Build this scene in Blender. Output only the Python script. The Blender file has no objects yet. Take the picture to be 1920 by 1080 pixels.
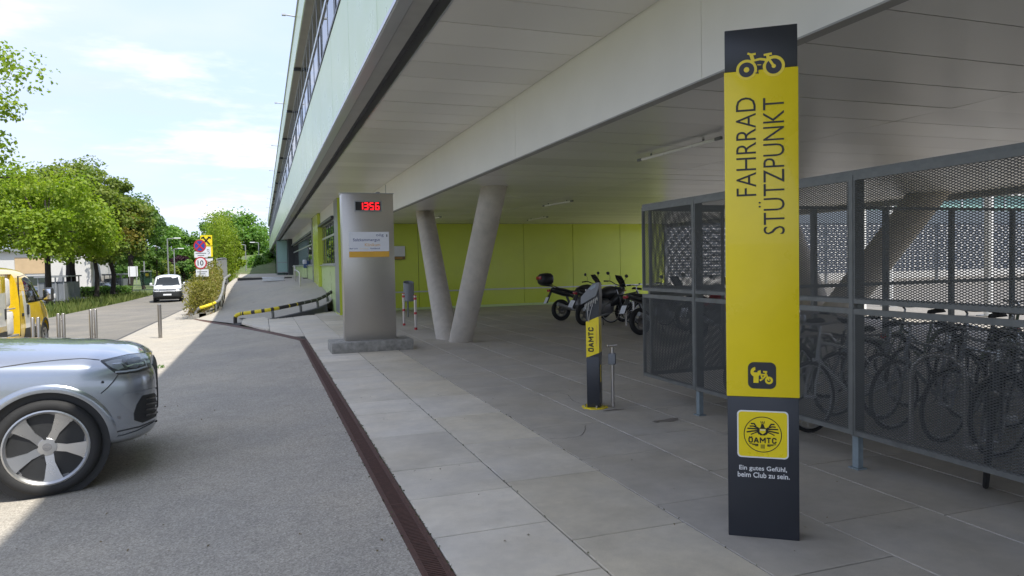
import bpy, bmesh, math, random
import numpy as np
from mathutils import Vector, Matrix
from mathutils.bvhtree import BVHTree
R = math.radians
random.seed(7)
scene = bpy.context.scene
col = scene.collection
# ------------------------------------------------------------------ camera
F_PX, CAM_H = 1331.0, 1.70
YAW, PITCH, ROLL = R(19.4054), R(-2.0660), R(1.1)
_f = Vector((math.sin(YAW) * math.cos(PITCH), math.cos(YAW) * math.cos(PITCH), math.sin(PITCH)))
_r0 = _f.cross(Vector((0, 0, 1))).normalized()
_u0 = _r0.cross(_f)
_r = _r0 * math.cos(ROLL) - _u0 * math.sin(ROLL)
_u = _u0 * math.cos(ROLL) + _r0 * math.sin(ROLL)
CAM = Vector((0, 0, CAM_H))
cd = bpy.data.cameras.new('camera')
cd.sensor_width = 36.0
cd.lens = F_PX / 1920.0 * 36.0
cd.clip_start = 0.05
cd.clip_end = 3000
cam = bpy.data.objects.new('camera', cd)
col.objects.link(cam)
cam.matrix_world = Matrix(((_r.x, _u.x, -_f.x, CAM.x), (_r.y, _u.y, -_f.y, CAM.y), (_r.z, _u.z, -_f.z, CAM.z), (0, 0, 0, 1)))
scene.camera = cam
# ------------------------------------------------------------------ sky and sun
SUN_DIR = Vector((0.32, -0.48, 1.0)).normalized()
w = bpy.data.worlds.new('World')
scene.world = w
w.use_nodes = True
nt = w.node_tree
nt.nodes.clear()
N = nt.nodes.new
L = nt.links.new
out = N('ShaderNodeOutputWorld')
bg = N('ShaderNodeBackground')
bg.inputs['Strength'].default_value = 0.15
sky = N('ShaderNodeTexSky')
sky.sky_type = 'NISHITA'
sky.sun_disc = False
sky.sun_elevation = math.asin(SUN_DIR.z)
sky.sun_rotation = math.atan2(SUN_DIR.x, SUN_DIR.y)
sky.air_density = 1.0
sky.dust_density = 0.5
sky.ozone_density = 2.5
tc = N('ShaderNodeTexCoord')
sep = N('ShaderNodeSeparateXYZ')
L(tc.outputs['Generated'], sep.inputs[0])
zz = N('ShaderNodeMath'); zz.operation = 'MAXIMUM'; zz.inputs[1].default_value = 0.0
L(sep.outputs['Z'], zz.inputs[0])
za = N('ShaderNodeMath'); za.operation = 'ADD'; za.inputs[1].default_value = 0.16
L(zz.outputs[0], za.inputs[0])
dv = N('ShaderNodeVectorMath'); dv.operation = 'DIVIDE'
cmb = N('ShaderNodeCombineXYZ')
for i in range(3):
    L(za.outputs[0], cmb.inputs[i])
L(tc.outputs['Generated'], dv.inputs[0])
L(cmb.outputs[0], dv.inputs[1])
def wnoise(scale, detail, rough, off, sx=1.0):
    mp = N('ShaderNodeMapping')
    mp.inputs['Location'].default_value = off
    mp.inputs['Scale'].default_value = (sx, 1, 0.0)
    L(dv.outputs[0], mp.inputs[0])
    n = N('ShaderNodeTexNoise')
    n.inputs['Scale'].default_value = scale
    n.inputs['Detail'].default_value = detail
    n.inputs['Roughness'].default_value = rough
    L(mp.outputs[0], n.inputs['Vector'])
    return n
def ramp(src, a, b, va=0.0, vb=1.0):
    m = N('ShaderNodeMapRange')
    m.interpolation_type = 'SMOOTHSTEP'
    m.inputs['From Min'].default_value = a
    m.inputs['From Max'].default_value = b
    m.inputs['To Min'].default_value = va
    m.inputs['To Max'].default_value = vb
    L(src, m.inputs['Value'])
    return m.outputs[0]
def fmix(fac, a, b):
    m = N('ShaderNodeMix'); m.data_type = 'RGBA'
    if isinstance(fac, float): m.inputs[0].default_value = fac
    else: L(fac, m.inputs[0])
    for s, v in ((6, a), (7, b)):
        if isinstance(v, tuple): m.inputs[s].default_value = v
        else: L(v, m.inputs[s])
    return m.outputs[2]
base = fmix(0.9, sky.outputs[0], (1.42, 1.74, 2.55, 1))
veil = ramp(wnoise(0.75, 5, 0.55, (3.1, 1.7, 0), 0.8).outputs[0], 0.36, 0.68, 0.08, 0.8)
puff = ramp(wnoise(1.5, 8, 0.60, (0.45, 6.1, 0), 0.7).outputs[0], 0.51, 0.70, 0.0, 0.85)
grey = ramp(wnoise(1.1, 5, 0.6, (9.3, 2.2, 0), 0.5).outputs[0], 0.52, 0.68, 0.0, 0.5)
c1 = fmix(veil, base, (1.98, 2.1, 2.58, 1))
c2 = fmix(grey, c1, (1.66, 1.88, 2.5, 1))
c3 = fmix(puff, c2, (2.75, 2.72, 2.8, 1))
L(c3, bg.inputs['Color'])
L(bg.outputs[0], out.inputs[0])
sl = bpy.data.lights.new('sun', 'SUN')
sl.energy = 2.0
sl.angle = R(0.6)
sl.color = (1.0, 0.955, 0.88)
sun = bpy.data.objects.new('sun', sl)
col.objects.link(sun)
sun.location = (30, -45, 90)
sun.rotation_euler = SUN_DIR.to_track_quat('Z', 'Y').to_euler()
scene.view_settings.view_transform = 'Standard'
scene.view_settings.look = 'None'
scene.view_settings.gamma = 1.0
scene.view_settings.use_curve_mapping = False
scene.view_settings.exposure = 1.72
scene.render.resolution_x = 1024
scene.render.resolution_y = 576
scene.render.engine = 'CYCLES'
scene.cycles.max_bounces = 8
scene.cycles.diffuse_bounces = 5
scene.cycles.glossy_bounces = 4
scene.cycles.transparent_max_bounces = 12

# ------------------------------------------------------------------ pixels of the photograph to points
def ray(px, py):
    return _f + _r * ((px - 960.0) / F_PX) - _u * ((py - 540.0) / F_PX)
def at(px, py, z=None, X=None, Y=None):
    d = ray(px, py)
    if X is not None: t = X / d.x
    elif Y is not None: t = Y / d.y
    else: t = ((z or 0.0) - CAM_H) / d.z
    return CAM + d * t
def sstep(a, b, x):
    t = min(1.0, max(0.0, (x - a) / (b - a)))
    return t * t * (3 - 2 * t)
def gz(x, y):
    """height of the falling asphalt left of the drainage channel"""
    if x >= 0.78: return 0.0
    d = 0.78 - x
    return -0.04 * min(d, 7.0) - 0.008 * max(0.0, min(y, 60.0) - 10.0) * sstep(0, 3.0, d)
def atg(px, py):
    z = 0.0
    for _ in range(12):
        p = at(px, py, z=z)
        z = gz(p.x, p.y)
    return at(px, py, z=z)

# ------------------------------------------------------------------ mesh helpers
class MB:
    def __init__(s):
        s.v, s.f, s.m, s.cur = [], [], [], 0
    def add(s, vs, fs):
        o = len(s.v)
        s.v.extend([tuple(v) for v in vs])
        s.f.extend([tuple(i + o for i in f) for f in fs])
        s.m.extend([s.cur] * len(fs))
        return s
    def mat(s, i):
        s.cur = i
        return s
    def box(s, x0, x1, y0, y1, z0, z1, M=None):
        vs = [Vector(p) for p in ((x0, y0, z0), (x1, y0, z0), (x1, y1, z0), (x0, y1, z0), (x0, y0, z1), (x1, y0, z1), (x1, y1, z1), (x0, y1, z1))]
        if M: vs = [M @ v for v in vs]
        return s.add(vs, ((0, 3, 2, 1), (4, 5, 6, 7), (0, 1, 5, 4), (1, 2, 6, 5), (2, 3, 7, 6), (3, 0, 4, 7)))
    def cbox(s, x0, x1, y0, y1, z0, z1, b=0.01, M=None):
        """box with bevelled edges"""
        bm = bmesh.new()
        bmesh.ops.create_cube(bm, size=1.0)
        for v in bm.verts:
            v.co = Vector(((x0 + x1) / 2 + v.co.x * (x1 - x0), (y0 + y1) / 2 + v.co.y * (y1 - y0), (z0 + z1) / 2 + v.co.z * (z1 - z0)))
        bmesh.ops.bevel(bm, geom=bm.edges[:], offset=b, segments=2, profile=0.5, affect='EDGES')
        s.frombm(bm, M)
        return s
    def frombm(s, bm, M=None):
        bm.verts.index_update()
        s.add([(M @ v.co if M else v.co) for v in bm.verts], [[v.index for v in f.verts] for f in bm.faces])
        bm.free()
        return s
    def tube(s, pts, r, n=8, caps=True):
        pts = [Vector(p) for p in pts]
        rs = r if isinstance(r, (list, tuple)) else [r] * len(pts)
        vs, fs = [], []
        up = None
        for i, p in enumerate(pts):
            a = pts[max(0, i - 1)]
            b = pts[min(len(pts) - 1, i + 1)]
            t = (b - a).normalized()
            if up is None:
                up = t.orthogonal().normalized()
            else:
                up = (up - t * up.dot(t))
                up = up.normalized() if up.length > 1e-6 else t.orthogonal().normalized()
            sd = t.cross(up)
            for k in range(n):
                an = 2 * math.pi * k / n
                vs.append(p + (up * math.cos(an) + sd * math.sin(an)) * rs[i])
        for i in range(len(pts) - 1):
            for k in range(n):
                k2 = (k + 1) % n
                fs.append((i * n + k, i * n + k2, (i + 1) * n + k2, (i + 1) * n + k))
        if caps:
            fs.append(tuple(range(n - 1, -1, -1)))
            fs.append(tuple(range((len(pts) - 1) * n, len(pts) * n)))
        return s.add(vs, fs)
    def lathe(s, prof, n=24, M=None, closed=False):
        """prof: (radius, height) pairs, turned round local z"""
        vs, fs = [], []
        for (r, z) in prof:
            for k in range(n):
                a = 2 * math.pi * k / n
                vs.append(Vector((r * math.cos(a), r * math.sin(a), z)))
        if M: vs = [M @ v for v in vs]
        m = len(prof)
        for i in range(m if closed else m - 1):
            j = (i + 1) % m
            for k in range(n):
                k2 = (k + 1) % n
                fs.append((i * n + k, i * n + k2, j * n + k2, j * n + k))
        if not closed:
            if prof[0][0] > 1e-5: fs.append(tuple(range(n - 1, -1, -1)))
            if prof[-1][0] > 1e-5: fs.append(tuple(range((m - 1) * n, m * n)))
        return s.add(vs, fs)
    def prism(s, poly, z0, z1, M=None):
        n = len(poly)
        vs = [Vector((p[0], p[1], z0)) for p in poly] + [Vector((p[0], p[1], z1)) for p in poly]
        if M: vs = [M @ v for v in vs]
        fs = [tuple(range(n - 1, -1, -1)), tuple(range(n, 2 * n))] + [(i, (i + 1) % n, n + (i + 1) % n, n + i) for i in range(n)]
        return s.add(vs, fs)
    def loft(s, rings, caps=True, closed=True):
        n = len(rings[0])
        vs = [p for r in rings for p in r]
        fs = []
        for i in range(len(rings) - 1):
            for k in range(n if closed else n - 1):
                k2 = (k + 1) % n
                fs.append((i * n + k, i * n + k2, (i + 1) * n + k2, (i + 1) * n + k))
        if caps:
            fs.append(tuple(range(n - 1, -1, -1)))
            fs.append(tuple(range((len(rings) - 1) * n, len(rings) * n)))
        return s.add(vs, fs)
    def ball(s, c, r, n=10, sc=(1, 1, 1)):
        prof = [(max(1e-6, math.sin(math.pi * i / n)) * r, -math.cos(math.pi * i / n) * r) for i in range(n + 1)]
        M = Matrix.Translation(c) @ Matrix.Diagonal((*sc, 1))
        return s.lathe(prof, n + 2, M)
    def mesh(s, name, mats, smooth=False, ang=38):
        me = bpy.data.meshes.new(name)
        me.from_pydata(s.v, [], s.f)
        for m in (mats if isinstance(mats, (list, tuple)) else [mats]):
            me.materials.append(m)
        if any(s.m):
            me.polygons.foreach_set('material_index', s.m)
        bm = bmesh.new(); bm.from_mesh(me)
        bmesh.ops.recalc_face_normals(bm, faces=bm.faces[:])
        bm.to_mesh(me); bm.free()
        if smooth:
            me.polygons.foreach_set('use_smooth', [True] * len(me.polygons))
            me.set_sharp_from_angle(angle=R(ang))
        me.update()
        return me
    def build(s, name, mats, parent=None, smooth=False, loc=None, rot=None, ang=38):
        return put(name, s.mesh(name, mats, smooth, ang), parent, loc, rot)
def put(name, me, parent=None, loc=None, rot=None):
    o = bpy.data.objects.new(name, me)
    col.objects.link(o)
    if parent is not None: o.parent = parent
    if loc is not None: o.location = loc
    if rot is not None: o.rotation_euler = rot
    return o
def tag(o, label=None, cat=None, group=None, kind=None):
    if label: o['label'] = label
    if cat: o['category'] = cat
    if group: o['group'] = group
    if kind: o['kind'] = kind
    return o
def thing(name, label, cat, loc=(0, 0, 0), rz=0.0, group=None):
    o = bpy.data.objects.new(name, None)
    o.empty_display_size = 0.2
    col.objects.link(o)
    o.location = loc
    o.rotation_euler = (0, 0, rz)
    return tag(o, label, cat, group)
def dup(root, loc, rz, label=None, group=None):
    r = root.copy(); col.objects.link(r)
    r.location = loc; r.rotation_euler = (0, 0, rz)
    if label: r['label'] = label
    if group: r['group'] = group
    for ch in list(root.children):
        c = ch.copy(); col.objects.link(c); c.parent = r
        for g in list(ch.children):
            d = g.copy(); col.objects.link(d); d.parent = c
    return r
def rrect(w, h, r, n=5, cx=0, cy=0):
    pts = []
    for (sx, sy, a0) in ((1, 1, 0), (-1, 1, 90), (-1, -1, 180), (1, -1, 270)):
        for k in range(n + 1):
            a = R(a0 + 90 * k / n)
            pts.append((cx + sx * (w / 2 - r) + r * math.cos(a), cy + sy * (h / 2 - r) + r * math.sin(a)))
    return pts
def circ(r, n=32, cx=0, cy=0):
    return [(cx + r * math.cos(2 * math.pi * k / n), cy + r * math.sin(2 * math.pi * k / n)) for k in range(n)]
def smoothpts(pts, n=6):
    """Catmull-Rom through the points"""
    P = [Vector(p) for p in pts]
    o = []
    for i in range(len(P) - 1):
        a, b, c, d = P[max(0, i - 1)], P[i], P[i + 1], P[min(len(P) - 1, i + 2)]
        for k in range(n):
            t = k / n
            o.append(0.5 * ((2 * b) + (c - a) * t + (2 * a - 5 * b + 4 * c - d) * t * t + (3 * b - a - 3 * c + d) * t ** 3))
    o.append(P[-1])
    return o
def stroke(mb, pts, wd, z0, z1, M):
    """flat line of width wd along 2D points"""
    for i in range(len(pts) - 1):
        a = Vector(pts[i]); b = Vector(pts[i + 1])
        d = (b - a)
        if d.length < 1e-9: continue
        d.normalize()
        n = Vector((-d.y, d.x)) * wd / 2
        e = d * wd * 0.18
        mb.prism([tuple(a - e - n), tuple(b + e - n), tuple(b + e + n), tuple(a - e + n)], z0, z1 + 0.00002 * (i % 2), M)
def ringstrip(mb, r0, r1, z0, z1, M, n=40, cx=0, cy=0, a0=0, a1=360):
    full = abs(a1 - a0) >= 359.9
    for k in range(n):
        t0 = R(a0 + (a1 - a0) * k / n); t1 = R(a0 + (a1 - a0) * (k + 1) / n)
        c = lambda r, t: (cx + r * math.cos(t), cy + r * math.sin(t))
        mb.prism([c(r0, t0), c(r1, t0), c(r1, t1), c(r0, t1)], z0, z1, M)
_tc = {}
def text_mesh(body, size, bold=0.0, sx=1.0, ext=0.001, align='CENTER', spacing=1.0):
    cu = bpy.data.curves.new('lettering', 'FONT')
    cu.body = body; cu.size = size; cu.align_x = align; cu.align_y = 'CENTER'
    cu.offset = bold * size; cu.extrude = ext; cu.resolution_u = 3; cu.space_character = spacing
    o = bpy.data.objects.new('lettering', cu)
    col.objects.link(o)
    dg = bpy.context.evaluated_depsgraph_get()
    me = bpy.data.meshes.new_from_object(o.evaluated_get(dg))
    bpy.data.objects.remove(o); bpy.data.curves.remove(cu)
    me.transform(Matrix.Diagonal((sx, 1, 1, 1)))
    return me
def text(body, size, mat, parent, M, bold=0.0, sx=1.0, ext=0.001, align='CENTER', spacing=1.0, fit=None, name='lettering'):
    me = text_mesh(body, size, bold, sx, ext, align, spacing)
    if fit:  # fit = (width, height): scale the drawn extents to these
        xs = [v.co.x for v in me.vertices]; ys = [v.co.y for v in me.vertices]
        cx, cy = (max(xs) + min(xs)) / 2, (max(ys) + min(ys)) / 2
        me.transform(Matrix.Diagonal((fit[0] / (max(xs) - min(xs)), fit[1] / (max(ys) - min(ys)), 1, 1)) @ Matrix.Translation((-cx, -cy, 0)))
    me.materials.clear(); me.materials.append(mat)
    o = put(name, me, parent)
    o.matrix_local = M
    return o
def face_M(o, u, v):
    """matrix whose local x runs along u, local y along v, local z out of the face"""
    u = Vector(u).normalized(); v = Vector(v).normalized(); n = u.cross(v)
    return Matrix(((u.x, v.x, n.x, o[0]), (u.y, v.y, n.y, o[1]), (u.z, v.z, n.z, o[2]), (0, 0, 0, 1)))

# ------------------------------------------------------------------ materials
MATS = {}
def newmat(name):
    m = bpy.data.materials.new(name); m.use_nodes = True
    t = m.node_tree
    b = t.nodes['Principled BSDF']
    MATS[name] = m
    return m, t, b
def mnode(t, typ, **kw):
    n = t.nodes.new(typ)
    for k, v in kw.items(): setattr(n, k, v)
    return n
def mnoise(t, vec, scale, detail=4, rough=0.55):
    n = mnode(t, 'ShaderNodeTexNoise')
    n.inputs['Scale'].default_value = scale; n.inputs['Detail'].default_value = detail; n.inputs['Roughness'].default_value = rough
    if vec is not None: t.links.new(vec, n.inputs['Vector'])
    return n.outputs[0]
def mrange(t, src, a, b, c, d):
    n = mnode(t, 'ShaderNodeMapRange')
    for i, v in ((1, a), (2, b), (3, c), (4, d)): n.inputs[i].default_value = v
    t.links.new(src, n.inputs[0])
    return n.outputs[0]
def mmath(t, op, a, b):
    n = mnode(t, 'ShaderNodeMath', operation=op)
    for i, v in ((0, a), (1, b)):
        if isinstance(v, (int, float)): n.inputs[i].default_value = v
        else: t.links.new(v, n.inputs[i])
    return n.outputs[0]
def mmixc(t, fac, a, b, blend='MIX'):
    n = mnode(t, 'ShaderNodeMix', data_type='RGBA', blend_type=blend)
    for i, v in ((0, fac), (6, a), (7, b)):
        if isinstance(v, (int, float)): n.inputs[i].default_value = v
        elif isinstance(v, tuple): n.inputs[i].default_value = (*v[:3], 1)
        else: t.links.new(v, n.inputs[i])
    return n.outputs[2]
def mval(t, base, factor):
    """colour times a scalar field"""
    n = mnode(t, 'ShaderNodeVectorMath', operation='SCALE')
    if isinstance(base, tuple): n.inputs[0].default_value = base[:3]
    else: t.links.new(base, n.inputs[0])
    t.links.new(factor, n.inputs['Scale'])
    return n.outputs[0]
def mbump(t, b, h, dist=0.002, strength=0.5):
    n = mnode(t, 'ShaderNodeBump')
    n.inputs['Strength'].default_value = strength; n.inputs['Distance'].default_value = dist
    t.links.new(h, n.inputs['Height']); t.links.new(n.outputs[0], b.inputs['Normal'])
def M(name, c, rough=0.55, metal=0.0, var=0.10, scale=6.0, bump=0.0, bscale=150.0, spec=0.5, coat=0.0, rvar=0.08, rnd=0.0, stretch=None):
    m, t, b = newmat(name)
    tcn = mnode(t, 'ShaderNodeTexCoord')
    vec = tcn.outputs['Object']
    if stretch:
        mp = mnode(t, 'ShaderNodeMapping'); mp.inputs['Scale'].default_value = stretch
        t.links.new(vec, mp.inputs[0]); vec = mp.outputs[0]
    n1 = mnoise(t, vec, scale, 6, 0.6)
    f = mrange(t, n1, 0.25, 0.75, 1 - var, 1 + var)
    if rnd:
        oi = mnode(t, 'ShaderNodeObjectInfo')
        f = mmath(t, 'MULTIPLY', f, mrange(t, oi.outputs['Random'], 0, 1, 1 - rnd, 1 + rnd))
    t.links.new(mval(t, c, f), b.inputs['Base Color'])
    t.links.new(mrange(t, n1, 0.2, 0.8, max(0.02, rough - rvar), min(1, rough + rvar)), b.inputs['Roughness'])
    b.inputs['Metallic'].default_value = metal
    b.inputs['Specular IOR Level'].default_value = spec
    b.inputs['Coat Weight'].default_value = coat
    b.inputs['Coat Roughness'].default_value = 0.03
    if bump: mbump(t, b, mnoise(t, vec, bscale, 3, 0.6), bump, 0.6)
    return m
def asphalt(name, c, grain=0.35, patch=0.12, tint=(1.0, 0.97, 0.92)):
    m, t, b = newmat(name)
    g = mnode(t, 'ShaderNodeNewGeometry').outputs['Position']
    n1 = mnoise(t, g, 95, 3, 0.7)
    vo = mnode(t, 'ShaderNodeTexVoronoi'); vo.inputs['Scale'].default_value = 75; t.links.new(g, vo.inputs['Vector'])
    n2 = mnoise(t, g, 0.55, 6, 0.6)
    n3 = mnoise(t, g, 3.5, 6, 0.65)
    f = mrange(t, n1, 0.25, 0.75, 1 - grain, 1 + grain)
    f = mmath(t, 'MULTIPLY', f, mrange(t, vo.outputs['Color'], 0, 1, 1 - grain * 0.6, 1 + grain * 0.6))
    f = mmath(t, 'MULTIPLY', f, mrange(t, n2, 0.3, 0.7, 1 - patch, 1 + patch))
    f = mmath(t, 'MULTIPLY', f, mrange(t, n3, 0.3, 0.7, 0.93, 1.07))
    spot = mrange(t, mnoise(t, g, 1.7, 3, 0.5), 0.68, 0.76, 1.0, 0.72)
    f = mmath(t, 'MULTIPLY', f, spot)
    cc = mmixc(t, mrange(t, n2, 0.35, 0.65, 0, 1), c, tuple(a * k for a, k in zip(c, tint)))
    t.links.new(mval(t, cc, f), b.inputs['Base Color'])
    b.inputs['Roughness'].default_value = 0.88
    b.inputs['Specular IOR Level'].default_value = 0.3
    mbump(t, b, n1, 0.004, 0.6)
    return m
def slabmat(name, c, rnd=0.09, stain=0.5):
    m, t, b = newmat(name)
    g = mnode(t, 'ShaderNodeNewGeometry').outputs['Position']
    oi = mnode(t, 'ShaderNodeObjectInfo').outputs['Random']
    n1 = mnoise(t, g, 240, 2, 0.6)
    n2 = mnoise(t, g, 2.2, 7, 0.62)
    n3 = mnoise(t, g, 11, 5, 0.6)
    f = mrange(t, n1, 0.25, 0.75, 0.88, 1.12)
    f = mmath(t, 'MULTIPLY', f, mrange(t, n2, 0.3, 0.7, 0.86, 1.1))
    f = mmath(t, 'MULTIPLY', f, mrange(t, n3, 0.3, 0.7, 0.95, 1.05))
    f = mmath(t, 'MULTIPLY', f, mrange(t, oi, 0, 1, 1 - rnd, 1 + rnd))
    f = mmath(t, 'MULTIPLY', f, mrange(t, mnoise(t, g, 3.1, 4, 0.7), 0.66, 0.8, 1.0, 1 - stain * 0.5))
    cc = mmixc(t, mrange(t, mnoise(t, g, 0.9, 4, 0.6), 0.35, 0.65, 0, 1), c, (c[0] * 1.03, c[1] * 1.0, c[2] * 0.93))
    t.links.new(mval(t, cc, f), b.inputs['Base Color'])
    t.links.new(mrange(t, n2, 0.2, 0.8, 0.5, 0.8), b.inputs['Roughness'])
    b.inputs['Specular IOR Level'].default_value = 0.35
    mbump(t, b, n1, 0.0012, 0.4)
    return m
def leafmat(name, c, c2, trans=0.45):
    m, t, b = newmat(name)
    t.nodes.remove(b)
    o = t.nodes['Material Output']
    g = mnode(t, 'ShaderNodeNewGeometry')
    r = g.outputs['Random Per Island']
    big = mnoise(t, g.outputs['Position'], 0.6, 3, 0.5)
    k = mmath(t, 'ADD', mmath(t, 'MULTIPLY', r, 0.55), mrange(t, big, 0.3, 0.7, 0, 0.45))
    cc = mmixc(t, k, c, c2)
    d = mnode(t, 'ShaderNodeBsdfPrincipled'); d.inputs['Roughness'].default_value = 0.5; d.inputs['Specular IOR Level'].default_value = 0.3
    tr = mnode(t, 'ShaderNodeBsdfTranslucent')
    t.links.new(cc, d.inputs['Base Color'])
    t.links.new(mmixc(t, 1.0, cc, (1.15, 1.25, 0.5), 'MULTIPLY'), tr.inputs['Color'])
    mx = mnode(t, 'ShaderNodeMixShader'); mx.inputs[0].default_value = trans
    t.links.new(d.outputs[0], mx.inputs[1]); t.links.new(tr.outputs[0], mx.inputs[2])
    t.links.new(mx.outputs[0], o.inputs[0])
    return m
def emis(name, c, s):
    m, t, b = newmat(name)
    b.inputs['Base Color'].default_value = (c[0] * 0.3, c[1] * 0.3, c[2] * 0.3, 1)
    b.inputs['Emission Color'].default_value = (*c, 1)
    b.inputs['Emission Strength'].default_value = s
    n = mnoise(t, mnode(t, 'ShaderNodeTexCoord').outputs['Object'], 30, 2)
    t.links.new(mrange(t, n, 0, 1, 0.3, 0.5), b.inputs['Roughness'])
    return m
def glassmat(name, tint, rough=0.02, alpha=0.35, spec=0.6):
    """window glass: part mirror, part tinted view through"""
    m, t, b = newmat(name)
    o = t.nodes['Material Output']
    b.inputs['Base Color'].default_value = (*[c * 0.12 for c in tint], 1)
    b.inputs['Roughness'].default_value = rough
    b.inputs['Specular IOR Level'].default_value = spec
    b.inputs['IOR'].default_value = 1.6
    n = mnoise(t, mnode(t, 'ShaderNodeTexCoord').outputs['Object'], 1.6, 2)
    mbump(t, b, n, 0.01, 0.05)
    tr = mnode(t, 'ShaderNodeBsdfTransparent'); tr.inputs[0].default_value = (*tint, 1)
    mx = mnode(t, 'ShaderNodeMixShader'); mx.inputs[0].default_value = alpha
    t.links.new(b.outputs[0], mx.inputs[1]); t.links.new(tr.outputs[0], mx.inputs[2])
    t.links.new(mx.outputs[0], o.inputs[0])
    return m
asphalt('asphalt', (0.37, 0.345, 0.30), 0.42, 0.13)
asphalt('asphalt_road', (0.18, 0.17, 0.152), 0.25, 0.2)
asphalt('asphalt_pale', (0.26, 0.245, 0.22), 0.22, 0.1)
asphalt('asphalt_ramp', (0.39, 0.365, 0.32), 0.2, 0.08)
asphalt('asphalt_yard', (0.20, 0.19, 0.175), 0.2, 0.1)
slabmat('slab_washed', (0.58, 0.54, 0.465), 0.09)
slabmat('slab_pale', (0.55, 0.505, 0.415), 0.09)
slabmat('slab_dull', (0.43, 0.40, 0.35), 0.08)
M('joint_sand', (0.055, 0.05, 0.042), 0.95, var=0.4, scale=12, bump=0.003)
M('rust', (0.105, 0.055, 0.042), 0.75, 0.2, 0.35, 25, 0.0015, 180)
M('rust_dark', (0.02, 0.014, 0.012), 0.9)
M('concrete', (0.47, 0.43, 0.365), 0.75, var=0.16, scale=5, bump=0.0015, bscale=90)
M('concrete_old', (0.27, 0.26, 0.23), 0.85, var=0.42, scale=9, bump=0.004, bscale=60)
M('kerb_stone', (0.30, 0.29, 0.27), 0.85, var=0.2, scale=8, bump=0.002)
M('kerb_dark', (0.07, 0.07, 0.07), 0.85, var=0.2, scale=8, bump=0.002)
M('soffit_panel', (0.70, 0.68, 0.635), 0.36, 0.0, 0.03, 1.2, spec=0.5, rnd=0.07)
M('soffit_inner', (0.67, 0.66, 0.625), 0.30, 0.15, 0.02, 1.2, spec=0.6, rnd=0.09, rvar=0.02)
M('beam_white', (0.77, 0.75, 0.70), 0.45, 0.0, 0.04, 1.5)
M('groove_dark', (0.05, 0.052, 0.055), 0.6)
M('strip_grey', (0.33, 0.325, 0.31), 0.6, 0.0, 0.12, 2.5)
M('aluminium', (0.56, 0.57, 0.58), 0.35, 0.9, 0.06, 4)
M('aluminium_matt', (0.5, 0.51, 0.52), 0.5, 0.5, 0.06, 4)
M('fascia_green', (0.57, 0.69, 0.41), 0.3, 0.0, 0.02, 0.6, spec=0.4, rnd=0.03)
M('lime_wall', (0.53, 0.62, 0.06), 0.22, 0.0, 0.06, 0.8, spec=0.5, rnd=0.03)
M('lime_pale', (0.50, 0.62, 0.27), 0.3, 0.0, 0.05, 1.0, spec=0.4, rnd=0.03)
M('frame_dark', (0.055, 0.058, 0.062), 0.4, 0.3)
M('frame_grey', (0.33, 0.34, 0.345), 0.4, 0.5)
glassmat('window_glass', (0.32, 0.40, 0.42), 0.01, 0.12, 0.9)
glassmat('teal_glass', (0.42, 0.68, 0.64), 0.03, 0.45, 0.6)
glassmat('car_glass', (0.10, 0.13, 0.13), 0.01, 0.22, 0.6)
glassmat('clear_lens', (0.86, 0.9, 0.92), 0.01, 0.72, 0.7)
M('interior_dark', (0.03, 0.032, 0.032), 0.9)
M('interior_grey', (0.32, 0.33, 0.32), 0.8)
M('teal_glaze', (0.34, 0.52, 0.47), 0.12, var=0.06, scale=0.8)
# ================================================================== the setting
m_, t_, b_ = newmat('grass')
g_ = mnode(t_, 'ShaderNodeNewGeometry').outputs['Position']
k_ = mrange(t_, mnoise(t_, g_, 1.1, 6, 0.7), 0.3, 0.7, 0, 1)
c_ = mmixc(t_, k_, (0.055, 0.095, 0.022), (0.12, 0.15, 0.045))
c_ = mmixc(t_, mrange(t_, mnoise(t_, g_, 0.25, 3), 0.55, 0.7, 0, 0.6), c_, (0.19, 0.16, 0.10))
t_.links.new(mval(t_, c_, mrange(t_, mnoise(t_, g_, 60, 2), 0.2, 0.8, 0.6, 1.4)), b_.inputs['Base Color'])
b_.inputs['Roughness'].default_value = 0.9
mbump(t_, b_, mnoise(t_, g_, 40, 3), 0.05, 0.8)

def gridsheet(name, mat, xs, ys, zf):
    mb = MB()
    n = len(xs)
    vs = [(x, y, zf(x, y)) for y in ys for x in xs]
    fs = [(j * n + i, j * n + i + 1, (j + 1) * n + i + 1, (j + 1) * n + i) for j in range(len(ys) - 1) for i in range(n - 1)]
    mb.add(vs, fs)
    return tag(mb.build(name, MATS[mat], None, True, ang=80), kind='structure')
def ruled(name, mat, Lp, Rp, m, zoff=0.0, zf=None, parent=None):
    mb = MB()
    vs = []
    for a, b in zip(Lp, Rp):
        for k in range(m + 1):
            t = k / m
            p = [a[i] + (b[i] - a[i]) * t for i in range(len(a))]
            z = (zf(p[0], p[1]) if zf else p[2]) + zoff
            vs.append((p[0], p[1], z))
    n = m + 1
    fs = [(j * n + i, j * n + i + 1, (j + 1) * n + i + 1, (j + 1) * n + i) for j in range(len(Lp) - 1) for i in range(m)]
    mb.add(vs, fs)
    o = mb.build(name, MATS[mat], parent, True, ang=80)
    if parent is None: tag(o, kind='structure')
    return o
def frange(a, b, st):
    n = max(1, int(round((b - a) / st)))
    return [a + (b - a) * i / n for i in range(n + 1)]
gx = [-1500, -500, -200, -80, -40, -25, -15] + frange(-12, 0.78, 0.6) + [1.5, 17, 30, 60, 150, 500, 1500]
gy = [-800, -200, -60, -20] + frange(-10, 60, 2.5) + [75, 100, 140, 200, 400, 1500]
gridsheet('ground', 'grass', gx, gy, lambda x, y: gz(x, y) - 0.10)
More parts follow.
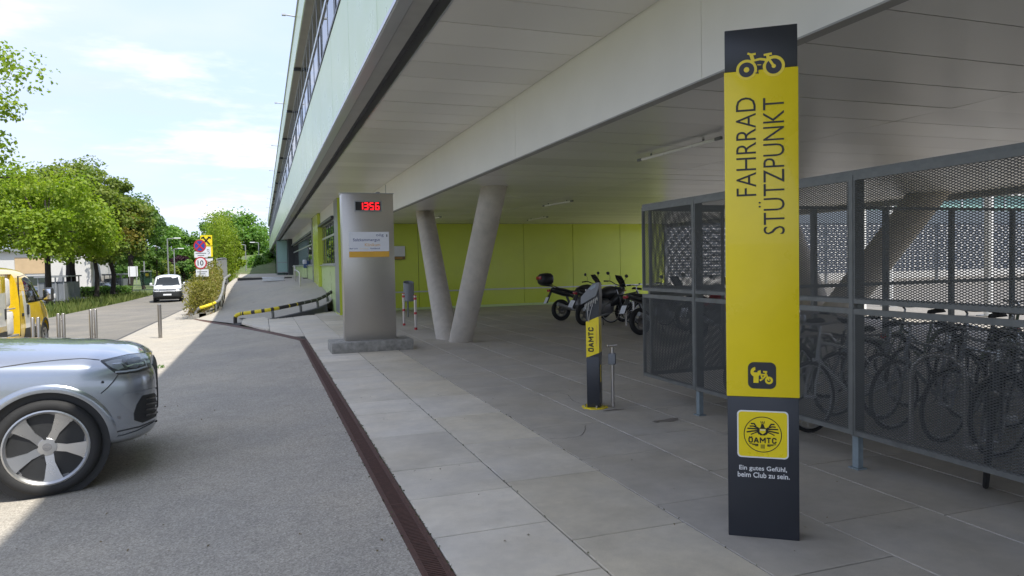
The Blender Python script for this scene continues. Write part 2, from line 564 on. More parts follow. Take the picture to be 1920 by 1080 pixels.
# forecourt, between the road and the drainage channel
KC = atg(365, 598)
def fr(y):
    if y <= 17.0: return 0.775
    if y <= KC.y: return 0.775 + (KC.x - 0.775) * (y - 17.0) / (KC.y - 17.0)
    return KC.x - 0.35 * min(1.0, (y - KC.y) / 3.0) - 0.9 * sstep(34, 52, y)
fy = frange(-10, 17, 0.9) + frange(17, KC.y, 0.6)[1:] + frange(KC.y, 52, 1.2)[1:]
forecourt = ruled('forecourt', 'asphalt', [(-3.92, y) for y in fy], [(fr(y), y) for y in fy], 14, 0.0, gz)
ry = frange(-30, 70, 2.5) + [80, 95, 120, 160]
road = ruled('road', 'asphalt_road', [(-9.6, y) for y in ry], [(-3.92, y) for y in ry], 10, -0.002, gz)
ruled('gutter', 'kerb_dark', [(-3.97, y) for y in ry[8:]], [(-3.89, y) for y in ry[8:]], 1, 0.006, gz)
# the car park behind the verge
cy_ = frange(20, 90, 3.5)
ruled('car_park', 'asphalt_yard', [(-27.0, y) for y in cy_], [(-13.6, y) for y in cy_], 6, 0.004, gz)
# ---- drainage channel: rusty rails and slotted grates
dr = thing('drainage_channel', 'long rusty slotted drainage channel between asphalt and paving slabs', 'drain', (0.86, 10, 0))
def wp(name, mb, mat, root, smooth=False, ang=38):
    """part whose mesh is given in world coordinates"""
    o = mb.build(name, mat, root, smooth, ang=ang)
    o.location = -Vector(root.location)
    return o
mb = MB()
for x0, x1 in ((0.775, 0.797), (0.925, 0.947)):
    mb.box(x0, x1, -6, 17.0, -0.12, 0.001)
wp('rail', mb, MATS['rust'], dr)
mb = MB(); mb.box(0.797, 0.925, -6, 17, -0.12, -0.09)
wp('trough', mb, MATS['rust_dark'], dr)
gm = MB()
gm.box(-0.0635, -0.048, 0.003, 0.997, -0.03, -0.002).box(0.048, 0.0635, 0.003, 0.997, -0.03, -0.002)
for k in range(42):
    y = 0.004 + k * (0.992 - 0.012) / 41
    gm.box(-0.048, 0.048, y, y + 0.012, -0.028, -0.003)
gme = gm.mesh('grate', MATS['rust'])
for k in range(20):
    o = put('grate', gme, dr, (0.861 - 0.86 + 0.0, -3.0 + k - 10, random.uniform(-0.001, 0.001)))
dg = thing('drainage_channel', 'narrow drainage channel cutting diagonally across to the ramp entrance', 'drain', (0.8, 17.0, 0))
_K = atg(365, 598)
A_, B_ = Vector((0.86, 17.0, 0)), Vector((_K.x, _K.y, 0))
dl = (B_ - A_).length
mb = MB(); mg = MB()
dd = (B_ - A_).normalized(); nn = Vector((-dd.y, dd.x, 0))
for k in range(12):
    a = A_ + dd * (dl * k / 12); b = A_ + dd * (dl * (k + 1) / 12)
    def q(p, s, z): 
        w_ = p + nn * s
        return (w_.x, w_.y, gz(min(w_.x, 0.7), w_.y) * min(1, (w_.y - 17) / 2.0) + z)
    for s0, s1, tgt in ((-0.09, -0.06, mb), (0.06, 0.09, mb), (-0.06, 0.06, mg)):
        dz = 0.006 if tgt is mb else 0.003
        tgt.add([q(a, s0, dz), q(a, s1, dz), q(b, s1, dz), q(b, s0, dz), q(a, s0, -0.1), q(a, s1, -0.1), q(b, s1, -0.1), q(b, s0, -0.1)],
                ((0, 1, 2, 3), (4, 7, 6, 5), (0, 4, 5, 1), (1, 5, 6, 2), (2, 6, 7, 3), (3, 7, 4, 0)))
wp('rail', mb, MATS['rust'], dg)
wp('grate', mg, MATS['rust'], dg)
# ---- paving slabs
def clip(poly, a, b):
    """keep what lies left of the line a->b"""
    o = []
    def side(p): return (b[0] - a[0]) * (p[1] - a[1]) - (b[1] - a[1]) * (p[0] - a[0])
    for i in range(len(poly)):
        p, q_ = poly[i], poly[(i + 1) % len(poly)]
        sp, sq = side(p), side(q_)
        if sp >= 0: o.append(p)
        if sp * sq < 0:
            t = sp / (sp - sq)
            o.append((p[0] + (q_[0] - p[0]) * t, p[1] + (q_[1] - p[1]) * t))
    return o
def area(p):
    return abs(sum(p[i][0] * p[(i + 1) % len(p)][1] - p[(i + 1) % len(p)][0] * p[i][1] for i in range(len(p)))) / 2
pv = MB()
pv.add([(0.95, -8, -0.012), (17.2, -8, -0.012), (17.2, 26.6, -0.012), (4, 26.6, -0.012), (2.6, 28.0, -0.012), (-0.8, 26.5, -0.06), (0.95, 17.2, -0.012)], ((0, 1, 2, 3, 4, 5, 6),))
pavement = tag(pv.build('pavement', MATS['joint_sand']), kind='structure')
colx = [0.951, 1.735, 2.53, 3.33, 4.15]
while colx[-1] < 16.4: colx.append(colx[-1] + 0.805)
first = [2.0, 2.75, 3.5, 4.27, 5.03, 5.79, 6.98, 8.12, 8.90, 9.80, 10.92, 11.7, 12.9, 13.7, 14.9, 16.1, 17.3, 18.5, 19.7, 20.9, 22.1, 23.3, 24.5, 25.7]
slabs = []
for ci in range(-2, len(colx) - 1):
    if ci < 0: x0, x1 = 0.951 + 0.79 * ci, 0.951 + 0.79 * (ci + 1)
    else: x0, x1 = colx[ci], colx[ci + 1]
    if ci == 0: ys = first
    elif ci == 1: ys = [3.92 - 1.235 * 2 + 1.235 * k for k in range(22)]
    else:
        o_ = random.uniform(0, 1.235); ys = [-0.5 + o_ + 1.235 * k for k in range(23)]
    for y0, y1 in zip(ys[:-1], ys[1:]):
        if ci < 0 and y0 < 16.9: continue
        g_ = 0.006 if ci <= 1 else 0.0045
        p = [(x0 + g_, y0 + g_), (x1 - g_, y0 + g_), (x1 - g_, y1 - g_), (x0 + g_, y1 - g_)]
        if y1 > 17 and x0 < 2.6:
            p = clip(p, (KC.x + 0.10, KC.y), (0.957, 17.0)) if len(p) > 2 and ci < 0 else p
            p = clip(p, (2.45, at(598, 583, z=0.05).y + 0.2), (atg(440, 607).x, atg(440, 607).y)) if len(p) > 2 else p
        if y1 > 26.1 and x1 > 2.6: p = clip(p, (20, 26.1), (-20, 26.1)) if len(p) > 2 else p
        if len(p) > 2 and area(p) > 0.01: slabs.append((ci, (x0 + x1) / 2, (y0 + y1) / 2, p))
def slab_mesh(mb, p, z):
    c = Vector((sum(q[0] for q in p) / len(p), sum(q[1] for q in p) / len(p)))
    ch = 0.004
    inn = [tuple(Vector(q) + (c - Vector(q)).normalized() * ch * 1.4) for q in p]
    n = len(p)
    tx, ty = random.uniform(-1, 1) * 0.0012, random.uniform(-1, 1) * 0.0012
    vs = [(q[0], q[1], -0.05) for q in p] + [(q[0], q[1], z - ch) for q in p] + [(q[0], q[1], z + tx * (q[0] - c.x) + ty * (q[1] - c.y)) for q in inn]
    fs = [tuple(range(2 * n, 3 * n))]
    for k in range(2):
        fs += [(k * n + i, k * n + (i + 1) % n, (k + 1) * n + (i + 1) % n, (k + 1) * n + i) for i in range(n)]
    mb.add(vs, fs)
slabs.sort(key=lambda s: (s[1] - 1.5) ** 2 * (1.0 if s[1] < 5 else 1.6) + (s[2] - 2) ** 2 * 0.6)
rest = MB()
ns = 0
for ci, cx, cy, p in slabs:
    z = random.uniform(-0.0012, 0.0012)
    vis = cy > 1.0 and (cx < 9.5 or cy > 9)
    if vis and ns < 292:
        mb = MB(); slab_mesh(mb, p, z)
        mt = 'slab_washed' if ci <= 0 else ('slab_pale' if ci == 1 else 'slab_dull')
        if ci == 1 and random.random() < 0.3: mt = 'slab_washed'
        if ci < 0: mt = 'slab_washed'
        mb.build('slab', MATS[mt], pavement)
        ns += 1
    else:
        slab_mesh(rest, p, z)
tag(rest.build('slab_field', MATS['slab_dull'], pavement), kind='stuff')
# ---- ramp up to the landing
K_ = atg(365, 598); Bs = atg(440, 607)
Lr = [(K_.x, K_.y, K_.z), (-1.95, 30.4, -0.12), (-1.62, 31.4, 0.0), (-1.6, 33, 0.12), (-1.62, 35, 0.27), (-1.7, 38, 0.55), (-1.75, 41, 0.78), (-1.7, 46, 0.92), (-1.7, 52, 0.98), (-2.2, 80, 1.0)]
_q = [at(504, 600, z=-0.04), at(558, 592, z=0.0), at(598, 583, z=0.05)]
Rr = [(Bs.x, Bs.y, Bs.z)] + [(p.x, p.y, zz0) for p, zz0 in zip(_q, (-0.01, 0.10, 0.19))] + [(2.48, 27.6, 0.42), (2.48, 31, 0.70), (2.48, 35.5, 0.94), (2.48, 43, 1.0), (2.48, 50, 1.0), (2.48, 80, 1.0)]
def dens(P): return [tuple(p) for p in smoothpts(P, 5)]
ramp_ = ruled('ramp', 'asphalt_ramp', dens(Lr), dens(Rr), 10, 0.005)
mb = MB()
dR = dens(Rr)[:18]
for a, b in zip(dR[:-1], dR[1:]):
    d = (Vector(b) - Vector(a)); d.z = 0; d.normalize(); n2 = Vector((d.y, -d.x, 0)) * 0.16
    vs = []
    for p in (a, b):
        p = Vector(p)
        vs += [p + Vector((0, 0, 0.012)), p + n2 + Vector((0, 0, 0.012)), p + n2 * 1.35 + Vector((0, 0, -max(0.0, p.z) - 0.06)), p + Vector((0, 0, -max(0.0, p.z) - 0.06))]
    mb.add(vs, ((0, 4, 5, 1), (1, 5, 6, 2), (2, 6, 7, 3), (0, 3, 7, 4)))
mb.build('ramp_kerb', MATS['kerb_dark'], ramp_)
# sunlit yard on the far side of the building
gridsheet('courtyard', 'asphalt_yard', [17.0, 25, 40, 70], [-15, 10, 30, 60], lambda x, y: -0.03)

# ================================================================== the hospital wing
SOF, CEI, XF, XB, XR = 4.02, 3.20, 1.22, 3.44, 16.5
hb = thing('hospital_building', 'long green hospital wing with overhanging upper floor above a paved undercroft', 'building', (9, 25, 0))
OFF = -Vector(hb.location)
def sub(name, me, parent, loc):
    return put(name, me, parent, Vector(loc) + (OFF if parent is hb else Vector((0, 0, 0))))
Y0, Y1 = -16.0, 112.0
mb = MB()
mb.box(2.3, 16.3, Y0, Y1, SOF + 0.14, 4.3).box(2.3, 16.3, Y0, Y1, 7.55, 7.68)      # floor slab and roof slab
mb.box(16.3, 16.5, Y0, Y1, 3.05, 7.68).box(1.3, 16.4, Y0 - 0.2, Y0, 3.3, 7.68).box(1.3, 16.4, Y1, Y1 + 0.2, 3.3, 7.68)
mb.box(3.62, 16.3, Y0, 26.5, 3.28, SOF + 0.13)
wp('wall', mb, MATS['interior_grey'], hb)
mb = MB(); mb.box(1.36, 2.3, Y0, Y1, 4.20, 4.3).box(2.9, 3.0, Y0, Y1, 4.31, 7.54)
wp('floor_slab', mb, MATS['interior_grey'], hb)
# roof: pale fascia, metal cap, grey eave underside
mb = MB(); mb.box(1.11, 17.2, Y0, Y1, 7.74, 8.52)
rf = wp('roof', mb, MATS['fascia_green'], hb)
mb = MB(); mb.box(1.075, 1.17, Y0, Y1, 8.522, 8.58).box(1.17, 17.2, Y0, Y1, 8.525, 8.55)
mb.build('roof_edge', MATS['aluminium_matt'], rf)
mb = MB(); mb.box(1.13, 1.34, Y0, Y1, 7.705, 7.736)
mb.build('eave_underside', MATS['strip_grey'], rf)
bk = MB().box(1.10, 1.33, -0.05, 0.05, 7.62, 7.70).mesh('eave_bracket', MATS['frame_dark'])
for k in range(14): sub('eave_bracket', bk, hb, (0, 4 + 6.2 * k, 0))
pin = MB().tube([(1.08, 0, 8.54), (0.81, 0, 8.565)], 0.02, 6).box(0.73, 0.83, -0.05, 0.05, 8.54, 8.58).mesh('roof_spigot', MATS['aluminium_matt'])
for k in range(9): sub('roof_spigot', pin, hb, (0, 9.5 + 11 * k, 0))
# spandrel panels
PW = 2.45
pm = MB().box(0, 0.05, 0.008, PW - 0.008, 4.10, 5.60).mesh('spandrel_panel', MATS['fascia_green'])
for k in range(26): sub('spandrel_panel', pm, hb, (XF, 0.2 + PW * k, 0))
mb = MB()
for k in list(range(26, 46)) + list(range(-7, 0)): mb.box(XF, XF + 0.05, 0.2 + PW * k + 0.004, 0.2 + PW * (k + 1) - 0.004, 4.10, 5.60)
tag(wp('spandrel_panels_beyond', mb, MATS['fascia_green'], hb), kind='stuff')
mb = MB(); mb.box(XF + 0.05, XF + 0.14, Y0, Y1, 4.06, 5.62)
wp('spandrel_backing', mb, MATS['frame_dark'], hb)
mb = MB(); mb.box(XF - 0.012, XF + 0.14, Y0, Y1, 5.625, 5.68)
wp('window_ledge', mb, MATS['frame_dark'], hb)
mb = MB(); mb.box(XF - 0.02, XF + 0.10, Y0, Y1, SOF - 0.015, 4.09).box(XF - 0.035, XF - 0.02, Y0, Y1, SOF - 0.005, 4.05)
wp('drip_edge', mb, MATS['aluminium'], hb)
mb = MB(); mb.box(XF + 0.10, 1.50, Y0, Y1, SOF, SOF + 0.10)
wp('edge_strip', mb, MATS['strip_grey'], hb)
mb = MB(); mb.box(1.50, 1.645, Y0, Y1, SOF + 0.13, SOF + 0.16).box(1.50, 1.52, Y0, Y1, SOF + 0.02, SOF + 0.13)
wp('shadow_gap', mb, MATS['groove_dark'], hb)
mb = MB(); mb.box(1.645, 1.665, Y0, Y1, SOF - 0.012, SOF + 0.13)
wp('gap_trim', mb, MATS['aluminium'], hb)
# upper windows
wy0 = 3.0
mb = MB()
mb.box(1.31, 1.36, Y0, Y1, 5.68, 5.74).box(1.31, 1.36, Y0, Y1, 7.62, 7.70).box(1.30, 1.36, Y0, Y1, 6.70, 6.78)
wp('window_rail', mb, MATS['aluminium'], hb)
mul = MB().box(1.318, 1.36, -0.028, 0.028, 5.74, 6.70).box(1.318, 1.36, -0.028, 0.028, 6.78, 7.62).mesh('mullion', MATS['frame_grey'])
muld = MB().box(1.314, 1.36, -0.06, 0.06, 5.74, 6.70).mesh('sash_frame', MATS['frame_dark'])
pl1 = MB().box(1.325, 1.335, 0.03, 1.195, 5.74, 6.70).mesh('pane', MATS['window_glass'])
pl2 = MB().box(1.325, 1.335, 0.03, 1.195, 6.78, 7.62).mesh('pane', MATS['window_glass'])
for k in range(40):
    y = wy0 + 1.225 * k
    sub('mullion', mul, hb, (0, y, 0))
    if k % 3 == 1: sub('sash_frame', muld, hb, (0, y + 0.30, 0)); sub('sash_frame', muld, hb, (0, y + 0.95, 0))
    sub('pane', pl1, hb, (0, y, 0)); sub('pane', pl2, hb, (0, y, 0))
mb = MB(); mg = MB()
k = 40
while wy0 + 1.225 * (k + 1) < Y1 - 1:
    y = wy0 + 1.225 * k
    mb.box(1.285, 1.36, y - 0.03, y + 0.03, 5.74, 6.70).box(1.285, 1.36, y - 0.03, y + 0.03, 6.78, 7.62)
    mg.box(1.325, 1.335, y + 0.03, y + 1.195, 5.74, 6.70).box(1.325, 1.335, y + 0.03, y + 1.195, 6.78, 7.62)
    k += 1
tag(wp('mullions_beyond', mb, MATS['frame_grey'], hb), kind='stuff')
tag(wp('panes_beyond', mg, MATS['window_glass'], hb), kind='stuff')
mb = MB(); mb.box(1.6, 1.62, Y0, Y1, 4.32, 5.72)
wp('parapet_lining', mb, MATS['interior_grey'], hb)
# soffit planks
def tilt(o, y, z):
    """hang each plank a hair out of level about its own far edge"""
    a = random.gauss(0, R(0.22))
    o.rotation_euler = (a, 0, 0)
    # keep the plank's middle where it was
    mid = Vector((0, PL / 2, z))
    o.location += mid - (Matrix.Rotation(a, 3, 'X') @ mid)
PL = 0.69
sp = MB().box(1.67, XB - 0.012, 0.006, PL - 0.006, SOF, SOF + 0.03).mesh('soffit_plank', MATS['soffit_panel'])
spb = MB(); spb.box(1.67, XB - 0.01, Y0, Y1, SOF + 0.045, SOF + 0.07)
wp('soffit_backing', spb, MATS['groove_dark'], hb)
for k in range(72):
    o = sub('soffit_plank', sp, hb, (0, -0.2 + PL * k, random.uniform(-0.0015, 0.0015) - 0.0)); tilt(o, -0.2 + PL * k, SOF)
mb = MB(); mb.box(1.67, XB - 0.012, -0.2 + PL * 72 + 0.004, Y1, SOF, SOF + 0.03)
wp('soffit_beyond', mb, MATS['soffit_panel'], hb)
wp('soffit_behind', MB().box(1.67, XB - 0.012, Y0, -0.204, SOF, SOF + 0.03), MATS['soffit_panel'], hb)
# step down to the lower ceiling
bp = MB().box(XB, XB + 0.06, 0.003, 4.497, CEI - 0.03, SOF + 0.04).mesh('beam_panel', MATS['beam_white'])
for k in range(6): sub('beam_panel', bp, hb, (0, 0.5 + 4.5 * k, 0))
sub('beam_panel', MB().box(XB, XB + 0.06, Y0, 0.497, CEI - 0.03, SOF + 0.04).mesh('beam_panel', MATS['beam_white']), hb, (0, 0, 0))
mb = MB(); mb.box(XB - 0.002, XB + 0.10, Y0, 26.2, CEI - 0.045, CEI - 0.031)
wp('beam_trim', mb, MATS['strip_grey'], hb)
cx_ = [XB + 0.065, 6.75, 10.0, 13.25, 16.32]
cme = [MB().box(a + 0.005, b - 0.005, 0.008, PL - 0.008, CEI, CEI + 0.03).mesh('ceiling_plank', MATS['soffit_inner']) for a, b in zip(cx_[:-1], cx_[1:])]
for k in range(38):
    for j in range(4):
        o = sub('ceiling_plank', cme[j], hb, (0, -0.08 + PL * k, 0)); tilt(o, -0.08 + PL * k, CEI)
mb = MB(); mb.box(XB + 0.07, 16.3, Y0, -0.09, CEI, CEI + 0.03)
wp('ceiling_behind', mb, MATS['soffit_inner'], hb)
mb = MB(); mb.box(XB + 0.07, 16.3, -0.09, 26.4, CEI + 0.05, CEI + 0.07)
wp('ceiling_backing', mb, MATS['groove_dark'], hb)
# lime back wall
BW = 26.15
wj = [3.43, 5.53, 7.63, 9.73, 11.84, 13.97, 16.1]
for a, b in zip(wj[:-1], wj[1:]):
    sub('wall_panel', MB().box(a + 0.008, b - 0.008, BW, BW + 0.04, 0.09, 0.66).box(a + 0.008, b - 0.008, BW, BW + 0.04, 0.668, CEI + 0.005).mesh('wall_panel', MATS['lime_wall']), hb, (0, 0, 0))
mb = MB(); mb.box(2.6, 16.05, BW + 0.045, 60, 0.0, 4.1)
wp('core_wall', mb, MATS['frame_dark'], hb)
mb = MB(); mb.box(3.44, 16.1, BW - 0.03, BW - 0.001, 0.655, 0.70)
wp('bump_rail', mb, MATS['aluminium_matt'], hb)
mb = MB(); mb.box(3.44, 16.1, BW - 0.012, BW + 0.03, 0.0, 0.088)
wp('skirting', mb, MATS['lime_pale'], hb)
mb = MB(); mb.box(16.06, 16.2, BW - 0.05, 60, 0.0, CEI + 0.1)
wp('corner_post', mb, MATS['frame_grey'], hb)
# window wall beside the ramp, X = 2.5
XW = 2.5
mb = MB(); mb.box(XW, 3.43, 24.9, BW + 0.04, 0.0, SOF)
wp('return_wall', mb, MATS['lime_wall'], hb)
def winwall(ya, yb, npan, nmul):
    st = (yb - ya) / npan
    for k in range(npan):
        a, b = ya + st * k, ya + st * (k + 1)
        sub('wall_panel', MB().box(XW, XW + 0.06, a + 0.004, b - 0.004, 0.0, 1.70).mesh('wall_panel', MATS['lime_pale']), hb, (0, 0, 0))
    mb = MB(); mb.box(XW - 0.07, XW + 0.12, ya, yb, 1.705, 1.75)
    wp('window_sill', mb, MATS['aluminium'], hb)
    mb = MB(); mb.box(XW + 0.03, XW + 0.12, ya, yb, 1.752, 1.80).box(XW + 0.055, XW + 0.12, ya, yb, 2.82, 2.90).box(XW + 0.055, XW + 0.12, ya, yb, 3.36, 3.43)
    wp('window_rail', mb, MATS['aluminium'], hb)
    mb = MB(); mb.box(XW - 0.10, XW + 0.02, ya, yb, 3.40, 3.50)
    wp('blind_box', mb, MATS['frame_dark'], hb)
    s2 = (yb - ya) / nmul
    mm = MB().box(XW + 0.06, XW + 0.12, -0.035, 0.035, 1.80, 2.82).box(XW + 0.06, XW + 0.12, -0.035, 0.035, 2.90, 3.36).mesh('mullion', MATS['frame_dark'])
    p1 = MB().box(XW + 0.07, XW + 0.08, 0.037, s2 - 0.037, 1.80, 2.82).mesh('pane', MATS['window_glass'])
    p2 = MB().box(XW + 0.07, XW + 0.08, 0.037, s2 - 0.037, 2.90, 3.36).mesh('pane', MATS['window_glass'])
    for k in range(nmul):
        sub('mullion', mm, hb, (0, ya + s2 * k, 0)); sub('pane', p1, hb, (0, ya + s2 * k, 0)); sub('pane', p2, hb, (0, ya + s2 * k, 0))
    mb = MB(); mb.box(XW + 0.0, XW + 0.12, ya, yb, 3.505, SOF - 0.002)
    wp('head_panel', mb, MATS['soffit_panel'], hb)
winwall(24.9 + 1.32, 32.3, 3, 6)
mb = MB(); mb.box(XW - 0.002, XW + 0.1, 24.902, 26.2, 0.05, SOF - 0.01)
wp('corner_panel', mb, MATS['frame_grey'], hb)
mb = MB(); mb.box(XW - 0.12, XW + 0.1, 32.32, 35.5, 0.4, SOF - 0.01)
wp('pilaster', mb, MATS['lime_wall'], hb)
mb = MB(); mb.box(XW - 0.16, XW + 0.1, 35.5, 35.75, 0.4, SOF - 0.012)
wp('downpipe_cover', mb, MATS['frame_grey'], hb)
winwall(35.8, 62.0, 7, 22)
mb = MB(); mb.box(XW - 0.35, XW + 0.1, 62.05, 66, 0.4, SOF - 0.01)
wp('door_recess', mb, MATS['frame_dark'], hb)
mb = MB(); mb.box(1.30, 2.12, 64.0, 64.03, 1.25, 3.95)
gs = wp('glass_screen', mb, MATS['teal_glaze'], hb)
mb = MB(); mb.box(1.24, 1.30, 63.97, 64.06, 1.2, 3.98).box(1.24, 2.14, 63.97, 64.06, 1.18, 1.25).box(1.30, 2.12, 63.98, 64.05, 2.05, 2.10)
mb.build('frame', MATS['frame_grey'], gs)
mb = MB(); mb.box(1.3, 2.1, 64.6, 75, 1.0, 3.98)
wp('vestibule_core', mb, MATS['teal_glass'], hb)
mb = MB(); mb.box(2.0, 2.15, 64.1, 74.0, 1.0, 4.0)
wp('vestibule_wall', mb, MATS['frame_dark'], hb)
# leaning round concrete columns, two to a V
def leaning(a, b, r):
    a, b = Vector(a), Vector(b)
    d = b - a
    n = 40
    vs, fs = [], []
    for p in (a, b):
        for k in range(n):
            an = 2 * math.pi * k / n
            # horizontal cuts through a round leaning shaft
            t = d.normalized()
            u = t.orthogonal().normalized(); v = t.cross(u)
            o_ = u * math.cos(an) * r + v * math.sin(an) * r
            o_ = o_ - t * (o_.z / t.z)
            vs.append(p + o_)
    for k in range(n):
        fs.append((k, (k + 1) % n, n + (k + 1) % n, n + k))
    fs.append(tuple(range(n))); fs.append(tuple(range(n, 2 * n)))
    return MB().add(vs, fs)
tR = at(927, 350, z=CEI); tL = at(796, 397, z=CEI)
bR = at(866, 641, z=0); bL = at(837, 634, z=0)
bR.y += 0.12
wp('column', leaning((bR.x, bR.y, -0.02), (tR.x, tR.y, CEI + 0.02), 0.255), MATS['concrete'], hb, True)
wp('column', leaning((bL.x + 0.02, bL.y, -0.02), (tL.x, tL.y, CEI + 0.02), 0.255), MATS['concrete'], hb, True)
t2 = at(1742, 362, z=CEI); b2 = at(1557, 600, z=0)
wp('column', leaning((b2.x, b2.y, -0.02), (t2.x, t2.y, CEI + 0.02), 0.40), MATS['concrete'], hb, True)
wp('column', leaning((b2.x + 0.1, b2.y + 0.5, -0.02), (t2.x + 0.2, b2.y + 3.6, CEI + 0.02), 0.40), MATS['concrete'], hb, True)
# ================================================================== street furniture in the undercroft
M('sign_yellow', (0.90, 0.70, 0.012), 0.30, 0.0, 0.05, 3.0, spec=0.5, coat=0.2)
M('sign_black', (0.028, 0.031, 0.038), 0.35, 0.0, 0.06, 3.0)
M('ink_black', (0.012, 0.012, 0.012), 0.4)
M('paint_white', (0.80, 0.80, 0.78), 0.4, var=0.04)
M('paint_red', (0.45, 0.03, 0.035), 0.45, var=0.12, scale=20)
M('steel_brushed', (0.50, 0.47, 0.42), 0.33, 0.85, 0.05, 14, stretch=(1, 1, 14), rvar=0.05)
M('stainless', (0.55, 0.52, 0.48), 0.34, 0.9, 0.03, 4, rvar=0.03)
M('galvanised', (0.165, 0.17, 0.16), 0.5, 0.45, 0.22, 10)
M('galv_light', (0.25, 0.30, 0.32), 0.5, 0.4, 0.2, 12)
M('mesh_metal', (0.12, 0.125, 0.122), 0.55, 0.4, 0.15, 20)
M('plate_white', (0.74, 0.75, 0.77), 0.35, var=0.03)
M('plate_orange', (0.72, 0.40, 0.05), 0.4, var=0.06)
M('ink_blue', (0.09, 0.11, 0.24), 0.5)
M('ink_orange', (0.72, 0.42, 0.12), 0.5)
M('ink_pale', (0.80, 0.62, 0.35), 0.5)
M('brown_plate', (0.20, 0.13, 0.06), 0.5)
M('plastic_grey', (0.20, 0.21, 0.22), 0.5)
M('visor_grey', (0.17, 0.175, 0.185), 0.3, 0.3)
M('black_plastic', (0.015, 0.015, 0.016), 0.45)
M('rubber', (0.022, 0.022, 0.022), 0.8, var=0.25, scale=30, bump=0.0008)
M('yellow_worn', (0.72, 0.58, 0.03), 0.5, var=0.2, scale=14)
M('band_black', (0.035, 0.03, 0.028), 0.55, var=0.3, scale=14)
M('pipe_grey', (0.30, 0.30, 0.29), 0.5, 0.4, 0.2, 10)
emis('led_red', (1.0, 0.015, 0.025), 0.45)
def club_letters(w_, h_, FM, parent):
    """heavy block capitals drawn stroke by stroke, one mesh per letter"""
    cw = w_ / 5.35; lw = cw * 0.86; hh = h_ * 0.86; th = cw * 0.24
    y0, y1 = -h_ / 2, -h_ / 2 + hh
    a0, a1 = y0 + th / 2, y1 - th / 2
    def letter(lines, k, wide=0.0):
        mb = MB(); x0 = -w_ / 2 + cw * (k[0]) + th / 2; x1 = x0 + lw * k[1] - th
        for ln in lines:
            stroke(mb, [(x0 + (x1 - x0) * p[0], a0 + (a1 - a0) * p[1]) for p in ln], th, 0, 0.001, FM)
        mb.build('lettering', MATS['ink_black'], parent)
    letter([[(0, .2), (0, .8), (.2, 1), (.8, 1), (1, .8), (1, .2), (.8, 0), (.2, 0), (0, .2)], [(.2, 1.16), (.2, 1.2)], [(.8, 1.16), (.8, 1.2)]], (0.0, 1.0))
    letter([[(-.06, -.04), (.46, 1)], [(.54, 1), (1.06, -.04)], [(.2, .28), (.8, .28)]], (1.02, 1.05))
    letter([[(0, -.06), (0, 1.06)], [(0, 1), (.5, .35)], [(.5, .35), (1, 1)], [(1, 1.06), (1, -.06)]], (2.12, 1.3))
    letter([[(-.1, 1), (1.1, 1)], [(.5, 1), (.5, -.06)]], (3.38, 0.95))
    letter([[(1, .72), (1, .8), (.8, 1), (.2, 1), (0, .8), (0, .2), (.2, 0), (.8, 0), (1, .2), (1, .28)]], (4.38, 1.0))
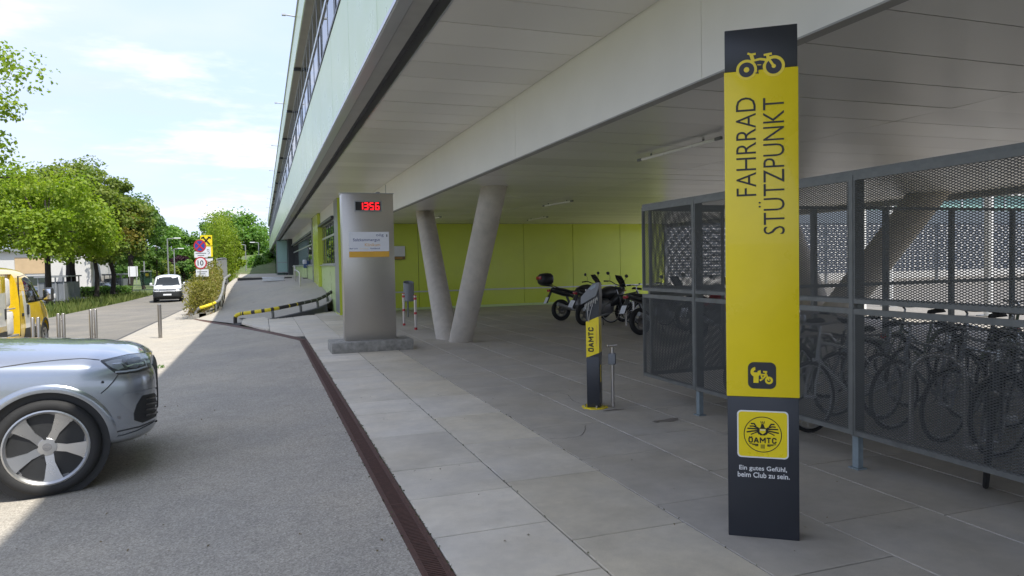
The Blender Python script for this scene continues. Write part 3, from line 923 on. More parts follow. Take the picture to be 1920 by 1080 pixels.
# ---- tall yellow sign pillar
def pillar():
    W, D, HT = 0.407, 0.15, 3.06
    cL, cR = Vector((2.65, 3.58)), Vector((3.01, 3.39))
    c = (cL + cR) / 2 + Vector((-0.008, 0.022))
    rz = R(-36)
    t = thing('sign_pillar', 'tall yellow and black sign pillar lettered FAHRRAD STÜTZPUNKT', 'sign', (c.x, c.y, 0), rz)
    zb, zt = 0.862, 2.812
    MB().cbox(-W / 2, W / 2, 0, D, 0.0, zb - 0.001, 0.004).build('base_panel', MATS['sign_black'], t, True)
    MB().cbox(-W / 2 - 0.004, W / 2 + 0.004, -0.004, D + 0.004, zb, zt, 0.004).build('body_panel', MATS['sign_yellow'], t, True)
    MB().cbox(-W / 2, W / 2, 0, D, zt + 0.001, HT, 0.004).build('head_panel', MATS['sign_black'], t, True)
    FM = face_M((0, -0.0045, 0), (1, 0, 0), (0, 0, 1))
    # bicycle emblem astride the upper edge of the yellow field
    s = 0.000388
    def P(x, y): return ((x - 530) * s, zt + (520 - (y + 0.0667 * (x - 530))) * s)
    y_ = MB()
    for (x, y, r) in ((325, 520, 152), (718, 472, 158)):
        y_.prism(circ(r * s, 40, *P(x, y)), -0.0005, 0.0012, FM)
    stroke(y_, [P(*p) for p in smoothpts([(370, 440, 0), (430, 395, 0), (520, 365, 0), (640, 385, 0)], 5) for p in [(p.x, p.y)]], 36 * s, -0.0005, 0.0014, FM)
    stroke(y_, [P(395, 300), P(425, 400)], 52 * s, -0.0005, 0.0016, FM)
    stroke(y_, [P(345, 276), P(390, 292), P(455, 284)], 30 * s, -0.0005, 0.0018, FM)
    stroke(y_, [P(632, 310), P(640, 400)], 46 * s, -0.0005, 0.0016, FM)
    stroke(y_, [P(580, 305), P(630, 296), P(685, 287)], 32 * s, -0.0005, 0.0018, FM)
    y_.build('bicycle_emblem', MATS['sign_yellow'], t)
    k_ = MB()
    for (x, y, r) in ((325, 522, 112), (718, 475, 114)):
        k_.prism(circ(r * s, 36, *P(x, y)), 0.0, 0.0026, FM)
    k_.prism([P(430, 402), P(520, 382), P(592, 402), P(562, 452), P(480, 445)], 0, 0.0026, FM)
    stroke(k_, [P(482, 462), P(540, 470), P(548, 515)], 20 * s, 0, 0.0026, FM)
    stroke(k_, [P(492, 510), P(484, 570)], 18 * s, 0, 0.0026, FM)
    stroke(k_, [P(458, 572), P(500, 574)], 14 * s, 0, 0.0026, FM)
    k_.build('emblem_wheels', MATS['sign_black'], t)
    h_ = MB()
    h_.prism(circ(40 * s, 24, *P(325, 522)), 0, 0.0036, FM)
    stroke(h_, [P(660, 385), P(718, 475)], 36 * s, 0, 0.0036, FM)
    h_.prism(circ(30 * s, 20, *P(718, 475)), 0, 0.0038, FM)
    stroke(h_, [P(485, 452), P(535, 452)], 12 * s, 0, 0.0036, FM)
    h_.build('emblem_hubs', MATS['sign_yellow'], t)
    up = lambda u, z: face_M((u, -0.0052, z), (0, 0, 1), (-1, 0, 0))
    text('FAHRRAD', 0.15, MATS['ink_black'], t, up(-0.086, 2.362), bold=-0.008, fit=(0.585, 0.112))
    text('STÜTZPUNKT', 0.15, MATS['ink_black'], t, up(0.056, 2.240), bold=-0.008, fit=(0.805, 0.146))
    # spanner and bicycle pictogram
    zc = 0.992
    MB().prism(rrect(0.160, 0.160, 0.034, 5, -0.004, zc), 0, 0.0012, FM).build('pictogram_tile', MATS['sign_black'], t)
    q = 0.160 / 183.0
    def Q(x, y): return (-0.004 + (x - 783) * q, zc + (667 - y) * q)
    pic = MB()
    stroke(pic, [Q(745, 652), Q(744, 712)], 34 * q, 0, 0.0024, FM)
    ringstrip(pic, 13 * q, 34 * q, 0, 0.0026, FM, 22, *Q(742, 643), 95, 385)
    ringstrip(pic, 12 * q, 26 * q, 0, 0.0024, FM, 24, *Q(828, 699))
    for l in ([(828, 699), (805, 645)], [(792, 640), (815, 641)], [(775, 660), (812, 662)], [(812, 662), (786, 690)], [(786, 690), (777, 662)], [(786, 692), (770, 700)]):
        stroke(pic, [Q(*a) for a in l], 11 * q, 0, 0.0025, FM)
    pic.build('pictogram', MATS['sign_yellow'], t)
    # club badge
    F2 = face_M((0, -0.0005, 0), (1, 0, 0), (0, 0, 1))
    zc2 = 0.634; cx = -0.002
    MB().prism(rrect(0.293, 0.288, 0.024, 5, cx, zc2), 0, 0.0012, F2).build('badge_border', MATS['paint_white'], t)
    MB().prism(rrect(0.277, 0.272, 0.019, 5, cx, zc2), 0, 0.0024, F2).build('badge_field', MATS['sign_yellow'], t)
    e = MB()
    g = 0.293 / 665.0
    def E_(x, y): return (cx + (x - 437) * g, zc2 + (408 - y) * g)
    ringstrip(e, 236 * g, 247 * g, 0, 0.0033, F2, 56, *E_(437, 408))
    for sx in (-1, 1):
        for (a, b, c_, d_, wd) in (((85, 300), (110, 262), (150, 262), (125, 250), 24), ((70, 318), (120, 296), (165, 298), (160, 285), 22), ((62, 336), (120, 330), (195, 330), (195, 325), 24), ((60, 356), (120, 364), (205, 380), (200, 372), 24), ((60, 372), (110, 392), (150, 412), (140, 402), 18)):
            pts = [E_(437 + sx * p[0], p[1]) for p in (a, b, c_)]
            stroke(e, pts, wd * g * 0.8, 0, 0.0034, F2)
        e.prism([E_(437 + sx * 30, 330), E_(437 + sx * 74, 300), E_(437 + sx * 70, 380), E_(437 + sx * 50, 412), E_(437 + sx * 30, 390)], 0, 0.0032, F2)
        for k in range(3):
            stroke(e, [E_(437 + sx * 60, 545 + 10 * k), E_(437 + sx * (170 - 35 * k), 540 + 14 * k)], 9 * g, 0, 0.0034, F2)
    e.prism([E_(412, 305), E_(420, 262), E_(448, 262), E_(462, 305), E_(486, 330), E_(484, 395), E_(470, 420), E_(404, 420), E_(390, 395), E_(388, 330)], 0, 0.0030, F2)
    for k in range(3): stroke(e, [E_(418 + 19 * k, 250), E_(414 + 23 * k, 226)], 9 * g, 0, 0.0034, F2)
    stroke(e, [E_(414, 250), E_(460, 250)], 8 * g, 0, 0.0034, F2)
    for k in range(4): stroke(e, [E_(416 + 14 * k, 545), E_(416 + 14 * k, 600)], 7 * g, 0, 0.0034, F2)
    e.build('badge_eagle', MATS['ink_black'], t)
    sh = MB()
    sh.prism([E_(398, 330), E_(476, 330), E_(476, 375), E_(437, 405), E_(398, 375)], 0, 0.0042, F2)
    sh.build('badge_shield', MATS['sign_yellow'], t)
    sb = MB(); sb.prism([E_(404, 338), E_(470, 338), E_(470, 350), E_(404, 350)], 0, 0.0048, F2)
    sb.build('shield_bar', MATS['paint_white'], t)
    club_letters(372 * g, 92 * g, face_M((cx, -0.0036, zc2 + (408 - 480) * g), (1, 0, 0), (0, 0, 1)), t)
    text('Ein gutes Gefühl,', 0.03, MATS['paint_white'], t, face_M((-0.002, -0.0012, 0.423), (1, 0, 0), (0, 0, 1)), bold=0.012, fit=(0.272, 0.036))
    text('beim Club zu sein.', 0.03, MATS['paint_white'], t, face_M((0.001, -0.0012, 0.385), (1, 0, 0), (0, 0, 1)), bold=0.012, fit=(0.296, 0.032))
pillar()
# ---- bicycle repair station
def repair():
    t = thing('bicycle_repair_station', 'slim black and yellow bicycle repair post with hanging tools', 'repair station', (3.56, 7.36, 0), R(-38))
    w, d = 0.150, 0.155
    # body, leaning forward a little towards its visor
    MB().cbox(-w / 2, w / 2, 0, d, 0.012, 0.60, 0.006).build('column', MATS['sign_black'], t, True)
    mb = MB()
    mb.add([(-w / 2, 0, 0.585), (w / 2, 0, 0.645), (w / 2, 0, 1.06), (-w / 2, 0, 1.0), (-w / 2, d, 0.585), (w / 2, d, 0.645), (w / 2, d, 1.06), (-w / 2, d, 1.0)],
           ((0, 1, 2, 3), (7, 6, 5, 4), (0, 4, 5, 1), (1, 5, 6, 2), (2, 6, 7, 3), (3, 7, 4, 0)))
    mb.build('label_panel', MATS['sign_yellow'], t)
    mb = MB()
    mb.add([(-w / 2, 0.001, 0.54), (w / 2, 0.001, 0.60), (w / 2, 0.001, 0.643), (-w / 2, 0.001, 0.583), (-w / 2, d, 0.54), (w / 2, d, 0.60), (w / 2, d, 0.643), (-w / 2, d, 0.583)],
           ((0, 1, 2, 3), (7, 6, 5, 4), (0, 4, 5, 1), (1, 5, 6, 2), (2, 6, 7, 3), (3, 7, 4, 0)))
    mb.build('column_neck', MATS['sign_black'], t)
    # head: dark box with slanting grey visor jutting to the left
    prof = [(-w / 2, 1.003), (w / 2, 1.063), (w / 2 + 0.012, 1.30), (w / 2 + 0.004, 1.45), (w / 2 - 0.05, 1.445), (-w / 2 - 0.03, 1.30), (-w / 2 - 0.035, 1.24), (-w / 2 + 0.005, 1.20)]
    MB().prism([(p[0], p[1]) for p in prof], -d, 0.0, face_M((0, 0, 0), (1, 0, 0), (0, 0, 1))).build('head', MATS['sign_black'], t)
    vis = [(-w / 2 - 0.05, 1.20), (w / 2 - 0.02, 1.30), (w / 2 + 0.014, 1.40), (w / 2 + 0.010, 1.455), (w / 2 - 0.055, 1.44), (-w / 2 - 0.045, 1.29)]
    MB().prism(vis, 0.0005, 0.035, face_M((0, 0, 0), (1, 0, 0), (0, 0, 1))).build('visor', MATS['visor_grey'], t)
    MB().prism([(-0.03, 1.385), (0.055, 1.435), (0.05, 1.40), (0.0, 1.37)], 0.036, 0.039, face_M((0, 0, 0), (1, 0, 0), (0, 0, 1))).build('visor_window', MATS['galv_light'], t)
    for k in range(8):
        x = -w / 2 + 0.0 + 0.0195 * k
        mb = MB()
        zt_ = 1.205 + 0.012 * k
        ln = (0.055, 0.07, 0.10, 0.06, 0.075, 0.05, 0.065, 0.045)[k]
        mb.tube([(x, -0.016, zt_), (x + 0.004, -0.018, zt_ - ln)], 0.0042, 6).tube([(x, -0.016, zt_ - 0.012), (x + 0.001, -0.016, zt_ - 0.03)], 0.008, 8)
        mb.build('tool', MATS['stainless'], t, True)
    mb = MB()
    mb.tube(smoothpts([(-0.055, -0.02, 1.19), (-0.045, -0.025, 1.08), (-0.035, -0.022, 1.0), (-0.02, -0.02, 1.09), (0.01, -0.02, 1.20)], 5), 0.003, 5)
    mb.build('tool_cable', MATS['stainless'], t, True)
    MB().tube([(-0.07, 0.02, 1.30), (-0.07, 0.02, 1.36)], 0.007, 6).ball((-0.07, 0.02, 1.365), 0.012, 6).build('knob', MATS['stainless'], t, True)
    up = lambda x, z: face_M((x, -0.002, z), (0, 0.0, 1), (-1, 0, 0))
    club_letters(0.29, 0.072, up(-0.022, 0.80), t)
    text('ÖSTERREICHISCHER CLUB', 0.02, MATS['ink_orange'], t, up(0.046, 0.84), fit=(0.24, 0.013))
    # narrow side: small gold print
    sd = face_M((w / 2 + 0.0008, d / 2, 0.42), (0, 0, 1), (0, -1, 0))
    sd = face_M((w / 2 + 0.0008, d / 2 + 0.02, 0.40), (0, 0, 1), (0, 1, 0))
    MB().box(w / 2, w / 2 + 0.0015, 0.045, 0.10, 0.30, 0.50).build('side_print', MATS['sign_yellow'], t)
    pl = [(0.155 * math.cos(R(a)), d / 2 + 0.155 * math.sin(R(a))) for a in range(0, 360, 45)]
    MB().prism(pl, 0.0, 0.012).build('base_plate', MATS['sign_yellow'], t)
    for a in (22, 112, 202, 292):
        MB().tube([(0.115 * math.cos(R(a)), d / 2 + 0.115 * math.sin(R(a)), 0.012), (0.115 * math.cos(R(a)), d / 2 + 0.115 * math.sin(R(a)), 0.04)], 0.011, 6).build('bolt', MATS['stainless'], t)
    # stand pump on its own bracket
    px_, py_ = 0.205, 0.115
    mb = MB(); mb.tube([(px_, py_, 0.01), (px_, py_, 0.70)], 0.021, 12)
    p = mb.build('pump', MATS['stainless'], t, True)
    MB().cbox(px_ - 0.045, px_ + 0.04, py_ - 0.035, py_ + 0.035, 0.50, 0.63, 0.012).build('pump_head', MATS['plastic_grey'], p, True)
    MB().tube([(px_ - 0.05, py_ - 0.01, 0.715), (px_ + 0.055, py_ + 0.01, 0.725)], 0.008, 8).ball((px_ - 0.05, py_ - 0.01, 0.715), 0.018, 8).build('pump_handle', MATS['stainless'], p, True)
    MB().tube([(0.07, 0.09, 0.50), (px_, py_, 0.50)], 0.006, 6).tube([(0.07, 0.09, 0.03), (px_, py_, 0.022)], 0.009, 6).build('pump_bracket', MATS['stainless'], p, True)
repair()
# ---- clock stele
def stele():
    t = thing('clock_stele', 'brushed steel information stele with red digital clock reading 13:56', 'sign', (2.03, 14.45, 0))
    OX, OY = 2.03, 14.45
    MB().cbox(1.23 - OX, 2.83 - OX, 14.02 - OY, 14.85 - OY, -0.002, 0.205, 0.012).build('plinth', MATS['concrete_old'], t, True)
    MB().cbox(1.52 - OX, 2.535 - OX, 14.28 - OY, 14.62 - OY, 0.204, 3.12, 0.006).build('body', MATS['steel_brushed'], t, True)
    MB().box(1.50 - OX, 2.555 - OX, 14.262 - OY, 14.64 - OY, 3.121, 3.132).build('top_cap', MATS['aluminium_matt'], t)
    y = 14.28 - OY
    fr_ = MB()
    x0, x1, z0, z1 = 1.765 - OX, 2.30 - OX, 2.765, 2.975
    fr_.box(x0, x1, y - 0.02, y, z0, z0 + 0.02).box(x0, x1, y - 0.02, y, z1 - 0.02, z1).box(x0, x0 + 0.02, y - 0.02, y, z0 + 0.02, z1 - 0.02).box(x1 - 0.02, x1, y - 0.02, y, z0 + 0.02, z1 - 0.02)
    d = fr_.build('clock_frame', MATS['frame_grey'], t)
    MB().box(x0 + 0.02, x1 - 0.02, y - 0.008, y, z0 + 0.02, z1 - 0.02).build('clock_display', MATS['black_plastic'], d)
    seg = {'1': 'bc', '3': 'abgcd', '5': 'afgcd', '6': 'afgedc'}
    def digit(mb, ch, cx, cz, w, h, th):
        S = {'a': ((-w / 2, h / 2), (w / 2, h / 2)), 'g': ((-w / 2, 0), (w / 2, 0)), 'd': ((-w / 2, -h / 2), (w / 2, -h / 2)), 'b': ((w / 2, h / 2), (w / 2, 0)), 'c': ((w / 2, 0), (w / 2, -h / 2)), 'f': ((-w / 2, h / 2), (-w / 2, 0)), 'e': ((-w / 2, 0), (-w / 2, -h / 2))}
        for s in seg[ch]:
            (a, b), (c, e) = S[s]
            stroke(mb, [(cx + a, cz + b), (cx + c, cz + e)], th, 0, 0.004, face_M((0, y - 0.008, 0), (1, 0, 0), (0, 0, 1)))
    zc = (z0 + z1) / 2
    for ch, cx in zip('1356', (0.09, 0.19, 0.30, 0.41)):
        mb = MB(); digit(mb, ch, x0 + 0.04 + cx, zc, 0.062, 0.125, 0.026)
        mb.build('digit', MATS['led_red'], d)
    mb = MB()
    for dz in (0.03, -0.03): mb.prism(circ(0.009, 10, x0 + 0.04 + 0.246, zc + dz), 0, 0.004, face_M((0, y - 0.008, 0), (1, 0, 0), (0, 0, 1)))
    mb.build('colon', MATS['led_red'], d)
    MB().box(1.64 - OX, 2.43 - OX, y - 0.012, y - 0.001, 1.974, 2.36).build('name_plate', MATS['plate_white'], t)
    MB().box(1.64 - OX, 2.43 - OX, y - 0.012, y - 0.001, 1.86, 1.973).build('orange_strip', MATS['plate_orange'], t)
    fm = lambda x, z: face_M((x - OX, y - 0.0125, z), (1, 0, 0), (0, 0, 1))
    text('Salzkammergut', 0.08, MATS['ink_blue'], t, fm(1.985, 2.195), bold=0.008, fit=(0.53, 0.075))
    text('Klinikum', 0.08, MATS['ink_orange'], t, fm(2.10, 2.105), fit=(0.30, 0.062))
    text('Bad Ischl', 0.03, MATS['ink_blue'], t, fm(1.73, 2.032), bold=0.01, fit=(0.155, 0.026))
    text('Gmunden', 0.03, MATS['ink_pale'], t, fm(1.93, 2.032), fit=(0.17, 0.024))
    text('Vöcklabruck', 0.03, MATS['ink_blue'], t, fm(2.15, 2.032), bold=0.01, fit=(0.20, 0.03))
    text('oög', 0.08, MATS['ink_blue'], t, fm(2.25, 2.29), fit=(0.15, 0.07))
    MB().box(2.375 - OX, 2.40 - OX, y - 0.014, y - 0.012, 2.26, 2.31).build('crest', MATS['plastic_grey'], t)
    MB().ball((2.26 - OX, 0.0, 3.145), 0.05, 8, (1, 1, 0.6)).build('sensor', MATS['plastic_grey'], t, True)
    MB().tube([(2.42 - OX, 0, 3.13), (2.42 - OX, 0, 3.32)], 0.005, 6).build('cable_rod', MATS['plastic_grey'], t)
stele()
# ---- waste bin and the two banded posts in front of it
t = thing('waste_bin', 'grey round waste bin on a post behind the steel stele', 'bin', (4.42, 22.5, 0))
mb = MB(); n = 24
prof = [[Vector((0.17 * r * math.cos(2 * math.pi * k / n), 0.17 * r * math.sin(2 * math.pi * k / n), z + (s * 0.05 * math.sin(2 * math.pi * k / n)))) for k in range(n)] for (r, z, s) in ((0.9, 0.52, 0), (1, 0.54, 0), (1, 1.13, 1), (0.95, 1.13, 1), (0.93, 0.9, 0))]
mb.loft(prof, caps=False); mb.add(prof[0], (tuple(range(n)),)); mb.add(prof[-1], (tuple(range(n)),))
mb.build('drum', MATS['plastic_grey'], t, True)
MB().tube([(0, 0.19, 0), (0, 0.19, 1.0)], 0.03, 8).box(-0.04, 0.04, 0.16, 0.2, 0.7, 0.9).build('post', MATS['galvanised'], t)
for (x, y, lab) in ((3.71, 19.65, 'red banded steel protection post standing next to the waste bin'), (3.74, 18.2, 'red banded steel protection post between the stele and leaning columns')):
    t = thing('protection_post', lab, 'post', (x, y, 0), 0, 'banded posts by the waste bin')
    MB().tube([(0, 0, 0), (0, 0, 0.89)], 0.036, 14).build('tube', MATS['stainless'], t, True)
    for z0, z1 in ((0.0, 0.06), (0.40, 0.46), (0.78, 0.84), (0.885, 0.905)):
        MB().tube([(0, 0, z0), (0, 0, z1)], 0.039, 14).build('red_band', MATS['paint_red'], t, True)
# sign on the lime wall
t = thing('wall_sign', 'small white sign with brown lower strip on the lime wall', 'sign', (4.6, 26.09, 1.88))
MB().box(-0.4, 0.42, -0.015, 0.025, 0.12, 0.50).build('panel', MATS['plate_white'], t)
MB().box(-0.4, 0.42, -0.015, 0.025, 0.0, 0.119).build('strip', MATS['brown_plate'], t)
MB().box(0.05, 0.32, -0.018, -0.015, 0.045, 0.075).build('arrow_bar', MATS['plate_orange'], t)
# ---- ceiling tube lamps
M('lamp_tube', (0.88, 0.88, 0.85), 0.3, var=0.02)
def tube_lamp(a, b, lab):
    a, b = Vector((a.x, a.y, 0)), Vector((b.x, b.y, 0))
    c = (a + b) / 2; ln = (b - a).length; an = math.atan2((b - a).y, (b - a).x)
    t = thing('ceiling_lamp', lab, 'lamp', (c.x, c.y, CEI - 0.05), an, 'slim tube lamps under the ceiling')
    MB().tube([(-ln / 2 + 0.06, 0, 0), (ln / 2 - 0.06, 0, 0)], 0.021, 10).build('tube', MATS['lamp_tube'], t, True)
    for s in (-1, 1): MB().cbox(s * ln / 2 - 0.06, s * ln / 2 + 0.06, -0.018, 0.018, -0.018, 0.02, 0.005).build('end_cap', MATS['plastic_grey'], t, True)
    for s in (-1, 1): MB().box(s * ln / 3 - 0.01, s * ln / 3 + 0.01, -0.01, 0.01, 0.016, 0.049).build('hanger', MATS['plastic_grey'], t)
tube_lamp(at(1200, 300, z=CEI - 0.05), at(1347, 260, z=CEI - 0.05), 'slim white tube lamp hung above the mesh bicycle cage')
tube_lamp(at(1020, 386, z=CEI - 0.05), at(1072, 377, z=CEI - 0.05), 'slim tube lamp over the row of motorcycles')
tube_lamp(at(990, 413, z=CEI - 0.05), at(1026, 407, z=CEI - 0.05), 'slim tube lamp just in front of the lime back wall')
tube_lamp(at(809, 410, z=CEI - 0.05), at(826, 407, z=CEI - 0.05), 'slim tube lamp glimpsed between the leaning columns')

# ================================================================== mesh bicycle cage
XC = 4.40
def mesh_panel(Wd, Hh, dx=0.042, dz=0.0185):
    """expanded metal: slanted strands crossing in diamonds; local x along, z up"""
    nx = int(Wd / (dx / 2)); nz = int(Hh / (dz / 2))
    k, j = np.meshgrid(np.arange(nx), np.arange(nz + 1), indexing='ij')
    ok = (k + j) % 2 == 0
    k, j = k[ok], j[ok]
    a, b = [], []
    for s in (1, -1):
        m = (j + s >= 0) & (j + s <= nz)
        a.append(np.stack([k[m], j[m]], 1)); b.append(np.stack([k[m] + 1, j[m] + s], 1))
    a = np.concatenate(a).astype(float); b = np.concatenate(b).astype(float)
    sc = np.array([dx / 2, dz / 2])
    a *= sc; b *= sc
    d = b - a; d /= np.linalg.norm(d, axis=1)[:, None]
    n2 = np.stack([-d[:, 1], d[:, 0]], 1)
    w = 0.0033
    def P3(p, off, y): 
        q = p + n2 * off
        return np.stack([q[:, 0], np.full(len(q), y), q[:, 1]], 1)
    V = np.stack([P3(a, w, -0.0012), P3(a, -w, -0.0012), P3(a, 0, 0.002), P3(b, w, -0.0012), P3(b, -w, -0.0012), P3(b, 0, 0.002)], 1).reshape(-1, 3)
    ne = len(a)
    base = (np.arange(ne) * 6)[:, None]
    Fq = np.concatenate([base + np.array([[0, 3, 4, 1]]), base + np.array([[1, 4, 5, 2]]), base + np.array([[2, 5, 3, 0]])])
    me = bpy.data.meshes.new('mesh_panel')
    me.vertices.add(len(V)); me.vertices.foreach_set('co', V.ravel())
    me.loops.add(Fq.size); me.loops.foreach_set('vertex_index', Fq.ravel().astype(np.int32))
    me.polygons.add(len(Fq)); me.polygons.foreach_set('loop_start', np.arange(0, Fq.size, 4, dtype=np.int32))
    me.update(calc_edges=True)
    me.materials.append(MATS['mesh_metal'])
    return me
def cage():
    t = thing('bicycle_cage', 'dark galvanised expanded mesh cage enclosing parked bicycles', 'bicycle cage', (XC, 4.4, 0))
    o = -Vector(t.location)
    BAY = 2.17
    big = mesh_panel(BAY - 0.03, 0.93); small = mesh_panel(1.08, 0.93)
    def frame(ya, yb, z0, z1, plane, c):
        """angle-iron frame round one panel"""
        mb = MB(); th = 0.045
        if plane == 'y':
            mb.box(c - 0.012, c + 0.02, ya, yb, z1 - th, z1).box(c - 0.012, c + 0.02, ya, yb, z0, z0 + th)
            mb.box(c - 0.0115, c + 0.0195, ya, ya + 0.03, z0 + th, z1 - th).box(c - 0.0115, c + 0.0195, yb - 0.03, yb, z0 + th, z1 - th)
        else:
            mb.box(ya, yb, c - 0.02, c + 0.012, z1 - th, z1).box(ya, yb, c - 0.02, c + 0.012, z0, z0 + th)
            mb.box(ya, ya + 0.03, c - 0.0195, c + 0.0115, z0 + th, z1 - th).box(yb - 0.03, yb, c - 0.0195, c + 0.0115, z0 + th, z1 - th)
        f = mb.build('panel_frame', MATS['galvanised'], t); f.location = o
        return f
    ROW = ((0.28, 1.285), (1.325, 2.335))
    ys = [0.055, 2.225, 4.395, 6.565]
    for y in ys:
        mb = MB()
        mb.box(XC + 0.022, XC + 0.085, y - 0.035, y + 0.035, 0.26, 2.335)
        p = mb.build('post', MATS['galvanised'], t); p.location = o
        MB().box(XC + 0.028, XC + 0.078, y - 0.03, y + 0.03, 0.012, 0.262).build('foot', MATS['galv_light'], p)
        MB().box(XC + 0.005, XC + 0.10, y - 0.05, y + 0.05, 0.0, 0.011).build('foot_plate', MATS['galv_light'], p)
        if y < 7: 
            q = MB().box(XC - 0.016, XC - 0.0125, y - 0.02, y + 0.02, 0.28, 2.335).build('cover_strip', MATS['galvanised'], t); q.location = o
    for y in ys:
        last = y > 6
        w_ = 1.10 if last else BAY
        for z0, z1 in ROW:
            frame(y + 0.008, y + w_ - 0.008, z0, z1, 'y', XC)
            m = put('mesh_panel', small if last else big, t, Vector((XC - 0.014, y + 0.012, z0 + 0.035)) + o, (0, 0, R(90)))
            tag(m, kind='stuff')
    mb = MB(); mb.box(XC + 0.021, XC + 0.09, 0.0, 7.70, 2.337, 2.375)
    q = mb.build('top_rail', MATS['galvanised'], t); q.location = o
    # far end, across
    YE = 7.66
    xs = [XC + 0.1 + 1.255 * k for k in range(9)]
    for x in xs[1:]:
        p = MB().box(x - 0.03, x + 0.03, YE - 0.03, YE + 0.03, 0.0, 2.335).build('post', MATS['galvanised'], t); p.location = o
    mb = MB(); mb.box(XC + 0.09, xs[-1], YE - 0.03, YE + 0.03, 2.337, 2.375)
    q = mb.build('top_rail', MATS['galvanised'], t); q.location = o
    mb = MB(); mb.box(XC + 0.09, xs[-1], YE - 0.02, YE + 0.02, 1.28, 1.325)
    q = mb.build('mid_rail', MATS['galvanised'], t); q.location = o
    for z0, z1 in ROW:
        frame(XC + 0.09, XC + 1.17, z0, z1, 'x', YE)
        tag(put('mesh_panel', small, t, Vector((XC + 0.09, YE + 0.014, z0 + 0.035)) + o), kind='stuff')
cage()
# stands: plain steel hoops
def hoop(x, y, rz, label, h=0.82, w_=0.34, group=None):
    pts = [(-w_, 0, 0), (-w_, 0, h - 0.22), (-w_ + 0.02, 0, h - 0.11), (-w_ + 0.10, 0, h - 0.02), (-w_ + 0.2, 0, h), (w_ - 0.2, 0, h), (w_ - 0.10, 0, h - 0.02), (w_ - 0.02, 0, h - 0.11), (w_, 0, h - 0.22), (w_, 0, 0)]
    o = MB().tube(pts, 0.024, 10).build('bicycle_stand', MATS['stainless'], None, True, (x, y, 0), (0, 0, rz))
    return tag(o, label, 'bicycle stand', group)
h1, h2 = at(1713, 825, z=0), at(1806, 836, z=0)
hm = (h1 + h2) / 2
hoop(hm.x, hm.y, math.atan2((h2 - h1).y, (h2 - h1).x), 'bare steel hoop stand just behind the cage mesh', 0.80, (h2 - h1).length / 2 + 0.02)
hoop(8.85, 16.1, R(78), 'steel hoop stand beside the dark bicycle by the motorcycles', 0.82)
hoop(5.9, 6.45, R(5), 'steel hoop stand between two bicycles inside the cage', 0.82)
hoop(7.3, 4.4, R(-10), 'steel hoop stand deep inside the cage behind the bare one', 0.82)
# ================================================================== outdoors
def depth_at(px, py, D):
    d = ray(px, py)
    return CAM + d * D
def top_solve(px, py, h):
    """point on the falling asphalt whose object of height h has its top at this pixel"""
    z = -0.1
    for _ in range(15):
        p = at(px, py, z=z + h)
        z = gz(p.x, p.y)
    return Vector((p.x, p.y, z))
# ---- pipe barriers along the ramp
def pipe_barrier(name, label, pts, zt, bands, legs, r=0.062, mats=('yellow_worn', 'band_black', 'pipe_grey')):
    c = Vector(pts[0])
    t = thing(name, label, 'barrier', c)
    P = [Vector(p) - c for p in pts]
    path = [P[0] + Vector((0, 0, -0.05)), P[0] + Vector((0, 0, zt * 0.55)), P[0] + Vector((0, 0, zt * 0.86)) + (P[1] - P[0]).normalized() * 0.05, P[0] + Vector((0, 0, zt)) + (P[1] - P[0]).normalized() * 0.2] + [p + Vector((0, 0, zt)) for p in P[1:]]
    path = smoothpts(path, 8)
    n = len(path) - 1
    bounds = [0] + [int(n * b) for b in [x[0] for x in bands]]
    for i, (b, mi) in enumerate(bands):
        a0, a1 = bounds[i], bounds[i + 1]
        if a1 <= a0: continue
        MB().tube(path[a0:a1 + 1], r, 12, caps=True).build('pipe_band', MATS[mats[mi]], t, True)
    for f in legs:
        q = path[int(n * f)]
        MB().tube([(q.x, q.y, q.z - 0.02), (q.x + 0.03, q.y - 0.02, q.z - 0.14), (q.x + 0.03, q.y - 0.02, q.z - zt - 0.03)], r * 0.75, 8).build('leg', MATS['galvanised'], t, True)
Rb = [(p[0] + 0.02, p[1] + 0.10, p[2]) for p in smoothpts(Rr[:5], 3)]
bd = [(0.10, 1), (0.17, 0)]
f = 0.17
for k in range(6):
    bd.append((f + 0.035, 0)); bd.append((f + 0.052, 1)); f += 0.052
while f < 0.97:
    bd.append((f + 0.05, 1)); bd.append((f + 0.058, 0 if f < 0.55 else 2)); f += 0.058
bd.append((1.0, 2))
pipe_barrier('pipe_barrier', 'low curved yellow and black pipe barrier at the ramp foot', Rb, 0.30, bd, (0.42, 0.62, 0.78, 0.90))
Lb = [(p[0] - 0.10, p[1] + 0.05, p[2]) for p in smoothpts(Lr[:8], 3)[1:]]
pipe_barrier('pipe_barrier', 'grey pipe barrier with yellow end beside the bamboo hedge', Lb, 0.34, [(0.14, 2), (0.30, 0), (1.0, 2)], (0.3, 0.45, 0.6, 0.75, 0.9))
# low kerb wall under the hedge
mb = MB()
for a, b in zip(Lb[:-1], Lb[1:]):
    a, b = Vector(a), Vector(b)
    mb.add([a + Vector((-0.32, 0, 0.05)), a + Vector((-0.06, 0, 0.05)), b + Vector((-0.06, 0, 0.05)), b + Vector((-0.32, 0, 0.05)), a + Vector((-0.32, 0, -1.3)), a + Vector((-0.06, 0, -1.3)), b + Vector((-0.06, 0, -1.3)), b + Vector((-0.32, 0, -1.3))],
           ((0, 1, 2, 3), (0, 4, 5, 1), (1, 5, 6, 2), (2, 6, 7, 3), (3, 7, 4, 0)))
tag(mb.build('ramp_wall', MATS['concrete_old']), 'low concrete retaining wall between ramp and bamboo hedge', 'wall')
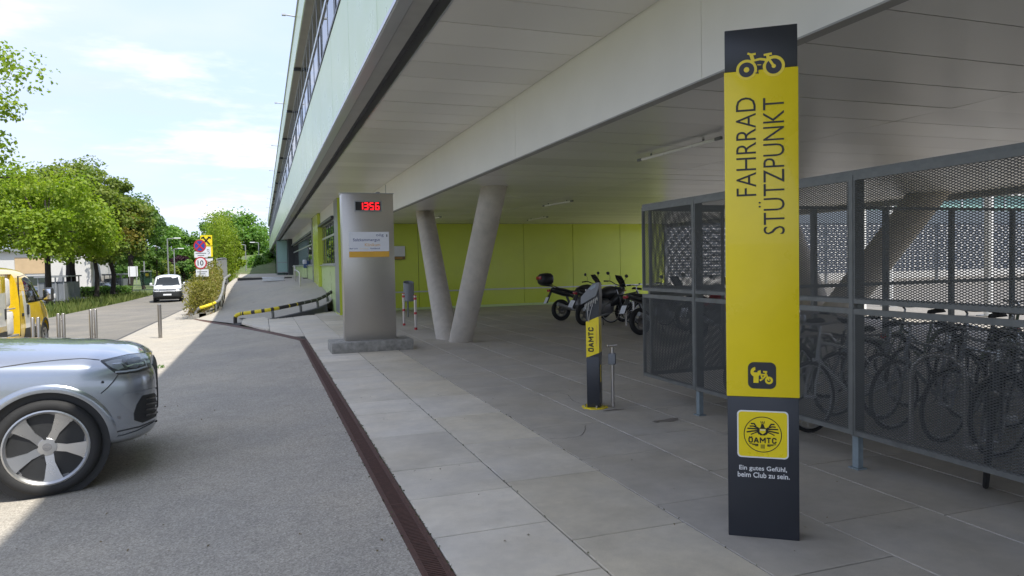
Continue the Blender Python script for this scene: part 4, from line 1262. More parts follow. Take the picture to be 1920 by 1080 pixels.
# railing on top of the retaining wall
t = thing('railing', 'grey barred railing on the wall beside the upper ramp', 'fence', (-2.15, 45, 0.9))
ra = [Vector((0.0, -5.5, -0.05)), Vector((0.05, -1, 0.05)), Vector((0.05, 4, 0.1)), Vector((-0.2, 9, 0.1))]
rp = smoothpts(ra, 12)
MB().tube([p + Vector((0, 0, 1.3)) for p in rp], 0.03, 8).build('top_rail', MATS['frame_grey'], t, True)
MB().tube([p + Vector((0, 0, 0.15)) for p in rp], 0.025, 8).build('bottom_rail', MATS['frame_grey'], t, True)
bar = MB().tube([(0, 0, 0.15), (0, 0, 1.3)], 0.012, 5).mesh('bar', MATS['frame_grey'])
for p in smoothpts(ra, 30): put('bar', bar, t, p)
for p in rp[::9]: MB().box(-0.03, 0.03, -0.03, 0.03, -0.4, 1.34).build('post', MATS['frame_grey'], t, loc=p)
# steel handrail hoops on the ramp
for (pa, pb, lab) in (((560.3, 552), (557.2, 542), 'low steel handrail hoop on the ramp, nearer the barrier'), ((554, 535), (552, 530), 'low steel handrail hoop higher up the ramp')):
    za = 0.42 if pa[0] > 556 else 0.66
    A, B = at(*pa, z=za), at(*pb, z=za + 0.12)
    A.x = B.x = (A.x + B.x) / 2
    d = (B - A); ln = d.length
    t = thing('handrail', lab, 'handrail', A)
    hh = 0.98
    MB().tube([(0, 0, -0.02), (0, 0, hh - 0.15), (0, 0.03, hh - 0.05), (0, 0.14, hh + 0.02), (0, d.y - 0.14, hh + d.z - 0.0), (0, d.y - 0.03, hh + d.z - 0.06), (0, d.y, hh + d.z - 0.15), (0, d.y, d.z - 0.02)], 0.03, 10).build('tube', MATS['stainless'], t, True)
    for p in ((0, 0, 0), (0, d.y, d.z)): MB().tube([p, (p[0], p[1], p[2] + 0.05)], 0.05, 10).build('foot', MATS['black_plastic'], t, True)
# blue dispenser on a stand by the windows
M('box_blue', (0.05, 0.10, 0.22), 0.4)
p = at(576.5, 523, z=0.97)
t = thing('dispenser_stand', 'blue and white dispenser box on a thin stand by windows', 'dispenser', (p.x, p.y, 0.985))
MB().tube([(0, 0, 0.02), (0, 0, 1.25)], 0.022, 8).build('pole', MATS['frame_dark'], t)
MB().cbox(-0.24, 0.24, -0.2, 0.2, 0, 0.06, 0.01).build('base', MATS['black_plastic'], t, True)
MB().cbox(-0.2, 0.2, -0.12, 0.12, 0.62, 1.02, 0.03).build('box', MATS['box_blue'], t, True)
MB().cbox(-0.24, -0.02, -0.14, 0.10, 0.85, 1.1, 0.03).build('cap', MATS['plate_white'], t, True)
# ---- bollards
M('bollard_steel', (0.36, 0.34, 0.315), 0.34, 0.9, 0.03, 4, rvar=0.03)
def bollard(px, py, label, pair=True):
    p = top_solve(px, py, 0.95)
    t = thing('bollard', label, 'bollard', p, 0, 'steel bollards along the forecourt edge')
    for s in ((-0.055, 0.055) if pair else (0.0,)):
        MB().tube([(s, 0, -0.1), (s, 0, 0.94), (s, 0, 0.95)], [0.042 if pair else 0.05, 0.042 if pair else 0.05, 0.035], 16).build('tube', MATS['bollard_steel'], t, True)
    if pair: MB().box(-0.03, 0.03, -0.008, 0.008, 0.25, 0.30).box(-0.03, 0.03, -0.008, 0.008, 0.75, 0.80).build('link', MATS['stainless'], t)
    else: MB().tube([(0, -0.051, 0.06), (0, -0.045, 0.06)], 0.012, 8).build('lock', MATS['black_plastic'], t)
bollard(298.5, 570.6, 'single steel bollard standing beyond the silver car, nearest the hedge', False)
bollard(174, 580, 'double tube steel bollard beside the edge of the road')
bollard(113.5, 587.5, 'double tube steel bollard just ahead of the yellow van')
bollard(66, 595, 'double tube steel bollard before the yellow van front wheel')
# ---- grey timber-less waste enclosures
M('shed_grey', (0.20, 0.215, 0.23), 0.45, 0.2, 0.06, 3)
def shed(corner, rightpx, leftpx, label, zc):
    C = at(*corner, z=zc)
    L_ = at(rightpx, corner[1] - 8, X=C.x).y - C.y
    W_ = C.x - at(leftpx, corner[1], Y=C.y).x
    Hh = 2.0
    t = thing('bin_shelter', label, 'shelter', (C.x, C.y, zc - 0.03), 0, 'grey bin shelters on the verge')
    n = 4
    for k in range(n):
        MB().box(-W_ + W_ * k / n + 0.02, -W_ + W_ * (k + 1) / n - 0.02, 0.0, 0.03, 0.1, 1.5).build('panel', MATS['shed_grey'], t)
        MB().box(-W_ + W_ * k / n + 0.02, -W_ + W_ * (k + 1) / n - 0.02, L_ - 0.03, L_, 0.1, 1.5).build('panel', MATS['shed_grey'], t)
    m = 3
    for k in range(m):
        MB().box(-0.03, 0.0, L_ * k / m + 0.03, L_ * (k + 1) / m - 0.03, 0.1, 1.5).build('panel', MATS['shed_grey'], t)
        MB().box(-W_, -W_ + 0.03, L_ * k / m + 0.03, L_ * (k + 1) / m - 0.03, 0.1, 1.5).build('panel', MATS['shed_grey'], t)
    for x in (-0.03, -W_ * 0.33, -W_ * 0.66, -W_ + 0.03):
        for y in (0.0, L_): MB().box(x - 0.04, x + 0.04, y - 0.04, y + 0.04, 0, Hh - 0.1).build('post', MATS['frame_grey'], t)
    mb = MB(); x0, x1 = -W_ - 0.15, 0.15
    mb.box(x0, x1, -0.2, L_ + 0.2, Hh - 0.1, Hh)
    r_ = mb.build('roof', MATS['shed_grey'], t)
    MB().box(x0 - 0.02, x1 + 0.02, -0.23, -0.2, Hh - 0.13, Hh + 0.02).build('roof_edge', MATS['frame_grey'], r_)
    return C, W_, L_
shed((122, 566), 150, 72, 'grey panelled bin shelter behind the lime green ginkgo trunk', -0.62)
shed((229, 548), 246, 196, 'grey panelled bin shelter farther along, past the grassy verge', -0.70)
# ---- traffic signs in the hedge
M('sign_red', (0.50, 0.02, 0.035), 0.4, var=0.05)
M('sign_blue', (0.03, 0.06, 0.33), 0.4, var=0.05)
M('grey_post', (0.35, 0.36, 0.36), 0.45, 0.5)
SD = 31.0
pb_ = depth_at(380, 500, SD)
t = thing('traffic_sign_post', 'post with no stopping sign above a 10 speed limit sign', 'traffic sign', (pb_.x, pb_.y, -0.3))
U, V_ = Vector((math.cos(YAW), -math.sin(YAW), 0)), Vector((0, 0, 1))
def lz(py): return depth_at(378, py, SD).z + 0.3
def disc_sign(py, px, r, ring, inner, nm):
    c = U * ((px - 380) / F_PX * SD) + Vector((0, 0, lz(py)))
    FM = face_M(c - U.cross(V_) * -0.06, U, V_)
    o = MB().prism(circ(r, 40), -0.02, 0.0, FM).build(nm, MATS[ring], t)
    MB().prism(circ(r * 0.80, 40), 0.0, 0.004, FM).build('sign_face', MATS[inner], o)
    return FM, o
MB().tube([(0, 0, -0.2), (0, 0, lz(452))], 0.035, 10).build('post', MATS['grey_post'], t, True)
r1 = 11.6 / F_PX * SD
FM1, o1 = disc_sign(461, 377, r1, 'sign_red', 'sign_blue', 'no_stopping_sign')
mb = MB()
for s in (-1, 1): stroke(mb, [(-r1 * 0.58, -s * r1 * 0.58), (r1 * 0.58, s * r1 * 0.58)], r1 * 0.22, 0.004, 0.008 + 0.0005 * s, FM1)
mb.build('cross', MATS['sign_red'], o1)
FM2, o2 = disc_sign(493, 377.5, r1, 'sign_red', 'plate_white', 'speed_limit_sign')
text('10', 0.3, MATS['ink_black'], o2, FM2 @ Matrix.Translation((0, 0, 0.006)), bold=0.01, fit=(r1 * 0.95, r1 * 0.85))
for (ya, yb, xa, xb) in ((471.5, 483, 366, 391), (505, 518.5, 368, 391.5)):
    w_ = (xb - xa) / F_PX * SD; cxp = ((xa + xb) / 2 - 380) / F_PX * SD
    z0, z1 = lz(yb), lz(ya)
    n_ = U.cross(V_)
    Mx = face_M(U * cxp + Vector((0, 0, (z0 + z1) / 2)) + n_ * 0.05, U, V_)
    o = MB().prism(rrect(w_, z1 - z0, 0.02, 3), -0.015, 0.0, Mx).build('supplementary_plate', MATS['plate_white'], t)
    mb = MB()
    for k, wv in enumerate((0.8, 0.5)):
        mb.prism([(-w_ * wv / 2, 0.035 - 0.09 * k), (w_ * wv / 2, 0.035 - 0.09 * k), (w_ * wv / 2, 0.07 - 0.09 * k), (-w_ * wv / 2, 0.07 - 0.09 * k)], 0.0, 0.003, Mx)
    mb.build('print_line', MATS['plastic_grey'], o)
# bank sign behind
BD = 40.0
pb2 = depth_at(389, 500, BD)
t = thing('bank_sign', 'stacked yellow and white bank sign with black crossed gable emblem', 'sign', (pb2.x, pb2.y, -0.4))
def bz(py): return depth_at(389, py, BD).z + 0.4
def bu(px): return (px - 389) / F_PX * BD
MB().tube([(0, 0.1, -0.3), (0, 0.1, bz(442))], 0.05, 8).build('post', MATS['grey_post'], t, True)
n_ = U.cross(V_)
def panel(nm, xa, xb, ya, yb, mat, th=0.0, par=None):
    z0, z1 = bz(yb), bz(ya)
    Mx = face_M(U * ((bu(xa) + bu(xb)) / 2) + Vector((0, 0, (z0 + z1) / 2)) + n_ * th, U, V_)
    return MB().prism(rrect(bu(xb) - bu(xa), z1 - z0, 0.01, 2), -0.05 if th == 0 else -0.004, 0.0, Mx).build(nm, MATS[mat], par or t), Mx, bu(xb) - bu(xa), z1 - z0
o, Mx, w_, h_ = panel('emblem_panel', 377.5, 399, 441, 460.5, 'sign_yellow')
e = MB()
q = h_ / 20.0
for s in (-1, 1):
    stroke(e, [(s * 6.5 * q, -7.5 * q), (-s * 4.2 * q, 4.4 * q)], 2.6 * q, 0.0, 0.012 + 0.001 * s, Mx)
    stroke(e, [(-s * 4.2 * q, 4.4 * q), (-s * 7.6 * q, 6.2 * q), (-s * 8.4 * q, 3.6 * q)], 2.4 * q, 0.0, 0.012 + 0.001 * s, Mx)
    stroke(e, [(-s * 4.2 * q, 4.6 * q), (-s * 4.6 * q, 7.2 * q)], 1.6 * q, 0.0, 0.012 + 0.001 * s, Mx)
e.build('crossed_gable_emblem', MATS['ink_black'], o)
o, Mx, w_, h_ = panel('letter_panel', 377.5, 399.2, 462, 481.5, 'sign_yellow')
MB().prism([(-w_ / 2, -h_ / 2 + 0.02), (w_ * 0.36, -h_ / 2 + 0.02), (w_ * 0.36, h_ / 2 - 0.02), (-w_ / 2, h_ / 2 - 0.02)], 0, 0.006, Mx).build('letter_field', MATS['plate_white'], o)
text('B', 0.4, MATS['plastic_grey'], o, Mx @ Matrix.Translation((w_ * 0.16, 0, 0.009)), bold=-0.01, fit=(0.15, 0.28))
o, Mx, w_, h_ = panel('letter_panel', 377.5, 399, 483.5, 509, 'plate_white')
text('B', 0.4, MATS['ink_black'], o, Mx @ Matrix.Translation((w_ * 0.22, 0.02, 0.004)), bold=0.01, fit=(0.19, 0.30))
MB().prism([(-w_ / 2, h_ / 2 - 0.03), (w_ / 2, h_ / 2 - 0.03), (w_ / 2, h_ / 2), (-w_ / 2, h_ / 2)], 0, 0.003, Mx).build('dark_edge', MATS['ink_black'], o)
# ---- street lamps
def lamp(px, base_y, top_y, D, side, label, arm=1.6):
    b = depth_at(px, base_y, D)
    tp = depth_at(px, top_y, D)
    h = tp.z - b.z
    t = thing('street_lamp', label, 'street lamp', b, 0, 'street lamps beyond the car park')
    MB().tube([(0, 0, -0.2), (0, 0, h * 0.3), (0, 0, h)], [0.10, 0.08, 0.06], 8).build('pole', MATS['grey_post'], t, True)
    a = U * (side * arm)
    MB().tube([(0, 0, h - 0.02), tuple(Vector((0, 0, h + 0.05)) + a * 0.9)], 0.05, 6).build('arm', MATS['grey_post'], t, True)
    c = Vector((0, 0, h + 0.05)) + a
    MB().cbox(c.x - 0.35, c.x + 0.35, c.y - 0.16, c.y + 0.16, c.z - 0.06, c.z + 0.06, 0.03).build('lantern', MATS['plate_white'], t, True)
lamp(316.5, 530, 448, 78, 1, 'pale street lamp standing tall behind the white van', 1.1)
lamp(328.5, 535, 467, 92, 1, 'shorter pale street lamp next to the purple leaved tree', 0.9)
lamp(462, 522, 459, 88, -1, 'street lamp with left arm rising beyond the ramp crest', 0.8)
lamp(486, 500, 455, 105, -1, 'distant street lamp in front of the dense green wood', 0.9)
lamp(271, 520, 475, 80, 1, 'thin pale lamp pole by the glazed info shelter', 0.15)
t = thing('timber_pole', 'plain timber utility pole among the roadside trees', 'pole', depth_at(295, 528, 85))
M('bark', (0.075, 0.058, 0.042), 0.9, var=0.35, scale=9, bump=0.01, bscale=30)
M('bark_dark', (0.03, 0.024, 0.02), 0.9, var=0.35, scale=9, bump=0.01, bscale=30)
MB().tube([(0, 0, -0.3), (0, 0, 4.2)], [0.11, 0.08], 8).build('shaft', MATS['bark'], t, True)
MB().tube([(0, 0, 4.2), (0, 0, 4.28)], [0.1, 0.03], 8).build('cap', MATS['grey_post'], t, True)
# glazed info shelter and a white board
p = depth_at(275, 536, 62)
t = thing('info_shelter', 'small teal glazed shelter at the end of the verge', 'shelter', p)
for x in (-0.38, 0.38): MB().box(x - 0.03, x + 0.03, -0.3, 0.3, 0, 1.25).build('side_pane', MATS['teal_glass'], t)
MB().box(-0.34, 0.34, 0.26, 0.30, 0.05, 1.2).build('back_pane', MATS['teal_glass'], t)
MB().box(-0.45, 0.45, -0.35, 0.35, 1.25, 1.32).build('roof', MATS['frame_grey'], t)
MB().box(-0.1, 0.15, 0.2, 0.255, 0.85, 1.1).build('notice', MATS['sign_yellow'], t)
p = depth_at(250, 528, 70)
t = thing('notice_board', 'grey notice board on two legs beside the far shelter', 'sign', p)
MB().box(-0.42, 0.42, -0.03, 0.03, 0.5, 1.5).build('board', MATS['plate_white'], t)
for x in (-0.3, 0.3): MB().box(x - 0.03, x + 0.03, -0.05, -0.03, -0.2, 1.55).build('leg', MATS['grey_post'], t)
# ---- white clinic annexe behind the trees
M('render_white', (0.60, 0.59, 0.56), 0.7, var=0.05, scale=1)
M('panel_beige', (0.52, 0.38, 0.22), 0.6, var=0.08, scale=2)
t = thing('annexe_building', 'low white building with beige cladding behind the roadside trees', 'building', (-25.4, 82, -0.8))
MB().box(-26, 9.2, 0, 12, -0.2, 4.5).build('wall', MATS['render_white'], t)
MB().box(-26.3, 9.5, -0.4, 12.4, 4.5, 4.8).build('roof', MATS['frame_grey'], t)
for k in range(7):
    x = -25 + 4.6 * k
    MB().box(x, x + 2.9, -0.06, -0.002, 2.3, 3.9).build('cladding_panel', MATS['panel_beige'], t)
    f_ = MB().box(x + 0.2, x + 2.7, -0.04, -0.003, 0.5, 2.1).build('window', MATS['frame_grey'], t)
    MB().box(x + 0.3, x + 2.6, -0.05, -0.041, 0.6, 2.0).build('pane', MATS['window_glass'], f_)
MB().box(7.0, 9.4, -1.6, -0.4, -0.2, 4.2).build('porch_wall', MATS['render_white'], t)
# small roofed house far down the road
t = thing('house', 'small pale house with brown roof far down the road', 'house', depth_at(349, 531, 120))
MB().box(-2.6, 3.0, 0, 6, -0.5, 1.6).build('wall', MATS['render_white'], t)
mb = MB(); mb.add([(-3.1, -0.5, 1.5), (3.5, -0.5, 1.5), (3.5, 6.5, 1.5), (-3.1, 6.5, 1.5), (-2.4, 3, 3.0), (2.8, 3, 3.0)], ((0, 1, 5, 4), (2, 3, 4, 5), (1, 2, 5), (3, 0, 4), (0, 3, 2, 1)))
M('roof_brown', (0.16, 0.11, 0.08), 0.8, var=0.2)
mb.build('roof', MATS['roof_brown'], t)
MB().box(-1.2, -0.3, -0.03, -0.002, 0.3, 1.1).build('window', MATS['frame_dark'], t)
# parapet and box at the crest of the ramp
t = thing('parapet_wall', 'low dark parapet wall at the top of the ramp', 'wall', at(492, 526, z=0.9) + Vector((0, 0, 0.05)))
MB().box(-1.4, 1.7, 0, 0.25, -0.6, 0.12).build('wall', MATS['kerb_dark'], t)
MB().box(-1.45, 1.75, -0.03, 0.28, 0.121, 0.15).build('coping', MATS['concrete'], t)
t = thing('salt_box', 'white flat box against the dark parapet wall', 'box', at(512, 526, z=0.95) + Vector((0, -0.9, 0)))
MB().cbox(-0.55, 0.55, -0.3, 0.3, 0.0, 0.17, 0.02).build('tub', MATS['plate_white'], t, True)
MB().cbox(-0.58, 0.58, -0.33, 0.33, 0.171, 0.21, 0.012).build('lid', MATS['plate_white'], t, True)
# green embankment closing the view beyond the ramp
mb = MB()
xs = frange(-3.2, 14, 2.0); ysb = [84, 88, 94, 104, 120]
vs = [(x, y, 0.6 + (y - 84) * 0.09 + 0.3 * math.sin(x * 0.5)) for y in ysb for x in xs]
n = len(xs)
mb.add(vs, [(j * n + i, j * n + i + 1, (j + 1) * n + i + 1, (j + 1) * n + i) for j in range(len(ysb) - 1) for i in range(n - 1)])
tag(mb.build('embankment', MATS['grass'], None, True, ang=80), kind='structure')

# ================================================================== far side of the undercroft
M('teal_panel', (0.30, 0.50, 0.44), 0.3)
M('screen_grey', (0.10, 0.115, 0.14), 0.5, 0.2)
M('band_grey', (0.16, 0.185, 0.21), 0.5)
t = thing('slotted_screen', 'grey slotted screen wall outside, seen through the cage', 'screen', (17.0, 31, 0))
mb = MB()
nrow = 18; pit = 0.146
W_ = 33.0
for r_ in range(nrow + 1):
    z = 0.78 + pit * r_
    mb.box(0, W_, 0, 0.05, z, z + 0.088)
for r_ in range(nrow):
    z = 0.78 + pit * r_ + 0.088
    x = 0.17 * (r_ % 2)
    while x < W_ - 0.1:
        mb.box(x, x + 0.075, 0.002, 0.048, z, z + pit - 0.088)
        x += 0.34
tag(mb.build('slotted_panel', MATS['screen_grey'], t), kind='stuff')
MB().box(0, W_, -0.02, 0.06, 3.50, 4.25).build('top_band', MATS['band_grey'], t)
for k in range(9): MB().box(k * 4.1 - 0.06, k * 4.1 + 0.06, 0.052, 0.17, 0.0, 4.2).build('post', MATS['frame_grey'], t)
t = thing('courtyard_building', 'white rendered building with teal glazed band across the courtyard', 'building', (34, 40, 0))
MB().box(-20, 26, 0, 8, -0.1, 4.4).build('wall', MATS['render_white'], t)
MB().box(-20, 26, 0.05, 8, 4.402, 6.2).build('glazed_band', MATS['teal_panel'], t)
for k in range(20): MB().box(-20 + 2.3 * k - 0.05, -20 + 2.3 * k + 0.05, -0.03, 0.048, 4.402, 6.2).build('fin', MATS['plate_white'], t)
MB().box(-20.3, 26.3, -0.3, 8.3, 6.202, 6.6).build('roof', MATS['render_white'], t)
for (px, D, lab) in ((1617, 21.0, 'slim white pole just outside the undercroft, beside the leaning column'), (1668, 24.0, 'slim pale pole outside behind the thick leaning column'), (1853, 19.5, 'slim white pole outside at the bright end of the cage')):
    p = depth_at(px, 560, D); p.z = -0.03
    t = thing('white_pole', lab, 'pole', p, 0, 'white poles in the courtyard')
    MB().tube([(0, 0, 0), (0, 0, 5.5)], 0.11, 10).build('shaft', MATS['paint_white'], t, True)
    MB().box(-0.2, 0.2, -0.2, 0.2, 0.0, 0.03).build('base_plate', MATS['grey_post'], t)
# ================================================================== vegetation
leafmat('leaf_ginkgo', (0.13, 0.235, 0.018), (0.32, 0.39, 0.05), 0.5)
leafmat('leaf_lime', (0.17, 0.28, 0.02), (0.36, 0.42, 0.05), 0.5)
leafmat('leaf_maple', (0.085, 0.16, 0.028), (0.25, 0.28, 0.055), 0.45)
leafmat('leaf_deep', (0.05, 0.13, 0.028), (0.15, 0.23, 0.05), 0.45)
leafmat('leaf_fresh', (0.07, 0.19, 0.03), (0.20, 0.32, 0.065), 0.45)
leafmat('leaf_rust', (0.17, 0.16, 0.03), (0.32, 0.25, 0.06), 0.45)
leafmat('leaf_purple', (0.025, 0.012, 0.018), (0.06, 0.025, 0.035), 0.3)
leafmat('leaf_bamboo', (0.16, 0.17, 0.035), (0.34, 0.30, 0.09), 0.45)
leafmat('leaf_dry', (0.26, 0.17, 0.07), (0.36, 0.25, 0.11), 0.3)
leafmat('grass_blade', (0.07, 0.12, 0.025), (0.22, 0.24, 0.08), 0.4)
def leaf_cloud(name, P, Nrm, size, mat, rng, aspect=0.75, parent=None):
    """one kite-shaped, slightly folded leaf face at every point of P"""
    n = len(P)
    a = rng.normal(size=(n, 3)); a -= Nrm * np.sum(a * Nrm, 1)[:, None]; a /= np.linalg.norm(a, axis=1)[:, None]
    b = np.cross(Nrm, a)
    s = size * rng.uniform(0.65, 1.35, n)[:, None]
    fold = Nrm * s * 0.16
    V = np.stack([P - a * s * 0.5, P + b * s * aspect * 0.5 + fold, P + a * s * 0.5, P - b * s * aspect * 0.5 + fold], 1).reshape(-1, 3)
    me = bpy.data.meshes.new(name)
    me.vertices.add(len(V)); me.vertices.foreach_set('co', V.astype(np.float32).ravel())
    I = np.arange(n * 4, dtype=np.int32)
    me.loops.add(n * 4); me.loops.foreach_set('vertex_index', I)
    me.polygons.add(n); me.polygons.foreach_set('loop_start', np.arange(0, n * 4, 4, dtype=np.int32))
    me.update(calc_edges=True)
    for m in (mat if isinstance(mat, (list, tuple)) else [mat]): me.materials.append(MATS[m])
    return put(name, me, parent)
def crown_points(rng, n, c, rx, rz, nclump, clr, lean=(0, 0), shell=0.5):
    cl = []
    while len(cl) < nclump:
        v = rng.normal(size=3); v /= np.linalg.norm(v)
        r = shell + (1 - shell) * rng.random() ** 0.6
        q = v * r
        if q[2] < -0.75: continue
        w_ = 1.0 if q[2] < 0.2 else 1.0 - 0.35 * (q[2] - 0.2)
        cl.append((q[0] * rx * w_, q[1] * rx * w_, q[2] * rz, clr * rng.uniform(0.6, 1.3)))
    cl = np.array(cl)
    idx = rng.integers(0, nclump, n)
    d = rng.normal(size=(n, 3)); d /= np.linalg.norm(d, axis=1)[:, None]
    rr = rng.random(n) ** 0.4
    off = d * (cl[idx, 3] * rr)[:, None] * np.array([1, 1, 0.7])
    P = cl[idx, :3] + off + np.array(c)
    N_ = d * 0.55 + np.array([0, 0, 0.55]) + rng.normal(size=(n, 3)) * 0.55
    N_ /= np.linalg.norm(N_, axis=1)[:, None]
    return P, N_, cl + np.array([*c, 0])
def tree(label, base, h_crown, rx, rz, n, leaf, size, seed, trunk_r=0.16, bark='bark_dark', nclump=46, clr=None, group=None, patch=None, name='broadleaf_tree', shell=0.5):
    rng = np.random.default_rng(seed)
    t = thing(name, label, 'tree', base, 0, group)
    clr = clr or rx * 0.34
    P, N_, cl = crown_points(rng, n, (0, 0, h_crown), rx, rz, nclump, clr, shell=shell)
    o = leaf_cloud('crown', P, N_, size, [leaf] + ([patch[0]] if patch else []), rng, parent=t)
    if patch:
        mi = np.zeros(n, dtype=np.int32)
        ctr = np.array(patch[1]); mi[np.linalg.norm(P - ctr - np.array([0, 0, h_crown]), axis=1) + rng.normal(size=n) * 0.5 < patch[2]] = 1
        o.data.polygons.foreach_set('material_index', mi)
    mb = MB()
    fork = h_crown - rz * 0.75
    wob = rng.normal(size=4) * trunk_r * 0.5
    mb.tube(smoothpts([(0, 0, -0.3), (wob[0], wob[1], fork * 0.5), (wob[2], wob[3], fork), (wob[2], wob[3], h_crown + rz * 0.3)], 4), [trunk_r * 1.25] + [trunk_r] * 4 + [trunk_r * 0.9] * 4 + [trunk_r * 0.75, trunk_r * 0.6, trunk_r * 0.4, trunk_r * 0.2], 8)
    mb.build('trunk', MATS[bark], t, True)
    mb = MB()
    for k in range(0, len(cl), max(1, len(cl) // 14)):
        e = Vector(cl[k][:3]); s = Vector((wob[2], wob[3], fork + rng.random() * rz * 0.5))
        mid = s.lerp(e, 0.5) + Vector((0, 0, 0.12 * rz))
        mb.tube([s, mid, e], [trunk_r * 0.42, trunk_r * 0.28, trunk_r * 0.08], 5)
    mb.build('limbs', MATS[bark], t, True)
    return t
def tree_px(label, px, base_y, D, top_y, bot_y, half_px, n, leaf, size, seed, **kw):
    b = depth_at(px, base_y, D)
    zt, zb = depth_at(px, top_y, D).z - b.z, depth_at(px, bot_y, D).z - b.z
    rx = half_px / F_PX * D
    return tree(label, b, (zt + zb) / 2, rx * 0.88, (zt - zb) / 2 * 0.92, n, leaf, size, seed, **kw)
G1 = 'trees lining the road'
tree('tall lime green ginkgo at the edge of view beside the road', (-11.3, 30.5, -0.6), 8.0, 4.1, 4.9, 15000, 'leaf_ginkgo', 0.15, 3, trunk_r=0.18, nclump=60, clr=1.0, group=G1, name='ginkgo_tree')
tree_px('bright lime green ginkgo with forked trunk before the near shelter', 92, 566, 46, 300, 508, 132, 15000, 'leaf_ginkgo', 0.23, 5, trunk_r=0.19, nclump=54, group=G1, name='ginkgo_tree')
tree_px('thick dark trunked maple right behind the lime ginkgo', 137, 556, 58, 282, 505, 108, 11000, 'leaf_maple', 0.26, 11, trunk_r=0.36, nclump=46, group=G1, name='maple_tree')
tree_px('slender maple rising from the verge between both shelters', 181, 549, 56, 312, 515, 76, 8500, 'leaf_maple', 0.24, 12, trunk_r=0.17, nclump=38, group=G1, name='maple_tree', patch=('leaf_ginkgo', (-1.0, -1.5, 1.0), 1.6))
tree_px('roadside maple with a rust coloured patch of leaves', 211, 545, 60, 325, 515, 72, 9000, 'leaf_maple', 0.25, 13, trunk_r=0.19, nclump=40, group=G1, name='maple_tree', patch=('leaf_rust', (1.7, -1.8, -0.6), 1.2))
tree_px('dark green maple behind the farther bin shelter', 243, 541, 72, 340, 524, 66, 9000, 'leaf_deep', 0.28, 14, trunk_r=0.26, nclump=40, group=G1, name='maple_tree')
tree_px('green maple at the far end of the tree row', 270, 537, 84, 372, 526, 50, 7000, 'leaf_deep', 0.30, 15, trunk_r=0.2, nclump=34, group=G1, name='maple_tree')
tree_px('full green maple filling the gap behind the lime ginkgo', 58, 548, 76, 322, 505, 90, 8000, 'leaf_maple', 0.28, 16, trunk_r=0.22, nclump=44, group=G1, name='maple_tree')
tree_px('full green maple behind the slender verge maple', 168, 545, 80, 335, 508, 70, 7000, 'leaf_deep', 0.28, 17, trunk_r=0.22, nclump=40, group=G1, name='maple_tree')
G2 = 'background trees'
tree_px('broad green tree standing behind the pale street lamps', 318, 534, 112, 418, 528, 58, 7000, 'leaf_fresh', 0.42, 21, trunk_r=0.3, group=G2)
tree_px('dark purple leaved tree near the small house', 334, 533, 102, 472, 520, 22, 2500, 'leaf_purple', 0.30, 22, trunk_r=0.16, group=G2, nclump=26, name='copper_tree')
tree_px('rounded green tree at the bend of the road', 362, 533, 116, 428, 528, 36, 5000, 'leaf_fresh', 0.42, 23, trunk_r=0.3, group=G2)
tree_px('huge domed dark green tree towering above the ramp', 448, 528, 126, 394, 520, 68, 13000, 'leaf_fresh', 0.46, 24, trunk_r=0.5, group=G2, nclump=70, clr=2.4)
tree_px('dark green tree beside the upper facade end', 490, 520, 138, 430, 520, 36, 6000, 'leaf_deep', 0.46, 25, trunk_r=0.35, group=G2)
tree_px('bright yellow green tree glowing beyond the hedge', 428, 528, 74, 438, 516, 34, 8000, 'leaf_lime', 0.24, 26, trunk_r=0.15, group=G2, nclump=44)
tree_px('leafy green shrub tree behind the ramp crest', 486, 524, 96, 480, 522, 34, 5000, 'leaf_fresh', 0.28, 27, trunk_r=0.12, group=G2, nclump=36)
tree_px('deep green tree left behind the huge domed tree', 396, 530, 132, 408, 526, 34, 5000, 'leaf_deep', 0.46, 28, trunk_r=0.3, group=G2)
for (px, D, ty, hp, lf, lab) in ((292, 100, 470, 30, 'leaf_deep', 'dense green shrub beside the timber utility pole'), (312, 96, 492, 24, 'leaf_maple', 'low rounded shrub behind the white van'), (345, 98, 486, 26, 'leaf_deep', 'dark shrub between the lamps and the bamboo'), (374, 92, 470, 26, 'leaf_fresh', 'leafy shrub half hidden by the traffic sign'), (440, 94, 486, 26, 'leaf_deep', 'dark green shrub under the bright yellow green tree'), (470, 92, 496, 22, 'leaf_deep', 'dark shrub at the lamp beyond the ramp'), (508, 100, 470, 24, 'leaf_fresh', 'green shrub against the far end of the facade')):
    tree_px(lab, px, 534, D, ty, 536, hp, 4200, lf, 0.30, int(px), trunk_r=0.10, group='shrubs beyond the road bend', nclump=30, name='shrub', shell=0.35)
# far wood closing the horizon
rng = np.random.default_rng(77)
Pw, Nw = [], []
for k in range(150):
    x = -260 + 520 * k / 149 + rng.normal() * 2; y = 190 + rng.random() * 30
    hh = 5 + rng.random() * 3.5
    n = 130
    v = rng.normal(size=(n, 3)); v /= np.linalg.norm(v, axis=1)[:, None]
    Pw.append(v * np.array([4.2, 3.0, hh * 0.55]) * rng.uniform(0.7, 1.05, n)[:, None] + np.array([x, y, hh * 0.5 - 0.8]))
    nn_ = v + rng.normal(size=(n, 3)) * 0.5; Nw.append(nn_ / np.linalg.norm(nn_, axis=1)[:, None])
o = leaf_cloud('far_wood', np.concatenate(Pw), np.concatenate(Nw), 1.7, 'leaf_deep', rng)
tag(o, 'distant dark green wood along the horizon', 'wood', kind='stuff')
